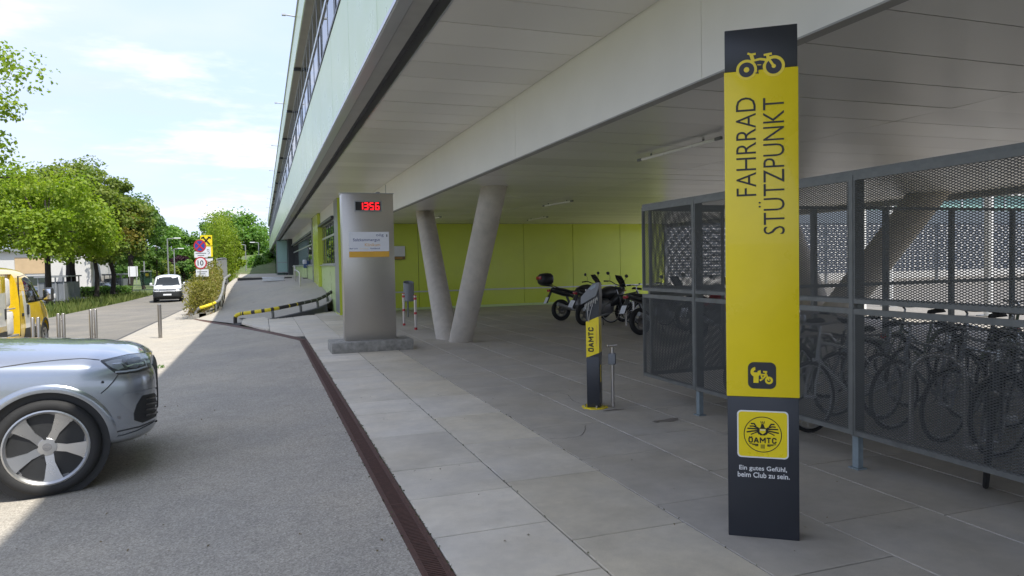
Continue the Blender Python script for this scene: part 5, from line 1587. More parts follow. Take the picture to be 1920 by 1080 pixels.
# bamboo hedge on the left of the ramp
rng = np.random.default_rng(5)
t = thing('bamboo_hedge', 'yellow green bamboo hedge growing round the traffic sign post', 'hedge', (-2.35, 33.6, -0.25))
P, N_ = [], []
n = 15000
yy = rng.uniform(-3.1, 5.6, n)
xx = rng.normal(0, 0.26, n).clip(-0.62, 0.5)
top = 1.35 + 0.35 * np.sin(yy * 1.9) + 0.25 * np.sin(yy * 4.1 + 1) + np.clip(yy * 0.12, 0, 0.6)
top = np.where(yy < -2.2, top * (0.55 + 0.45 * (yy + 3.1) / 0.9), top)
zz_ = top * rng.random(n) ** 0.75
P = np.stack([xx, yy, zz_], 1)
N_ = rng.normal(size=(n, 3)) + np.array([0, 0, 0.5]); N_ /= np.linalg.norm(N_, axis=1)[:, None]
fol = leaf_cloud('foliage', P, N_, 0.15, ['leaf_bamboo', 'leaf_dry'], rng, 0.28, t)
fol.data.polygons.foreach_set('material_index', (rng.random(n) < np.clip(0.75 - zz_ * 1.6, 0.03, 0.8)).astype(np.int32))
mb = MB()
for k in range(46):
    x, y = rng.normal(0, 0.18), rng.uniform(-2.9, 5.4)
    h = rng.uniform(1.1, 2.1)
    mb.tube([(x, y, -0.4), (x + rng.normal() * 0.06, y + rng.normal() * 0.06, h * 0.6), (x + rng.normal() * 0.16, y + rng.normal() * 0.16, h)], [0.012, 0.009, 0.004], 5)
tag(mb.build('canes', MATS['leaf_bamboo'], t), kind='stuff')
# tall wispy bamboo behind it
t = thing('bamboo_clump', 'tall wispy bamboo clump rising behind the sign post', 'bamboo', (-2.6, 53, 0.0))
P, N_ = [], []
mb = MB()
for k in range(70):
    bx, by = rng.normal(0, 0.34), rng.normal(0, 1.6)
    h = rng.uniform(2.6, 5.4)
    lx, ly = rng.normal(0, 0.35), rng.normal(0, 0.35)
    pts = [Vector((bx, by, 0)), Vector((bx + lx * 0.3, by + ly * 0.3, h * 0.55)), Vector((bx + lx, by + ly, h))]
    mb.tube(pts, [0.013, 0.01, 0.004], 5)
    sp_ = smoothpts(pts, 14)
    for q in sp_[6:]:
        m = 9
        P.append(np.array(q) + rng.normal(size=(m, 3)) * 0.2); v = rng.normal(size=(m, 3)); N_.append(v / np.linalg.norm(v, axis=1)[:, None])
leaf_cloud('foliage', np.concatenate(P), np.concatenate(N_), 0.19, 'leaf_ginkgo', rng, 0.3, t)
tag(mb.build('canes', MATS['leaf_bamboo'], t), kind='stuff')
# grass tufts on the verge and in the forecourt joint
n = 9000
x = rng.uniform(-13.4, -9.7, n); y = rng.uniform(36, 75, n)
hgt = rng.uniform(0.12, 0.55, n) * (0.5 + 0.5 * np.sin(y * 0.7) ** 2)
P = np.stack([x, y, np.array([gz(a, b) for a, b in zip(x, y)]) + hgt * 0.4 - 0.08], 1)
N_ = rng.normal(size=(n, 3)) * np.array([1, 1, 0.15]); N_ /= np.linalg.norm(N_, axis=1)[:, None]
V = []
up = np.array([0, 0, 1.0])
sd = np.cross(N_, up); sd /= np.linalg.norm(sd, axis=1)[:, None]
w_ = (hgt * 0.09)[:, None]; hv = hgt[:, None]
ln = rng.normal(size=(n, 3)) * 0.25 * hv
V = np.stack([P - sd * w_ - up * hv * 0.4, P + sd * w_ - up * hv * 0.4, P + sd * w_ * 0.5 + up * hv * 0.3 + ln * 0.4, P + up * hv * 0.7 + ln], 1).reshape(-1, 3)
me = bpy.data.meshes.new('verge_grass')
me.vertices.add(len(V)); me.vertices.foreach_set('co', V.astype(np.float32).ravel())
me.loops.add(n * 4); me.loops.foreach_set('vertex_index', np.arange(n * 4, dtype=np.int32))
me.polygons.add(n); me.polygons.foreach_set('loop_start', np.arange(0, n * 4, 4, dtype=np.int32))
me.update(calc_edges=True); me.materials.append(MATS['grass_blade'])
tag(put('verge_grass', me), 'rough grass and weeds growing along the road verge', 'grass', kind='stuff')
# low clipped hedge in front of the annexe
n = 5000
x = rng.uniform(-21, -11.5, n); y = 74 + rng.normal(0, 0.5, n); z = rng.random(n) ** 0.6 * 0.95 - 0.75
v = rng.normal(size=(n, 3)) + np.array([0, -0.3, 0.5])
t = thing('clipped_hedge', 'low clipped green hedge in front of the white annexe', 'hedge', (0, 0, 0))
t.location = (-16, 74, -0.75)
leaf_cloud('foliage', np.stack([x + 16, y - 74, z + 0.75], 1), v / np.linalg.norm(v, axis=1)[:, None], 0.2, 'leaf_deep', rng, 0.7, t)
MB().box(-4.8, 4.4, -0.3, 0.3, 0, 0.6).build('twigs', MATS['bark_dark'], t)
# weed in the asphalt joint by the silver car
p = atg(300, 690)
t = thing('weed', 'small green weed growing from the asphalt beyond the silver car', 'weed', p)
n = 60
P = rng.normal(size=(n, 3)) * np.array([0.06, 0.03, 0.012]) + np.array([0, 0, 0.03]); v = rng.normal(size=(n, 3)) + np.array([0, 0, 0.6])
leaf_cloud('leaves', P, v / np.linalg.norm(v, axis=1)[:, None], 0.035, 'leaf_fresh', rng, 0.4, t)
# ================================================================== vehicles
def paint(name, c, metal=0.0, rough=0.28, flake=False):
    m, t, b = newmat(name)
    tcn = mnode(t, 'ShaderNodeTexCoord').outputs['Object']
    f = mrange(t, mnoise(t, tcn, 700 if flake else 8, 2), 0.3, 0.7, 0.93, 1.07)
    d = mrange(t, mnoise(t, tcn, 2.5, 5), 0.3, 0.7, 0.97, 1.03)
    t.links.new(mval(t, c, mmath(t, 'MULTIPLY', f, d)), b.inputs['Base Color'])
    b.inputs['Metallic'].default_value = metal
    b.inputs['Roughness'].default_value = rough
    b.inputs['Coat Weight'].default_value = 1.0
    b.inputs['Coat Roughness'].default_value = 0.03
    return m
paint('paint_silver', (0.39, 0.42, 0.46), 0.85, 0.24, True)
paint('paint_yellow', (0.72, 0.48, 0.008))
paint('paint_van_white', (0.62, 0.63, 0.64))
paint('paint_stripe', (0.62, 0.62, 0.60))
M('headlamp_black', (0.012, 0.013, 0.014), 0.2, coat=0.6)
M('chrome', (0.75, 0.76, 0.78), 0.12, 1.0, 0.02)
M('rim_silver', (0.46, 0.465, 0.47), 0.3, 0.9, 0.03)
M('rim_pocket', (0.22, 0.22, 0.225), 0.45, 0.6)
M('brake_disc', (0.22, 0.20, 0.18), 0.45, 0.8, 0.2, 30)
M('trim_black', (0.02, 0.021, 0.022), 0.55, var=0.2, scale=20)
M('fabric_white', (0.70, 0.68, 0.64), 0.9, var=0.15, scale=5, bump=0.01, bscale=12)
M('tail_red', (0.35, 0.015, 0.02), 0.25)
M('seam_dark', (0.03, 0.031, 0.033), 0.6)
def half_ring(x, half):
    n = len(half)
    return [Vector((x, y, z)) for (y, z) in half] + [Vector((x, -half[i][0], half[i][1])) for i in range(n - 2, 0, -1)]
def evalmesh(rings, mat, cutters, sub=2):
    """smooth a lofted hull, then cut the wheel wells and openings out of it"""
    me = MB().loft(rings).mesh('body', mat, True, 60)
    o = put('body_tmp', me)
    m = o.modifiers.new('s', 'SUBSURF'); m.levels = sub; m.render_levels = sub
    cs = []
    for cmb in cutters:
        c = cmb.build('cut_tmp', mat); cs.append(c)
        b = o.modifiers.new('b', 'BOOLEAN'); b.operation = 'DIFFERENCE'; b.object = c; b.solver = 'EXACT'
    dg = bpy.context.evaluated_depsgraph_get()
    res = bpy.data.meshes.new_from_object(o.evaluated_get(dg))
    for c in cs + [o]:
        bpy.data.objects.remove(c)
    bm = bmesh.new(); bm.from_mesh(res)
    bv = BVHTree.FromBMesh(bm)
    bm.free()
    res.polygons.foreach_set('use_smooth', [True] * len(res.polygons))
    res.set_sharp_from_angle(angle=R(32))
    res.materials.clear(); res.materials.append(mat)
    return res, bv
def cast(bv, o, d, off):
    loc, nor, i, dist = bv.ray_cast(o, d)
    if loc is None:
        loc, nor, i, dist = bv.find_nearest(o + d * 2.0)
    if nor.dot(d) > 0: nor = -nor
    return loc + nor * off, nor
def skin(bv, outline, rayfn, off=0.004, rings=4, sub=3):
    """patch lying on the hull: an outline shrunk ring by ring to its centre, every point cast on to the hull"""
    ol = []
    for i in range(len(outline)):
        a, b = Vector(outline[i]), Vector(outline[(i + 1) % len(outline)])
        for k in range(sub): ol.append(a.lerp(b, k / sub))
    c = sum(ol, Vector((0, 0))) / len(ol)
    n = len(ol)
    vs, fs = [], []
    def pt(p, of):
        o, d = rayfn(p[0], p[1])
        return cast(bv, o, d, of)[0]
    for p in ol: vs.append(pt(p, -0.003))
    for r in range(rings):
        for p in ol: vs.append(pt(c.lerp(p, 1 - r / rings), off))
    vs.append(pt(c, off))
    for r in range(rings):
        for k in range(n):
            k2 = (k + 1) % n
            fs.append((r * n + k, r * n + k2, (r + 1) * n + k2, (r + 1) * n + k))
    ci = len(vs) - 1
    for k in range(n): fs.append((rings * n + k, rings * n + (k + 1) % n, ci))
    return MB().add(vs, fs)
def strip(bv, line, rayfn, wd, off=0.003):
    """narrow band along a line drawn on the hull"""
    pts = []
    for i in range(len(line) - 1):
        a, b = Vector(line[i]), Vector(line[i + 1])
        for k in range(4): pts.append(a.lerp(b, k / 4))
    pts.append(Vector(line[-1]))
    P = [cast(bv, *rayfn(p.x, p.y), off) for p in pts]
    vs, fs = [], []
    for i, (q, nr) in enumerate(P):
        t_ = (P[min(i + 1, len(P) - 1)][0] - P[max(i - 1, 0)][0]).normalized()
        s = nr.cross(t_) * wd / 2
        vs += [q - s, q + s]
    for i in range(len(P) - 1): fs.append((2 * i, 2 * i + 1, 2 * i + 3, 2 * i + 2))
    return MB().add(vs, fs)
def mirror(mb):
    m = MB(); m.v = [(v[0], -v[1], v[2]) for v in mb.v]; m.f = [tuple(reversed(f)) for f in mb.f]; m.m = list(mb.m)
    return m
def submesh(me, cond, off):
    """the part of a hull that answers a test, lifted off it a little"""
    mb = MB(); idx = {}
    for p in me.polygons:
        if cond(p.center):
            f = []
            for vi in p.vertices:
                if vi not in idx:
                    v = me.vertices[vi]; idx[vi] = len(mb.v); mb.v.append(tuple(v.co + v.normal * off))
                f.append(idx[vi])
            mb.f.append(tuple(f)); mb.m.append(0)
    return mb
side = lambda sgn: (lambda x, z: (Vector((x, sgn * 3.0, z)), Vector((0, -sgn, 0))))
front = lambda y, z: (Vector((4.0, y, z)), Vector((-1, 0, 0)))
top = lambda x, y: (Vector((x, y, 4.0)), Vector((0, 0, -1)))
def wheel(parent, x, y, z, r, wd, rr, style, steel=0.0):
    """outer face towards -y for y < 0, towards +y otherwise"""
    rot = 0.0 if y < 0 else math.pi
    w = put('wheel', None, parent, (x, y, z), (0, steel, rot)) if False else None
    A = Matrix(((1, 0, 0, 0), (0, 0, -1, 0), (0, 1, 0, 0), (0, 0, 0, 1)))  # lathe axis z -> -y
    h = wd / 2
    prof = [(rr - 0.006, -h * 0.8), (rr + 0.02, -h * 0.98), (r * 0.93, -h), (r * 0.985, -h * 0.86), (r, -h * 0.6), (r, h * 0.6), (r * 0.985, h * 0.86), (r * 0.93, h * 0.995), (rr + 0.03, h * 0.99), (rr + 0.008, h * 0.93), (rr - 0.006, h * 0.8)]
    ty = MB().lathe(prof, 48, A, closed=True)
    for k in range(64):   # tread blocks
        a = 2 * math.pi * k / 64
        Mx = A @ Matrix.Rotation(a, 4, 'Z') @ Matrix.Translation((r + 0.0, 0, 0))
        ty.box(-0.004, 0.004, -r * 0.036, r * 0.036, h * 0.08, h * 0.62, Mx).box(-0.004, 0.004, -r * 0.036, r * 0.036, -h * 0.62, -h * 0.08, Mx)
    t = ty.build('wheel', MATS['rubber'], parent, True, (x, y, z), (0, steel, rot), ang=50)
    MB().lathe([(rr - 0.005, -h * 0.8), (rr - 0.03, -h * 0.6), (rr - 0.04, h * 0.3), (rr - 0.03, h * 0.5), (rr - 0.005, h * 0.8), (rr - 0.001, h * 0.5), (rr - 0.001, -h * 0.5)], 48, A, closed=True).build('rim_barrel', MATS['rim_pocket'], t, True)
    MB().lathe([(rr - 0.004, h * 0.72), (rr + 0.006, h * 0.94), (rr - 0.006, h * 0.96), (rr - 0.022, h * 0.84), (rr - 0.018, h * 0.72)], 48, A, closed=True).build('rim_lip', MATS['rim_silver'], t, True)
    MB().lathe([(rr * 0.16, -h * 0.05), (rr * 0.72, -h * 0.05), (rr * 0.72, h * 0.05), (rr * 0.16, h * 0.05)], 32, A, closed=True).build('brake_disc', MATS['brake_disc'], t, True)
    if style == 'five':
        sp = MB(); pk = MB()
        for k in range(5):
            a = 2 * math.pi * (k + 0.1) / 5
            Mx = A @ Matrix.Rotation(a, 4, 'Z')
            def plate(mb, poly, z_in, z_out, th):
                n = len(poly)
                vs = []
                for dz in (0, -th):
                    for (pr, pt) in poly:
                        f = (pr - 0.06) / (rr - 0.06)
                        vs.append(Mx @ Vector((pr, pt, z_in + (z_out - z_in) * f + dz)))
                mb.add(vs, [tuple(range(n)), tuple(range(2 * n - 1, n - 1, -1))] + [(i, (i + 1) % n, n + (i + 1) % n, n + i) for i in range(n)])
            plate(sp, [(0.045, -0.032), (rr * 0.45, -0.036), (rr * 0.80, -0.072), (rr - 0.012, -0.104), (rr - 0.006, -0.02), (rr - 0.012, 0.056), (rr * 0.80, 0.042), (rr * 0.45, 0.024), (0.045, 0.032)], h * 0.62, h * 0.80, 0.035)
            plate(pk, [(0.05, 0.025), (rr * 0.45, 0.020), (rr * 0.80, 0.030), (rr - 0.02, 0.044), (rr - 0.03, 0.098), (rr * 0.78, 0.080), (rr * 0.45, 0.052), (0.06, 0.045)], h * 0.50, h * 0.62, 0.05)
            plate(pk, [(0.05, -0.045), (rr * 0.45, -0.055), (rr * 0.8, -0.088), (rr - 0.03, -0.125), (rr - 0.02, -0.10), (rr * 0.8, -0.07), (rr * 0.45, -0.034), (0.05, -0.028)], h * 0.48, h * 0.60, 0.05)
        sp.build('spokes', MATS['rim_silver'], t)
        pk.build('spoke_pockets', MATS['rim_pocket'], t)
        MB().lathe([(0.0001, h * 0.66), (0.068, h * 0.64), (0.078, h * 0.58), (0.08, h * 0.1)], 30, A).build('hub', MATS['rim_silver'], t, True)
        for k in range(5):
            a = 2 * math.pi * (k + 0.6) / 5
            MB().tube([A @ Vector((0.072 * math.cos(a), 0.072 * math.sin(a), h * 0.50)), A @ Vector((0.072 * math.cos(a), 0.072 * math.sin(a), h * 0.652))], 0.0125, 8).build('lug_bolt', MATS['trim_black'], t)
        MB().lathe([(0.0001, h * 0.685), (0.032, h * 0.675), (0.034, h * 0.6)], 24, A).build('hub_cap', MATS['rim_pocket'], t, True)
        mb = MB()
        for k in range(4): ringstrip(mb, 0.0072, 0.0092, h * 0.68, h * 0.69, A, 14, -0.0155 + 0.0103 * k, 0)
        mb.build('ring_emblem', MATS['chrome'], t)
    else:
        mb = MB().lathe([(0.0001, h * 0.62), (rr * 0.3, h * 0.60), (rr * 0.45, h * 0.40), (rr * 0.85, h * 0.55), (rr - 0.02, h * 0.72), (rr - 0.02, h * 0.3)], 30, A)
        mb.build('wheel_cover', MATS['rim_silver'], t, True)
        for k in range(8):
            a = 2 * math.pi * k / 8
            Mx = A @ Matrix.Rotation(a, 4, 'Z')
            MB().box(rr * 0.52, rr * 0.80, -0.03, 0.03, h * 0.50, h * 0.575, Mx).build('cover_slot', MATS['trim_black'], t)
    return t
# ---- silver SUV
def suv():
    HB = [0.86, 0.62, 0.32]
    def sec(x, W, z, yf=HB):
        if x > 0.3: x = 0.3 + (x - 0.3) * 0.80
        zb, z1, z2, z3, z4, z5, z6, z7, z8 = z
        return half_ring(x, [(0, zb), (0.6 * W, zb), (0.92 * W, zb + 0.015), (0.975 * W, zb + 0.09), (0.995 * W, z1), (W, z2), (0.992 * W, z3), (0.965 * W, z4), (yf[0] * W, z5), (yf[1] * W, z6), (yf[2] * W, z7), (0, z8)])
    GB = [0.90, 0.79, 0.45]
    S = [sec(-4.14, 0.62, (.50, .6, .7, .82, .9, .95, .97, .98, .985)),
         sec(-4.11, 0.86, (.42, .55, .7, .88, 1.0, 1.07, 1.12, 1.14, 1.15)),
         sec(-3.98, 0.945, (.36, .5, .7, .9, 1.06, 1.2, 1.36, 1.43, 1.44), GB),
         sec(-3.7, 0.975, (.32, .48, .7, .93, 1.08, 1.34, 1.58, 1.66, 1.67), GB),
         sec(-3.2, 0.985, (.29, .47, .7, .95, 1.09, 1.38, 1.65, 1.72, 1.73), GB),
         sec(-2.4, 0.985, (.28, .47, .7, .95, 1.09, 1.38, 1.66, 1.73, 1.74), GB),
         sec(-1.75, 0.985, (.28, .47, .7, .95, 1.08, 1.36, 1.61, 1.685, 1.695), GB),
         sec(-1.35, 0.985, (.28, .47, .7, .95, 1.075, 1.29, 1.45, 1.505, 1.515), GB),
         sec(-0.98, 0.985, (.28, .47, .7, .95, 1.07, 1.17, 1.245, 1.275, 1.28), [.88, .70, .38]),
         sec(-0.80, 0.985, (.28, .47, .7, .95, 1.065, 1.145, 1.185, 1.205, 1.21)),
         sec(-0.40, 0.985, (.28, .47, .7, .94, 1.05, 1.12, 1.16, 1.175, 1.18)),
         sec(0.0, 0.985, (.29, .46, .69, .92, 1.03, 1.095, 1.13, 1.145, 1.15)),
         sec(0.27, 0.98, (.29, .46, .68, .905, 1.015, 1.075, 1.105, 1.12, 1.125)),
         sec(0.48, 0.972, (.30, .46, .67, .89, 0.995, 1.05, 1.08, 1.092, 1.097)),
         sec(0.64, 0.95, (.31, .46, .66, .87, .975, 1.02, 1.048, 1.058, 1.062)),
         sec(0.77, 0.90, (.33, .46, .64, .84, .945, .98, 1.003, 1.012, 1.015)),
         sec(0.86, 0.81, (.36, .47, .62, .80, .90, .93, .945, .952, .955)),
         sec(0.905, 0.70, (.40, .49, .62, .76, .85, .875, .885, .89, .892)),
         sec(0.92, 0.55, (.45, .52, .62, .72, .79, .81, .82, .825, .827))]
    wells = []
    A = Matrix(((1, 0, 0, 0), (0, 0, -1, 0), (0, 1, 0, 0), (0, 0, 0, 1)))
    for x in (0.0, -2.99):
        for s in (-1, 1):
            wells.append(MB().prism(circ(0.445, 40), 0.52, 1.4, Matrix.Translation((x, 0, 0.385)) @ (A if s < 0 else Matrix.Rotation(math.pi, 4, 'Z') @ A)))
    me, bv = evalmesh(S, MATS['paint_silver'], wells, 2)
    p0 = at(97, 838, z=0.30)
    t = thing('parked_suv', 'silver SUV with five spoke alloy wheels parked nose towards the building', 'car', (-1.63, 6.44 + 0.93, -0.085), R(7.0))
    # place so that the near front wheel stands where it does in the photograph
    t.location = (p0.x - 0.835 * math.sin(R(7.0)) * 1.0 - 0.05, p0.y + 0.84 * math.cos(R(7.0)) + 0.12, -0.085)
    body = put('body', me, t)
    Mi = (Matrix.Translation(t.location) @ Matrix.Rotation(R(7.0), 4, 'Z')).inverted()
    co = Mi @ CAM
    def pix(px, py): return co, (Mi.to_3x3() @ ray(px, py)).normalized()
    def both(nm, fn, mat, parent=None, smooth=True, label=None):
        a = fn(); 
        for m in (a, mirror(a)):
            o = m.build(nm, MATS[mat], parent or t, smooth, ang=60)
        return o
    both('headlight', lambda: skin(bv, [(188.3, 677.3), (210, 672.5), (233, 668), (255, 664), (273, 663), (279, 675), (283, 690), (272, 695), (260, 698), (240, 700.5), (221.7, 702.7), (212, 697), (203, 690), (195, 683)], pix, 0.004, 5), 'headlamp_black')
    both('headlight_reflector', lambda: skin(bv, [(196, 680), (214, 675.5), (228, 674), (227, 683), (232, 690), (222, 694), (210, 690), (202, 685)], pix, 0.0075, 3), 'rim_silver')
    both('headlight_projector', lambda: skin(bv, [(236, 676), (252, 671), (262, 670), (264, 682), (256, 690), (243, 690)], pix, 0.0075, 3), 'plastic_grey')
    both('daytime_light', lambda: strip(bv, [(216, 698), (236, 696.5), (256, 693.5), (274, 688), (270, 676)], pix, 0.014, 0.009), 'plate_white')
    both('headlight_bar', lambda: strip(bv, [(210, 684), (228, 682), (238, 688), (252, 684), (268, 682)], pix, 0.012, 0.0095), 'chrome')
    both('headlight_lens', lambda: skin(bv, [(190, 678), (210, 673.5), (233, 669), (255, 665), (272.5, 664), (278, 675), (282, 689.5), (260, 697), (222, 701.8), (204, 690)], pix, 0.013, 5), 'clear_lens')
    both('air_intake', lambda: skin(bv, [(266.7, 741.7), (283, 738), (300, 735), (304, 750), (305, 766.7), (296.7, 778), (282, 786), (266.7, 792.7), (252, 788), (251, 775), (256.7, 758)], pix, 0.004, 5), 'trim_black')
    for k in range(4):
        both('intake_slat', lambda: strip(bv, [(272, 748 + 10 * k), (286, 745.5 + 10 * k), (301, 741.5 + 10 * k)], pix, 0.013, 0.012), 'headlamp_black')
    both('intake_blade', lambda: strip(bv, [(231, 741), (250, 737), (275, 733), (299, 726)], pix, 0.022, 0.008), 'paint_silver')
    both('bumper_seam', lambda: strip(bv, [(221, 703), (213, 715), (201, 728), (189, 738)], pix, 0.009, 0.002), 'seam_dark')
    both('bonnet_seam', lambda: strip(bv, [(0, 689), (60, 680), (110, 675), (155, 672), (187, 675)], pix, 0.009, 0.002), 'seam_dark')
    both('bonnet_front_seam', lambda: strip(bv, [(189, 676), (214, 670.5), (240, 664.5), (272, 661)], pix, 0.007, 0.002), 'seam_dark')
    both('parking_sensor', lambda: skin(bv, [(220, 780), (226, 780), (226.5, 786), (220.5, 786)], pix, 0.003, 2, 2), 'rim_pocket')
    both('lower_seam', lambda: strip(bv, [(211, 812), (226, 808), (244, 804), (262, 800), (286, 790), (305, 779)], pix, 0.010, 0.003), 'seam_dark')
    both('lower_blade', lambda: strip(bv, [(212, 822), (232, 818), (256, 810), (282, 797), (304, 782)], pix, 0.03, 0.008), 'paint_silver')
    # raised lips round the wheel arches
    for xc in (0.0, -2.99):
        def lip():
            m = MB(); vs = []; fs = []
            nseg = 36
            for k in range(nseg + 1):
                a = R(-8 + 196 * k / nseg)
                for (rr, of) in ((0.440, -0.02), (0.441, 0.010), (0.466, 0.015), (0.490, 0.010), (0.502, 0.0)):
                    x, z = xc + rr * math.cos(a), 0.385 + rr * math.sin(a)
                    o, d = side(-1)(xc + max(rr, 0.455) * math.cos(a), 0.385 + max(rr, 0.455) * math.sin(a))
                    q, nr = cast(bv, o, d, of)
                    vs.append((x, q.y, z))
            for k in range(nseg):
                for j in range(4): fs.append((k * 5 + j, k * 5 + j + 1, (k + 1) * 5 + j + 1, (k + 1) * 5 + j))
            return m.add(vs, fs)
        both('arch_lip', lip, 'paint_silver')
    for xc in (0.0, -2.99):
        for s in (-1, 1):
            MB().lathe([(0.443, 0.50), (0.443, 0.93)], 40, Matrix.Translation((xc, 0, 0.385)) @ (A if s < 0 else Matrix.Rotation(math.pi, 4, 'Z') @ A)).build('wheel_liner', MATS['trim_black'], t, True)
    # glass, grille, plates, lamps, mirrors, handles
    both('door_glass', lambda: skin(bv, [(-1.05, 1.13), (-1.55, 1.36), (-1.95, 1.56), (-2.25, 1.60), (-2.28, 1.13)], side(-1), 0.004), 'car_glass')
    both('rear_door_glass', lambda: skin(bv, [(-2.36, 1.13), (-2.34, 1.60), (-3.0, 1.60), (-3.15, 1.14)], side(-1), 0.004), 'car_glass')
    both('quarter_glass', lambda: skin(bv, [(-3.24, 1.15), (-3.1, 1.58), (-3.55, 1.5), (-3.8, 1.2)], side(-1), 0.004), 'car_glass')
    skin(bv, [(-0.80, 1.24), (0.80, 1.24), (0.70, 1.42), (0.60, 1.62), (-0.60, 1.62), (-0.70, 1.42)], front, 0.004, 5).build('windscreen', MATS['car_glass'], t, True, ang=60)
    back = lambda y, z: (Vector((-7, y, z)), Vector((1, 0, 0)))
    skin(bv, [(-0.7, 1.18), (0.7, 1.18), (0.58, 1.5), (-0.58, 1.5)], back, 0.004, 4).build('rear_window', MATS['car_glass'], t, True, ang=60)
    skin(bv, [(-0.40, 0.92), (0.40, 0.92), (0.46, 0.82), (0.36, 0.52), (-0.36, 0.52), (-0.46, 0.82)], front, 0.006, 4).build('grille', MATS['trim_black'], t, True, ang=60)
    for k in range(6): strip(bv, [(-0.40, 0.57 + 0.055 * k), (0.0, 0.57 + 0.055 * k), (0.40, 0.57 + 0.055 * k)], front, 0.014, 0.014).build('grille_bar', MATS['chrome'], t, True)
    MB().cbox(0.775, 0.80, -0.26, 0.26, 0.55, 0.66, 0.004).build('number_plate', MATS['plate_white'], t, True)
    both('tail_light', lambda: skin(bv, [(-0.93, 1.04), (-0.45, 1.02), (-0.45, 0.93), (-0.93, 0.90)], back, 0.006), 'tail_red')
    both('door_seam', lambda: strip(bv, [(-1.0, 1.1), (-0.98, 0.7), (-1.05, 0.36)], side(-1), 0.007, 0.002), 'seam_dark')
    both('rear_door_seam', lambda: strip(bv, [(-2.32, 1.12), (-2.32, 0.36)], side(-1), 0.007, 0.002), 'seam_dark')
    both('sill_trim', lambda: strip(bv, [(-0.5, 0.36), (-1.5, 0.35), (-2.5, 0.36)], side(-1), 0.05, 0.008), 'trim_black')
    for s in (-1, 1):
        MB().ball((-1.15, s * 1.07, 1.17), 0.13, 10, (0.7, 0.9, 0.65)).tube([(-1.1, s * 0.93, 1.10), (-1.12, s * 1.03, 1.14)], 0.03, 6).build('door_mirror', MATS['paint_silver'], t, True)
        for x in (-1.95, -2.95): MB().cbox(x - 0.12, x + 0.12, s * 1.0 - 0.018, s * 1.0 + 0.018, 0.965, 0.99, 0.008).build('door_handle', MATS['chrome'], t, True)
    for x in (0.0, -2.99):
        for s in (-1, 1): wheel(t, x, s * 0.845, 0.382, 0.382, 0.285, 0.296, 'five', R(14) if x == 0 else R(40))
    MB().box(-3.8, 0.25, -0.66, 0.66, 0.24, 0.30).build('underbody', MATS['trim_black'], t)
    return t
suv_ = suv()
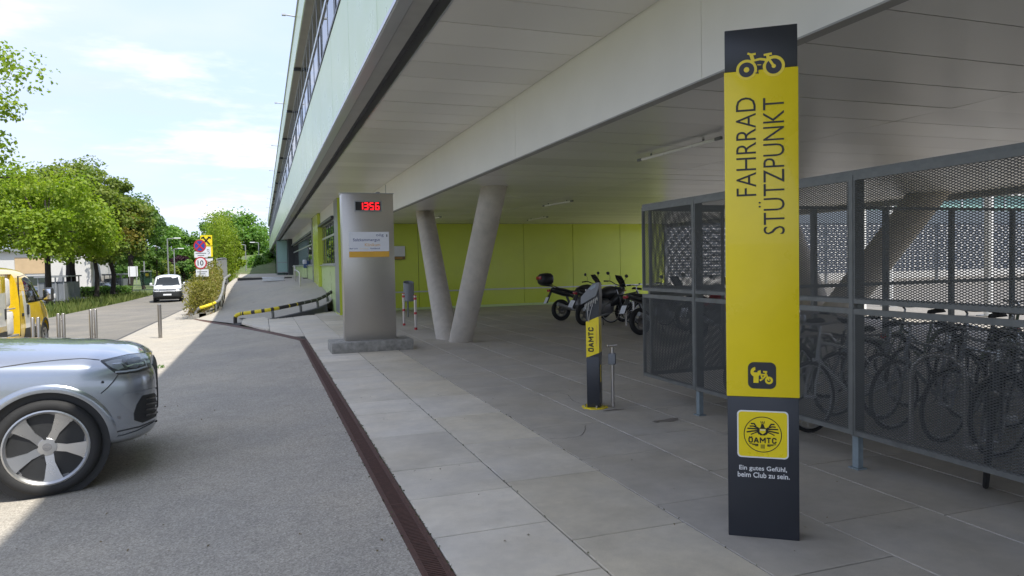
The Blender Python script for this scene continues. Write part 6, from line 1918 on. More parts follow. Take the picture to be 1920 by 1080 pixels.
# ---- vans
def van_body(S, mat, cutters, wells):
    TT = [0, 0, .025, .14, .28, .42, .55, .70, .84, .945, .99, 1.0]
    def sec(x, W, zb, zt, tum=0.10, crown=0.80):
        YF = [0, .8, .965, 1, 1.0, 1.0, .995, 1 - tum * .30, 1 - tum * .75, crown, crown * .55, 0]
        return half_ring(x, [(y * W, zb + (zt - zb) * k) for y, k in zip(YF, TT)])
    rings = [sec(*s) for s in S]
    A = Matrix(((1, 0, 0, 0), (0, 0, -1, 0), (0, 1, 0, 0), (0, 0, 0, 1)))
    cs = list(cutters)
    for (x, z, r, y0) in wells:
        for s in (-1, 1): cs.append(MB().prism(circ(r, 32), y0, 1.5, Matrix.Translation((x, 0, z)) @ (A if s < 0 else Matrix.Rotation(math.pi, 4, 'Z') @ A)))
    return evalmesh(rings, mat, cs, 2)
def yellow_van():
    Yf = 22.95; Xs = -5.72
    W = 1.025
    S = [(-4.25, 0.9, .45, 2.1), (-4.22, 0.98, .38, 2.22), (-4.1, W, .35, 2.25), (-2.5, W, .33, 2.26), (-1.3, W, .33, 2.26), (-0.95, W, .33, 2.22), (-0.62, W, .33, 2.02, .12, .82), (-0.2, W, .33, 1.66, .09, .85), (0.18, W, .33, 1.36, .06, .88), (0.42, 1.0, .33, 1.22, .05, .86), (0.66, .95, .34, 1.10, .05, .84), (0.82, .86, .36, .98, .06, .82), (0.9, .72, .40, .85, .08, .8), (0.92, .55, .48, .76, .1, .8)]
    # world Y of the sliding door opening turned into van coordinates (x forward = world +Y)
    xa, xb = 19.62 - Yf, 20.78 - Yf
    cut = MB().box(xa, xb, -1.4, -0.35, 0.52, 2.05)
    me, bv = van_body(S, MATS['paint_yellow'], [cut], [(0.0, 0.36, 0.41, 0.62), (-3.35, 0.36, 0.41, 0.62)])
    t = thing('delivery_van', 'yellow delivery van with its side sliding door open at the roadside', 'van', (Xs - W, Yf, gz(Xs - W, Yf) - 0.02), R(90))
    put('body', me, t)
    # cargo interior behind the open door
    MB().box(xa + 0.01, xb - 0.01, -0.80, -0.785, 0.53, 2.04).build('cargo_wall', MATS['fabric_white'], t)
    MB().box(xa + 0.005, xb - 0.005, -1.0, -0.36, 0.522, 0.56).build('cargo_floor', MATS['plastic_grey'], t)
    MB().cbox(xa + 0.15, xb - 0.25, -0.97, -0.81, 0.57, 1.15, 0.06).build('cargo_sack', MATS['fabric_white'], t, True)
    MB().cbox(xa + 0.2, xb - 0.32, -0.94, -0.81, 1.26, 1.95, 0.06).build('hanging_cover', MATS['fabric_white'], t, True)
    MB().tube([(xa + 0.05, -0.95, 1.21), (xb - 0.1, -0.95, 1.20)], 0.02, 6).build('cargo_rail', MATS['frame_grey'], t)
    ro = MB()
    ro.box(xa - 0.02, xa - 0.001, -1.028, -1.0, 0.5, 2.0).box(xb + 0.001, xb + 0.02, -1.028, -1.0, 0.5, 2.0)
    ro.build('door_seal', MATS['trim_black'], t)
    # slid-back door standing just off the flank
    MB().cbox(xa - 1.22, xa - 0.06, -1.10, -1.045, 0.50, 2.02, 0.02).build('sliding_door', MATS['paint_yellow'], t, True)
    MB().box(xa - 0.60, xa - 0.12, -1.104, -1.101, 0.85, 1.62).build('door_stripe', MATS['paint_stripe'], t)
    MB().cbox(xa - 0.22, xa - 0.12, -1.12, -1.10, 1.0, 1.25, 0.008).build('sliding_door_handle', MATS['trim_black'], t, True)
    MB().box(xa - 1.2, xa - 0.08, -1.106, -1.101, 0.52, 0.72).build('sliding_door_trim', MATS['trim_black'], t)
    sd = side(-1)
    def sk(nm, ol, mat, off=0.004, **k): skin(bv, ol, sd, off, **k).build(nm, MATS[mat], t, True, ang=60)
    sk('door_glass', [(-1.62, 1.30), (-1.62, 1.93), (-1.30, 1.97), (-0.92, 1.90), (-0.50, 1.55), (-0.28, 1.30)], 'car_glass', 0.006)
    strip(bv, [(-0.98, 1.30), (-0.98, 1.92)], sd, 0.03, 0.008).build('window_bar', MATS['trim_black'], t, True)
    sk('grey_stripe', [(-1.70, 0.62), (-1.32, 0.62), (-1.32, 1.22), (-1.62, 1.32), (-1.72, 1.62), (-1.86, 1.62), (-1.86, 1.3)], 'paint_stripe', 0.003)
    sk('door_trim', [(-1.78, 0.40), (-0.48, 0.40), (-0.48, 0.66), (-1.78, 0.66)], 'trim_black', 0.012)
    for ln in ([(-1.84, 0.42), (-1.84, 1.95)], [(-0.42, 0.70), (-0.36, 1.0), (-0.24, 1.25)], [(-1.84, 1.97), (-1.2, 2.02), (-0.85, 1.98), (-0.2, 1.36)]):
        strip(bv, ln, sd, 0.014, 0.002).build('door_seam', MATS['seam_dark'], t, True)
    o, nr = cast(bv, *sd(-1.55, 1.12), 0.012)
    MB().cbox(-1.61, -1.49, o.y - 0.02, o.y + 0.02, 1.0, 1.26, 0.01).build('door_handle', MATS['trim_black'], t, True)
    o, nr = cast(bv, *sd(-1.95, 1.02), 0.012)
    MB().cbox(-2.02, -1.90, o.y - 0.015, o.y + 0.02, 0.98, 1.06, 0.008).build('door_catch', MATS['trim_black'], t, True)
    for s in (-1, 1):
        MB().cbox(-0.42, -0.16, s * 1.20 - 0.12, s * 1.20 + 0.12, 1.28, 1.66, 0.07).tube([(-0.35, s * 0.98, 1.36), (-0.32, s * 1.12, 1.36)], 0.04, 8).build('door_mirror', MATS['trim_black'], t, True)
        MB().cbox(-0.435, -0.42, s * 1.20 - 0.09, s * 1.20 + 0.09, 1.34, 1.62, 0.006).build('mirror_glass', MATS['chrome'], t, True)
    MB().cbox(-0.26, -0.10, -1.325, -1.31, 1.36, 1.48, 0.006).build('mirror_indicator', MATS['plate_white'], t, True)
    skin(bv, [(-0.85, 1.30), (0.85, 1.30), (0.78, 1.95), (-0.78, 1.95)], front, 0.005, 5).build('windscreen', MATS['car_glass'], t, True, ang=60)
    for s in (-1, 1): skin(bv, [(s * 0.62, 0.98), (s * 0.86, 1.05), (s * 0.92, 0.88), (s * 0.7, 0.82)], front, 0.006, 3).build('headlight', MATS['clear_lens'], t, True)
    skin(bv, [(-0.6, 0.45), (0.6, 0.45), (0.62, 0.72), (-0.62, 0.72)], front, 0.006, 3).build('grille', MATS['trim_black'], t, True)
    for s in (-1, 1):
        m = MB(); vs = []; fs = []
        for k in range(29):
            a = R(-5 + 190 * k / 28)
            for (rr, of) in ((0.405, 0.0), (0.41, 0.015), (0.465, 0.012), (0.475, 0.0)):
                o_, d_ = side(s)(max(rr, 0.425) * math.cos(a), 0.36 + max(rr, 0.425) * math.sin(a))
                q, nr = cast(bv, o_, d_, of); vs.append((rr * math.cos(a), q.y, 0.36 + rr * math.sin(a)))
        for k in range(28):
            for j in range(3): fs.append((k * 4 + j, k * 4 + j + 1, (k + 1) * 4 + j + 1, (k + 1) * 4 + j))
        m.add(vs, fs); m.build('arch_trim', MATS['trim_black'], t, True)
    for x in (0.0, -3.35):
        for s in (-1, 1): wheel(t, x, s * 0.90, 0.345, 0.345, 0.22, 0.215, 'cover')
    MB().box(-4.0, 0.6, -0.75, 0.75, 0.25, 0.36).build('underbody', MATS['trim_black'], t)
    return t
yellow_van()
def white_van():
    W = 0.952
    S = [(-4.0, 0.85, .42, 1.8), (-3.96, 0.92, .36, 1.93), (-3.8, W, .33, 1.97), (-2.0, W, .31, 1.98), (-1.1, W, .31, 1.97), (-0.8, W, .31, 1.92, .14, .8), (-0.5, W, .31, 1.72, .14, .82), (-0.15, W, .31, 1.42, .10, .85), (0.15, .945, .31, 1.22, .06, .88), (0.45, .93, .31, 1.12, .05, .88), (0.68, .89, .33, 1.03, .05, .86), (0.82, .80, .36, .92, .06, .84), (0.88, .66, .42, .80, .08, .8), (0.89, .5, .5, .7, .1, .8)]
    me, bv = van_body(S, MATS['paint_van_white'], [], [(0.0, 0.34, 0.39, 0.6), (-3.0, 0.34, 0.39, 0.6)])
    fp = at(313, 567, z=-0.62)
    D = 49.5
    fp = depth_at(312, 555, D)
    t = thing('passenger_van', 'white passenger van with black lower bumper driving up the road', 'van', (fp.x, fp.y + 0.9, gz(fp.x, fp.y) - 0.02), R(-86))
    put('body', me, t)
    skin(bv, [(-0.80, 1.18), (0.80, 1.18), (0.74, 1.40), (0.66, 1.78), (-0.66, 1.78), (-0.74, 1.40)], front, 0.006, 5).build('windscreen', MATS['car_glass'], t, True, ang=60)
    submesh(me, lambda c: c.x > 0.30 and c.z < 0.80 - 0.0 and (c.z < 0.62 or c.x > 0.55), 0.006).build('bumper', MATS['trim_black'], t, True, ang=60)
    skin(bv, [(-0.55, 0.84), (0.55, 0.84), (0.55, 0.96), (-0.55, 0.96)], front, 0.008, 4).build('grille', MATS['trim_black'], t, True, ang=60)
    for k in range(2): strip(bv, [(-0.54, 0.87 + 0.06 * k), (0.54, 0.87 + 0.06 * k)], front, 0.012, 0.014).build('grille_bar', MATS['chrome'], t, True)
    for s in (-1, 1):
        skin(bv, [(s * 0.57, 0.84), (s * 0.83, 0.86), (s * 0.88, 0.99), (s * 0.57, 0.97)], front, 0.008, 4).build('headlight', MATS['headlamp_black'], t, True, ang=60)
        skin(bv, [(s * 0.60, 0.86), (s * 0.80, 0.88), (s * 0.84, 0.96), (s * 0.60, 0.95)], front, 0.013, 3).build('headlight_lens', MATS['rim_silver'], t, True, ang=60)
        MB().cbox(-0.42, -0.22, s * 1.07 - 0.09, s * 1.07 + 0.09, 1.18, 1.40, 0.05).tube([(-0.32, s * 0.9, 1.2), (-0.32, s * 1.0, 1.22)], 0.03, 6).build('door_mirror', MATS['paint_van_white'], t, True)
    mb = MB()
    c0, n0 = cast(bv, *front(0, 0.90), 0.022)
    FMv = face_M(c0, (0, 1, 0), (0, 0, 1))
    ringstrip(mb, 0.062, 0.078, -0.004, 0.006, FMv, 28)
    stroke(mb, [(-0.045, 0.05), (-0.014, -0.0), (0.0, 0.03), (0.014, 0.0), (0.045, 0.05)], 0.011, 0, 0.006, FMv)
    stroke(mb, [(-0.055, 0.02), (-0.022, -0.055), (0.0, -0.005), (0.022, -0.055), (0.055, 0.02)], 0.011, 0, 0.006, FMv)
    mb.build('round_emblem', MATS['chrome'], t)
    c1, _n = cast(bv, *front(0, 0.56), 0.012)
    MB().cbox(c1.x - 0.01, c1.x + 0.012, -0.26, 0.26, 0.51, 0.62, 0.004).build('number_plate', MATS['plate_white'], t, True)
    for s in (-1, 1):
        sd = side(s)
        for ol in ([(-1.02, 1.15), (-0.98, 1.70), (-0.75, 1.70), (-0.25, 1.2)], [(-1.12, 1.15), (-1.12, 1.74), (-2.3, 1.76), (-2.3, 1.15)], [(-2.42, 1.15), (-2.42, 1.76), (-3.6, 1.74), (-3.7, 1.15)]):
            skin(bv, ol, sd, 0.005).build('side_glass', MATS['car_glass'], t, True, ang=60)
    for x in (0.0, -3.0):
        for s in (-1, 1): wheel(t, x, s * 0.82, 0.335, 0.335, 0.215, 0.21, 'cover')
    MB().box(-3.7, 0.6, -0.7, 0.7, 0.22, 0.33).build('underbody', MATS['trim_black'], t)
white_van()
# cars in the car park behind the shelters
p = at(88, 530, z=-0.6); 
for (px, D, rz, lab) in ((74, 60, R(8), 'silver car parked behind the near bin shelter'), (203, 74, R(-5), 'silver car parked behind the farther bin shelter')):
    q = depth_at(px, 520, D)
    dup(suv_, (q.x, q.y, gz(q.x, q.y)), rz, lab, 'cars in the car park')
# ================================================================== two-wheelers
M('bike_black', (0.02, 0.021, 0.023), 0.35, coat=0.4)
M('bike_green', (0.10, 0.13, 0.07), 0.35, coat=0.4)
M('bike_blue', (0.035, 0.06, 0.14), 0.35, coat=0.4)
M('bike_red', (0.35, 0.02, 0.03), 0.3, coat=0.5)
M('bike_grey', (0.24, 0.25, 0.26), 0.35, 0.3, coat=0.3)
M('bike_white', (0.62, 0.62, 0.60), 0.35, coat=0.3)
M('spoke_steel', (0.5, 0.5, 0.5), 0.3, 0.9)
M('seat_black', (0.022, 0.021, 0.021), 0.7, bump=0.001)
def torus(mb, R_, r, n=40, m=8, c=(0, 0, 0)):
    """ring standing in the x-z plane"""
    vs, fs = [], []
    for i in range(n):
        a = 2 * math.pi * i / n
        for k in range(m):
            b = 2 * math.pi * k / m
            rr = R_ + r * math.cos(b)
            vs.append((c[0] + rr * math.cos(a), c[1] + r * math.sin(b), c[2] + rr * math.sin(a)))
    for i in range(n):
        for k in range(m):
            fs.append((i * m + k, i * m + (k + 1) % m, ((i + 1) % n) * m + (k + 1) % m, ((i + 1) % n) * m + k))
    return mb.add(vs, fs)
def bicycle(label, frame, basket=False, mudguard=True, step=False):
    """faces +x, rear hub at the origin, ground at z = 0"""
    t = thing('bicycle', label, 'bicycle')
    RW = 0.345; wb = 1.06
    for x in (0.0, wb):
        w = torus(MB(), RW - 0.018, 0.019, 44, 8).build('wheel', MATS['rubber'], t, True, (x, 0, RW))
        torus(MB(), RW - 0.042, 0.009, 44, 6).build('rim', MATS['spoke_steel'], w, True)
        mb = MB()
        for k in range(18):
            a = 2 * math.pi * k / 18
            mb.tube([(0.018 * math.cos(a + 1.2), 0.02 * (1 if k % 2 else -1), 0.018 * math.sin(a + 1.2)), ((RW - 0.045) * math.cos(a), 0, (RW - 0.045) * math.sin(a))], 0.0016, 4, False)
        tag(mb.build('spokes', MATS['spoke_steel'], w), kind='stuff')
        MB().tube([(0, -0.055, 0), (0, 0.055, 0)], 0.02, 10).build('hub', MATS['spoke_steel'], w, True)
    bb = Vector((0.44, 0, 0.28)); st = Vector((0.29, 0, 0.80)); ht = Vector((0.88, 0, 0.86)); hb_ = Vector((0.925, 0, 0.70))
    fm = MB()
    fm.tube([bb, st], 0.016, 8).tube([bb, hb_], 0.019, 8).tube([ht + Vector((-0.01, 0, 0.04)), hb_], 0.019, 8)
    if step: fm.tube([bb + Vector((-0.05, 0, 0.18)), hb_ + Vector((-0.02, 0, 0.06))], 0.016, 8)
    else: fm.tube([st + Vector((0.02, 0, -0.05)), ht], 0.016, 8)
    for s in (-1, 1):
        fm.tube([(0, s * 0.06, RW), (st.x + 0.02, s * 0.02, st.z - 0.06)], 0.009, 6).tube([(0, s * 0.06, RW), (bb.x, s * 0.03, bb.z)], 0.010, 6)
    fm.build('frame', MATS[frame], t, True)
    fk = MB()
    for s in (-1, 1): fk.tube([(hb_.x + 0.005, s * 0.045, hb_.z - 0.01), (wb - 0.02, s * 0.055, RW + 0.12), (wb, s * 0.055, RW)], 0.011, 6)
    fk.tube([(hb_.x + 0.005, -0.05, hb_.z - 0.01), (hb_.x + 0.005, 0.05, hb_.z - 0.01)], 0.014, 6)
    fk.build('fork', MATS[frame], t, True)
    mb = MB()
    mb.tube([ht + Vector((-0.01, 0, 0.04)), (0.86, 0, 1.0), (0.90, 0, 1.03)], 0.014, 8)
    mb.tube(smoothpts([(0.78, -0.29, 1.05), (0.86, -0.22, 1.06), (0.91, -0.08, 1.04), (0.91, 0.08, 1.04), (0.86, 0.22, 1.06), (0.78, 0.29, 1.05)], 4), 0.011, 8)
    h = mb.build('handlebar', MATS['spoke_steel'], t, True)
    for s in (-1, 1): MB().tube([(0.765, s * 0.297, 1.05), (0.85, s * 0.232, 1.06)], 0.017, 8).build('grip', MATS['rubber'], h, True)
    sd = MB()
    sd.loft([[Vector((x, y * wd, z + dz * (1 - abs(y) * 0.6))) for (y, z) in ((-1, 0.93), (-0.6, 0.965), (0, 0.975), (0.6, 0.965), (1, 0.93), (0, 0.915))] for (x, wd, dz) in ((0.10, 0.06, 0), (0.13, 0.085, 0.01), (0.22, 0.075, 0), (0.32, 0.03, -0.004), (0.38, 0.018, -0.012))])
    s_ = sd.build('saddle', MATS['seat_black'], t, True)
    MB().tube([st + Vector((0, 0, -0.02)), (0.245, 0, 0.93)], 0.013, 8).build('seat_post', MATS['spoke_steel'], t, True)
    cr = torus(MB(), 0.085, 0.006, 24, 6, (bb.x, -0.05, bb.z)).build('chainring', MATS['spoke_steel'], t, True)
    MB().tube([(bb.x, -0.07, bb.z), (bb.x + 0.12, -0.075, bb.z - 0.11)], 0.009, 6).box(bb.x + 0.08, bb.x + 0.17, -0.16, -0.08, bb.z - 0.125, bb.z - 0.10).build('crank', MATS['spoke_steel'], cr)
    MB().tube([(bb.x, 0.07, bb.z), (bb.x - 0.12, 0.075, bb.z + 0.11)], 0.009, 6).box(bb.x - 0.17, bb.x - 0.08, 0.08, 0.16, bb.z + 0.10, bb.z + 0.125).build('crank', MATS['spoke_steel'], cr)
    MB().tube([(0, -0.05, RW + 0.035), (bb.x, -0.05, bb.z + 0.086)], 0.004, 4).tube([(0, -0.05, RW - 0.035), (bb.x, -0.05, bb.z - 0.086)], 0.004, 4).build('chain', MATS['trim_black'], t)
    if mudguard:
        for (x, a0, a1) in ((0.0, 20, 190), (wb, 25, 150)):
            g = MB(); vs = []; fs = []; n = 18
            for k in range(n + 1):
                a = R(a0 + (a1 - a0) * k / n)
                for (y, rr) in ((-0.028, RW + 0.008), (0, RW + 0.02), (0.028, RW + 0.008)): vs.append((x + rr * math.cos(a), y, RW + rr * math.sin(a)))
            for k in range(n):
                for j in range(2): fs.append((k * 3 + j, k * 3 + j + 1, (k + 1) * 3 + j + 1, (k + 1) * 3 + j))
            g.add(vs, fs); g.build('mudguard', MATS[frame], t, True)
        rk = MB()
        rk.box(-0.28, 0.22, -0.06, 0.06, RW + 0.385, RW + 0.395)
        for s in (-1, 1): rk.tube([(-0.2, s * 0.05, RW + 0.385), (0, s * 0.06, RW)], 0.006, 5).tube([(0.1, s * 0.05, RW + 0.385), (0, s * 0.06, RW)], 0.006, 5)
        rk.build('carrier', MATS['trim_black'], t)
        MB().cbox(-0.31, -0.28, -0.035, 0.035, RW + 0.34, RW + 0.40, 0.008).build('rear_light', MATS['tail_red'], t, True)
    if basket:
        b = MB()
        for z in (0.86, 0.93, 1.0): 
            b.tube([(1.0, -0.16, z), (1.26, -0.16, z), (1.26, 0.16, z), (1.0, 0.16, z), (1.0, -0.16, z)], 0.004, 4)
        for k in range(7):
            x = 1.0 + 0.26 * k / 6
            b.tube([(x, -0.16, 1.0), (x, -0.14, 0.80), (x, 0.14, 0.80), (x, 0.16, 1.0)], 0.003, 4)
        b.build('basket', MATS['spoke_steel'], t)
    return t
protos = {'black': bicycle('dark trekking bicycle leaning by the hoop beside the motorcycles', 'bike_black'),
          'green': bicycle('olive green city bicycle inside the cage', 'bike_green', step=True),
          'blue': bicycle('dark blue bicycle with basket inside the cage', 'bike_blue', basket=True),
          'white': bicycle('white framed racing bicycle inside the cage', 'bike_white', mudguard=False),
          'grey': bicycle('grey mountain bicycle inside the cage', 'bike_grey', mudguard=False)}
used_p = set()
GB_ = 'bicycles parked in the cage'
def place_bike(kind, x, y, rz, label, group=GB_, tilt=0.0):
    p = protos[kind]
    if kind in used_p: o = dup(p, (x, y, 0), rz, label, group)
    else:
        used_p.add(kind); o = p; o.location = (x, y, 0); o.rotation_euler = (0, 0, rz); o['label'] = label
        if group: o['group'] = group
    o.rotation_euler = (tilt, 0, rz)
    return o
place_bike('black', 8.95, 17.35, R(-62), 'dark trekking bicycle at the hoop stand beside the motorcycles', 'bicycles parked outside the cage', R(3))
place_bike('grey', 10.0, 17.6, R(-70), 'grey mountain bicycle next to the scooter by the lime wall', 'bicycles parked outside the cage', R(-3))
# inside the cage; wheels towards the front mesh
place_bike('white', 6.03, 5.62, R(188), 'white framed bicycle whose front wheel nearly touches the mesh', GB_, R(4))
place_bike('green', 6.35, 6.75, R(176), 'olive green step-through bicycle near the cage corner', GB_, R(-4))
place_bike('black', 5.79, 4.29, R(215), 'black bicycle beside the bare steel hoop, its tyre under the mesh', GB_, R(-4))
place_bike('black', 9.35, 16.9, R(-66), 'black bicycle squeezed between motorcycle and grey mountain bicycle', 'bicycles parked outside the cage', R(4))
place_bike('green', 9.0, 15.6, R(-58), 'olive green bicycle standing ahead of the hoop outside the cage', 'bicycles parked outside the cage', R(-3))
place_bike('grey', 6.55, 3.45, R(184), 'grey mountain bicycle past the bare hoop, facing the mesh', GB_, R(4))
rb = random.Random(11)
for row, (x0, y0, y1, st) in enumerate(((6.75, 2.2, 7.2, 0.62), (8.75, 1.6, 7.3, 0.66), (10.6, 2.0, 7.3, 0.9))):
    y = y0
    while y < y1:
        kd = rb.choice(['black', 'grey', 'blue', 'black', 'green'])
        nm = {'black': 'black', 'grey': 'grey mountain', 'blue': 'dark blue', 'green': 'olive green'}[kd]
        place_bike(kd, x0 + rb.uniform(-0.15, 0.2) + (0 if y % 2 < 1 else 0.0), y, R(rb.choice([180, 0]) + rb.uniform(-10, 10)) if False else R(180 + rb.uniform(-9, 9)), '%s bicycle packed into the %s row of the cage' % (nm, ('first', 'second', 'last')[row]), 'bicycles packed in the cage rows', R(rb.uniform(-6, 6)))
        y += st * rb.uniform(0.8, 1.2)
# ---- motorcycles
def motorcycle(label, paintm, topcase=False, fairing=True, scooter=False):
    """faces +x, rear hub at the origin"""
    t = thing('motorcycle', label, 'motorcycle')
    RW = 0.305; wb = 1.42
    for x, wd in ((0.0, 0.075), (wb, 0.058)):
        w = torus(MB(), RW - wd * 0.72, wd * 0.78, 44, 12).build('wheel', MATS['rubber'], t, True, (x, 0, RW))
        torus(MB(), RW - wd * 1.5, 0.022, 40, 8).build('rim', MATS['rim_pocket'], w, True)
        mb = MB()
        for k in range(5):
            a = 2 * math.pi * k / 5 + 0.3
            for da in (-0.16, 0.16):
                mb.tube([(0.04 * math.cos(a), 0, 0.04 * math.sin(a)), ((RW - wd * 1.5) * math.cos(a + da), 0, (RW - wd * 1.5) * math.sin(a + da))], 0.011, 6)
        mb.build('spokes', MATS['rim_pocket'], w, True)
        MB().tube([(0, -0.07, 0), (0, 0.07, 0)], 0.04, 12).build('hub', MATS['rim_pocket'], w, True)
        A = Matrix(((1, 0, 0, 0), (0, 0, -1, 0), (0, 1, 0, 0), (0, 0, 0, 1)))
        MB().lathe([(0.06, 0.062), (0.125, 0.062), (0.125, 0.067), (0.06, 0.067)], 24, A, closed=True).build('brake_disc', MATS['brake_disc'], w, True)
    fk = MB()
    for s in (-1, 1): fk.tube([(wb, s * 0.095, RW), (wb - 0.17, s * 0.095, 0.72)], 0.028, 10).tube([(wb - 0.16, s * 0.095, 0.70), (wb - 0.27, s * 0.095, 1.0)], 0.022, 10)
    fk.box(wb - 0.30, wb - 0.20, -0.12, 0.12, 0.94, 0.975)
    fk.build('fork', MATS['galvanised'], t, True)
    g = MB(); vs = []; fs = []; n = 14
    for k in range(n + 1):
        a = R(30 + 120 * k / n)
        for (y, rr) in ((-0.065, RW + 0.0), (-0.04, RW + 0.03), (0.04, RW + 0.03), (0.065, RW + 0.0)): vs.append((wb + rr * math.cos(a), y, RW + rr * math.sin(a)))
    for k in range(n):
        for j in range(3): fs.append((k * 4 + j, k * 4 + j + 1, (k + 1) * 4 + j + 1, (k + 1) * 4 + j))
    g.add(vs, fs); g.build('front_mudguard', MATS[paintm], t, True)
    def loftx(nm, secs, mat, n=14):
        rings = []
        for (x, hw, z0, z1) in secs:
            cz, hz = (z0 + z1) / 2, (z1 - z0) / 2
            rings.append([Vector((x, hw * math.copysign(abs(math.cos(2 * math.pi * k / n)) ** 0.75, math.cos(2 * math.pi * k / n)), cz + hz * math.copysign(abs(math.sin(2 * math.pi * k / n)) ** 0.75, math.sin(2 * math.pi * k / n)))) for k in range(n)])
        return MB().loft(rings).build(nm, MATS[mat], t, True, ang=60)
    loftx('tank', [(0.50, 0.08, 0.74, 0.84), (0.58, 0.12, 0.70, 0.93), (0.75, 0.16, 0.68, 1.0), (0.92, 0.17, 0.68, 1.02), (1.04, 0.13, 0.72, 0.98), (1.10, 0.06, 0.78, 0.92)], paintm)
    loftx('engine', [(0.42, 0.10, 0.30, 0.55), (0.50, 0.17, 0.24, 0.66), (0.72, 0.19, 0.22, 0.70), (0.90, 0.15, 0.26, 0.68), (0.98, 0.08, 0.34, 0.6)], 'rim_pocket')
    fr_ = MB()
    for s in (-1, 1):
        fr_.tube([(1.14, s * 0.05, 0.90), (0.9, s * 0.17, 0.68), (0.55, s * 0.16, 0.52), (0.46, s * 0.13, 0.36)], 0.022, 8)
        fr_.tube([(0.55, s * 0.14, 0.62), (0.15, s * 0.10, 0.80), (-0.28, s * 0.07, 0.90)], 0.016, 6)
        fr_.tube([(0.46, s * 0.12, 0.40), (0.0, s * 0.11, RW)], 0.026, 8)
    fr_.tube([(0.32, 0, 0.42), (0.18, 0, 0.78)], 0.035, 10)
    fr_.build('frame', MATS['galvanised'], t, True)
    loftx('seat', [(0.60, 0.06, 0.78, 0.84), (0.52, 0.13, 0.77, 0.85), (0.30, 0.15, 0.78, 0.86), (0.12, 0.14, 0.82, 0.92), (-0.15, 0.12, 0.86, 0.96), (-0.26, 0.07, 0.88, 0.95)], 'seat_black')
    loftx('tail_fairing', [(0.4, 0.12, 0.66, 0.78), (0.1, 0.13, 0.70, 0.84), (-0.2, 0.10, 0.80, 0.90), (-0.36, 0.05, 0.86, 0.91)], paintm)
    MB().cbox(-0.40, -0.35, -0.07, 0.07, 0.84, 0.91, 0.015).build('tail_light', MATS['tail_red'], t, True)
    MB().add([(-0.30, -0.06, 0.86), (-0.30, 0.06, 0.86), (-0.48, 0.07, 0.52), (-0.48, -0.07, 0.52), (-0.28, -0.06, 0.86), (-0.28, 0.06, 0.86), (-0.46, 0.07, 0.52), (-0.46, -0.07, 0.52)], ((0, 1, 2, 3), (7, 6, 5, 4), (0, 3, 7, 4), (1, 5, 6, 2), (3, 2, 6, 7), (0, 4, 5, 1))).build('plate_holder', MATS['trim_black'], t)
    MB().box(-0.10, 0.10, -0.085, 0.085, -0.003, 0.0, Matrix.Translation((-0.475, 0, 0.60)) @ Matrix.Rotation(R(-62), 4, 'Y')).build('number_plate', MATS['plate_white'], t)
    MB().tube([(0.75, -0.14, 0.30), (0.45, -0.16, 0.26), (0.25, -0.19, 0.30)], 0.026, 8).tube([(0.28, -0.19, 0.30), (0.2, -0.20, 0.33), (-0.22, -0.22, 0.48)], [0.035, 0.055, 0.055], 12).build('exhaust', MATS['frame_grey'], t, True)
    hb2 = MB().tube(smoothpts([(1.02, -0.38, 1.10), (1.10, -0.26, 1.11), (1.15, -0.08, 1.04), (1.15, 0.08, 1.04), (1.10, 0.26, 1.11), (1.02, 0.38, 1.10)], 4), 0.013, 8).build('handlebar', MATS['trim_black'], t, True)
    for s in (-1, 1):
        MB().tube([(1.0, s * 0.41, 1.10), (1.07, s * 0.30, 1.11)], 0.02, 8).build('grip', MATS['rubber'], hb2, True)
        MB().tube([(1.09, s * 0.27, 1.11), (1.12, s * 0.30, 1.24), (1.10, s * 0.34, 1.30)], 0.006, 6).build('mirror_stem', MATS['trim_black'], hb2, True)
        MB().ball((1.09, s * 0.36, 1.32), 0.065, 8, (0.35, 1.0, 0.7)).build('mirror', MATS['trim_black'], hb2, True)
        MB().ball((1.27, s * 0.17, 0.90), 0.03, 6, (1.3, 1, 0.8)).build('indicator', MATS['plate_orange'], t, True)
    MB().ball((1.30, 0, 0.93), 0.10, 12, (0.7, 1, 1)).build('headlight', MATS['trim_black'], t, True)
    MB().ball((1.335, 0, 0.93), 0.08, 10, (0.5, 1, 1)).build('headlight_lens', MATS['clear_lens'], t, True)
    if fairing:
        MB().add([(1.36, -0.10, 0.98), (1.36, 0.10, 0.98), (1.22, 0.15, 1.18), (1.22, -0.15, 1.18), (1.14, 0.12, 1.30), (1.14, -0.12, 1.30), (1.345, -0.10, 0.98), (1.345, 0.10, 0.98), (1.205, 0.15, 1.18), (1.205, -0.15, 1.18), (1.125, 0.12, 1.30), (1.125, -0.12, 1.30)],
                 ((0, 1, 2, 3), (3, 2, 4, 5), (6, 9, 8, 7), (9, 11, 10, 8), (0, 6, 7, 1), (4, 10, 11, 5), (1, 7, 8, 2), (2, 8, 10, 4), (3, 9, 6, 0), (5, 11, 9, 3))).build('screen', MATS['headlamp_black'], t)
        loftx('side_fairing', [(1.28, 0.14, 0.78, 0.98), (1.15, 0.21, 0.60, 0.96), (0.95, 0.22, 0.46, 0.88), (0.78, 0.20, 0.44, 0.72), (0.66, 0.12, 0.46, 0.62)], paintm)
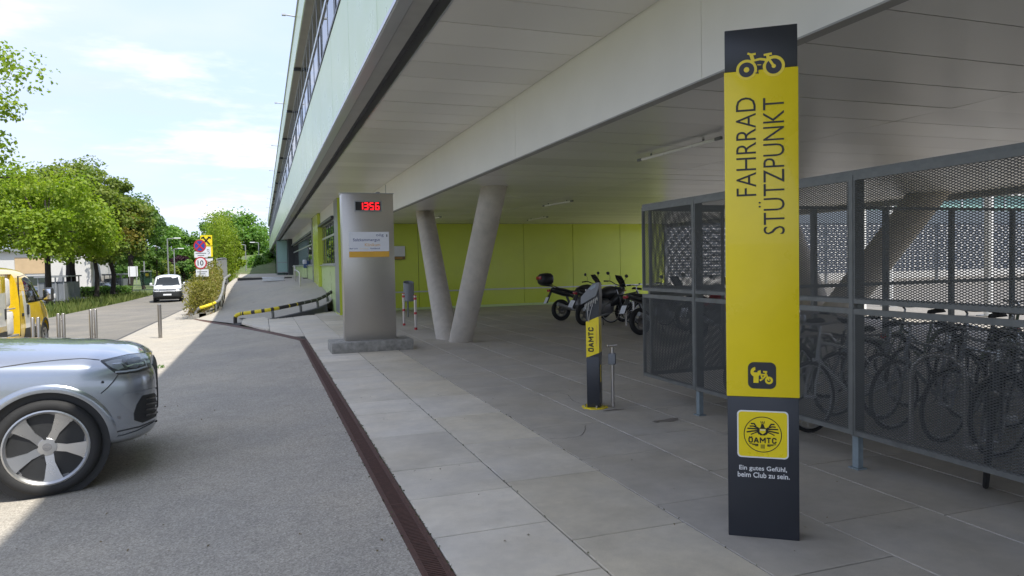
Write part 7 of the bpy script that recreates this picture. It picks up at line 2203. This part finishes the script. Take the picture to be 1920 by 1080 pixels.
    if topcase:
        rk = MB()
        for s in (-1, 1): rk.tube([(0.0, s * 0.10, 0.90), (-0.25, s * 0.10, 1.0), (-0.55, s * 0.09, 1.04)], 0.012, 6)
        rk.box(-0.58, -0.28, -0.11, 0.11, 1.035, 1.05)
        rk.build('rack', MATS['trim_black'], t)
        c = MB(); rings = []
        for (z, sx, sy) in ((1.055, 0.15, 0.17), (1.10, 0.20, 0.215), (1.20, 0.215, 0.23), (1.30, 0.20, 0.215), (1.36, 0.14, 0.16), (1.375, 0.06, 0.08)):
            rings.append([Vector((-0.46 + sx * math.copysign(abs(math.cos(2 * math.pi * k / 20)) ** 0.7, math.cos(2 * math.pi * k / 20)), sy * math.copysign(abs(math.sin(2 * math.pi * k / 20)) ** 0.7, math.sin(2 * math.pi * k / 20)), z)) for k in range(20)])
        tc_ = c.loft(rings).build('top_case', MATS['black_plastic'], t, True, ang=60)
        MB().cbox(-0.685, -0.655, -0.15, 0.15, 1.20, 1.29, 0.012).build('case_reflector', MATS['tail_red'], tc_, True)
    MB().tube([(0.5, -0.14, 0.28), (0.42, -0.30, 0.02)], 0.012, 6).build('side_stand', MATS['trim_black'], t)
    return t
def set_m(t, x, y, rz, lean=R(5)):
    t.location = (x, y, 0); t.rotation_euler = (-lean, 0, rz)
p = at(1053, 601, z=0)
set_m(motorcycle('black motorcycle with a rear top case before the lime wall', 'bike_black', True, True), p.x, p.y, R(6), R(4))
p2 = at(1084, 610, z=0)
set_m(motorcycle('black motorcycle with red tail light, partly behind the repair post', 'bike_black', False, True), p2.x + 0.15, p2.y - 0.05, R(16), R(-6))
# red scooter-like motorcycles at the cage corner
p3 = at(1202, 628, z=0)
m3 = motorcycle('black motorcycle with red tail light just behind the mesh cage corner', 'bike_black', False, True)
set_m(m3, p3.x, p3.y, R(12), R(5))
m4 = motorcycle('red motorcycle beyond the cage, seen through its mesh', 'bike_red', False, True)
m4.location = (p3.x + 0.6, p3.y - 1.4, 0)
m4.rotation_euler = (R(-4), 0, R(20))
# ================================================================== wear and litter
M('stain_dark', (0.21, 0.185, 0.155), 0.7, var=0.3, scale=30)
M('crack_dark', (0.09, 0.08, 0.07), 0.9)
def blot(px, py, rx, ry, seed):
    rg = random.Random(seed)
    c = at(px, py, z=0)
    n = 22
    ph = [rg.uniform(0, 6.3) for _ in range(3)]
    pts = []
    for k in range(n):
        a = 2 * math.pi * k / n
        r = 1 + 0.28 * math.sin(2 * a + ph[0]) + 0.18 * math.sin(3 * a + ph[1]) + 0.12 * math.sin(5 * a + ph[2])
        pts.append((c.x + rx * r * math.cos(a), c.y + ry * r * math.sin(a), 0.0042))
    MB().add(pts, (tuple(range(n)),)).build('stain', MATS['stain_dark'], pavement)
blot(1256, 788, 0.10, 0.075, 1)
blot(1230, 791, 0.04, 0.04, 2)
blot(1150, 769, 0.10, 0.035, 3)
def crack(pix, wd=0.005):
    P = smoothpts([at(*p, z=0) for p in pix], 5)
    rg = random.Random(int(pix[0][0]))
    P = [p + Vector((rg.uniform(-1, 1), rg.uniform(-1, 1), 0)) * 0.008 for p in P]
    vs, fs = [], []
    for i, p in enumerate(P):
        t_ = (P[min(i + 1, len(P) - 1)] - P[max(i - 1, 0)]).normalized()
        s = Vector((-t_.y, t_.x, 0)) * wd / 2 * rg.uniform(0.5, 1.4)
        vs += [(p.x - s.x, p.y - s.y, 0.0025), (p.x + s.x, p.y + s.y, 0.0025)]
    for i in range(len(P) - 1): fs.append((2 * i, 2 * i + 1, 2 * i + 3, 2 * i + 2))
    MB().add(vs, fs).build('crack', MATS['crack_dark'], pavement)
crack([(1050, 737), (1065, 741), (1072, 750), (1086, 756), (1098, 757)])
crack([(1030, 823), (1060, 822), (1090, 816), (1098, 798)])
crack([(1155, 755), (1190, 752), (1218, 754)], 0.0025)
# moss and grit along the joints
rng = np.random.default_rng(91)
P = []
for _ in range(420):
    P.append((0.949 + rng.normal() * 0.008, rng.uniform(2.0, 16.5), 0.004))
for _ in range(150):
    P.append((0.775 + rng.normal() * 0.008, rng.uniform(2.0, 16.5), 0.003))
for x in (1.735, 2.53):
    for _ in range(60): P.append((x + rng.normal() * 0.005, rng.uniform(2.5, 14), 0.002))
P = np.array(P); n = len(P)
v = rng.normal(size=(n, 3)) + np.array([0, 0, 0.8])
leafmat('moss', (0.05, 0.075, 0.02), (0.16, 0.15, 0.08), 0.1)
o = leaf_cloud('joint_moss', P, v / np.linalg.norm(v, axis=1)[:, None], 0.016, 'moss', rng, 0.7)
tag(o, 'specks of moss and grit along the paving joints', 'moss', kind='stuff')
leafmat('leaf_litter', (0.10, 0.075, 0.035), (0.26, 0.20, 0.11), 0.1)
n = 260
x = np.concatenate([rng.uniform(-3.4, 0.7, 150), rng.uniform(1.0, 6.0, 110)]); y = rng.uniform(2.4, 16, n)
z = np.array([gz(a, b) + 0.006 for a, b in zip(x, y)])
v = rng.normal(size=(n, 3)) * 0.3 + np.array([0, 0, 1.0])
o = leaf_cloud('leaf_litter', np.stack([x, y, z], 1), v / np.linalg.norm(v, axis=1)[:, None], 0.02, 'leaf_litter', rng, 0.6)
tag(o, 'scattered bits of dry leaf and grit on the ground', 'litter', kind='stuff')
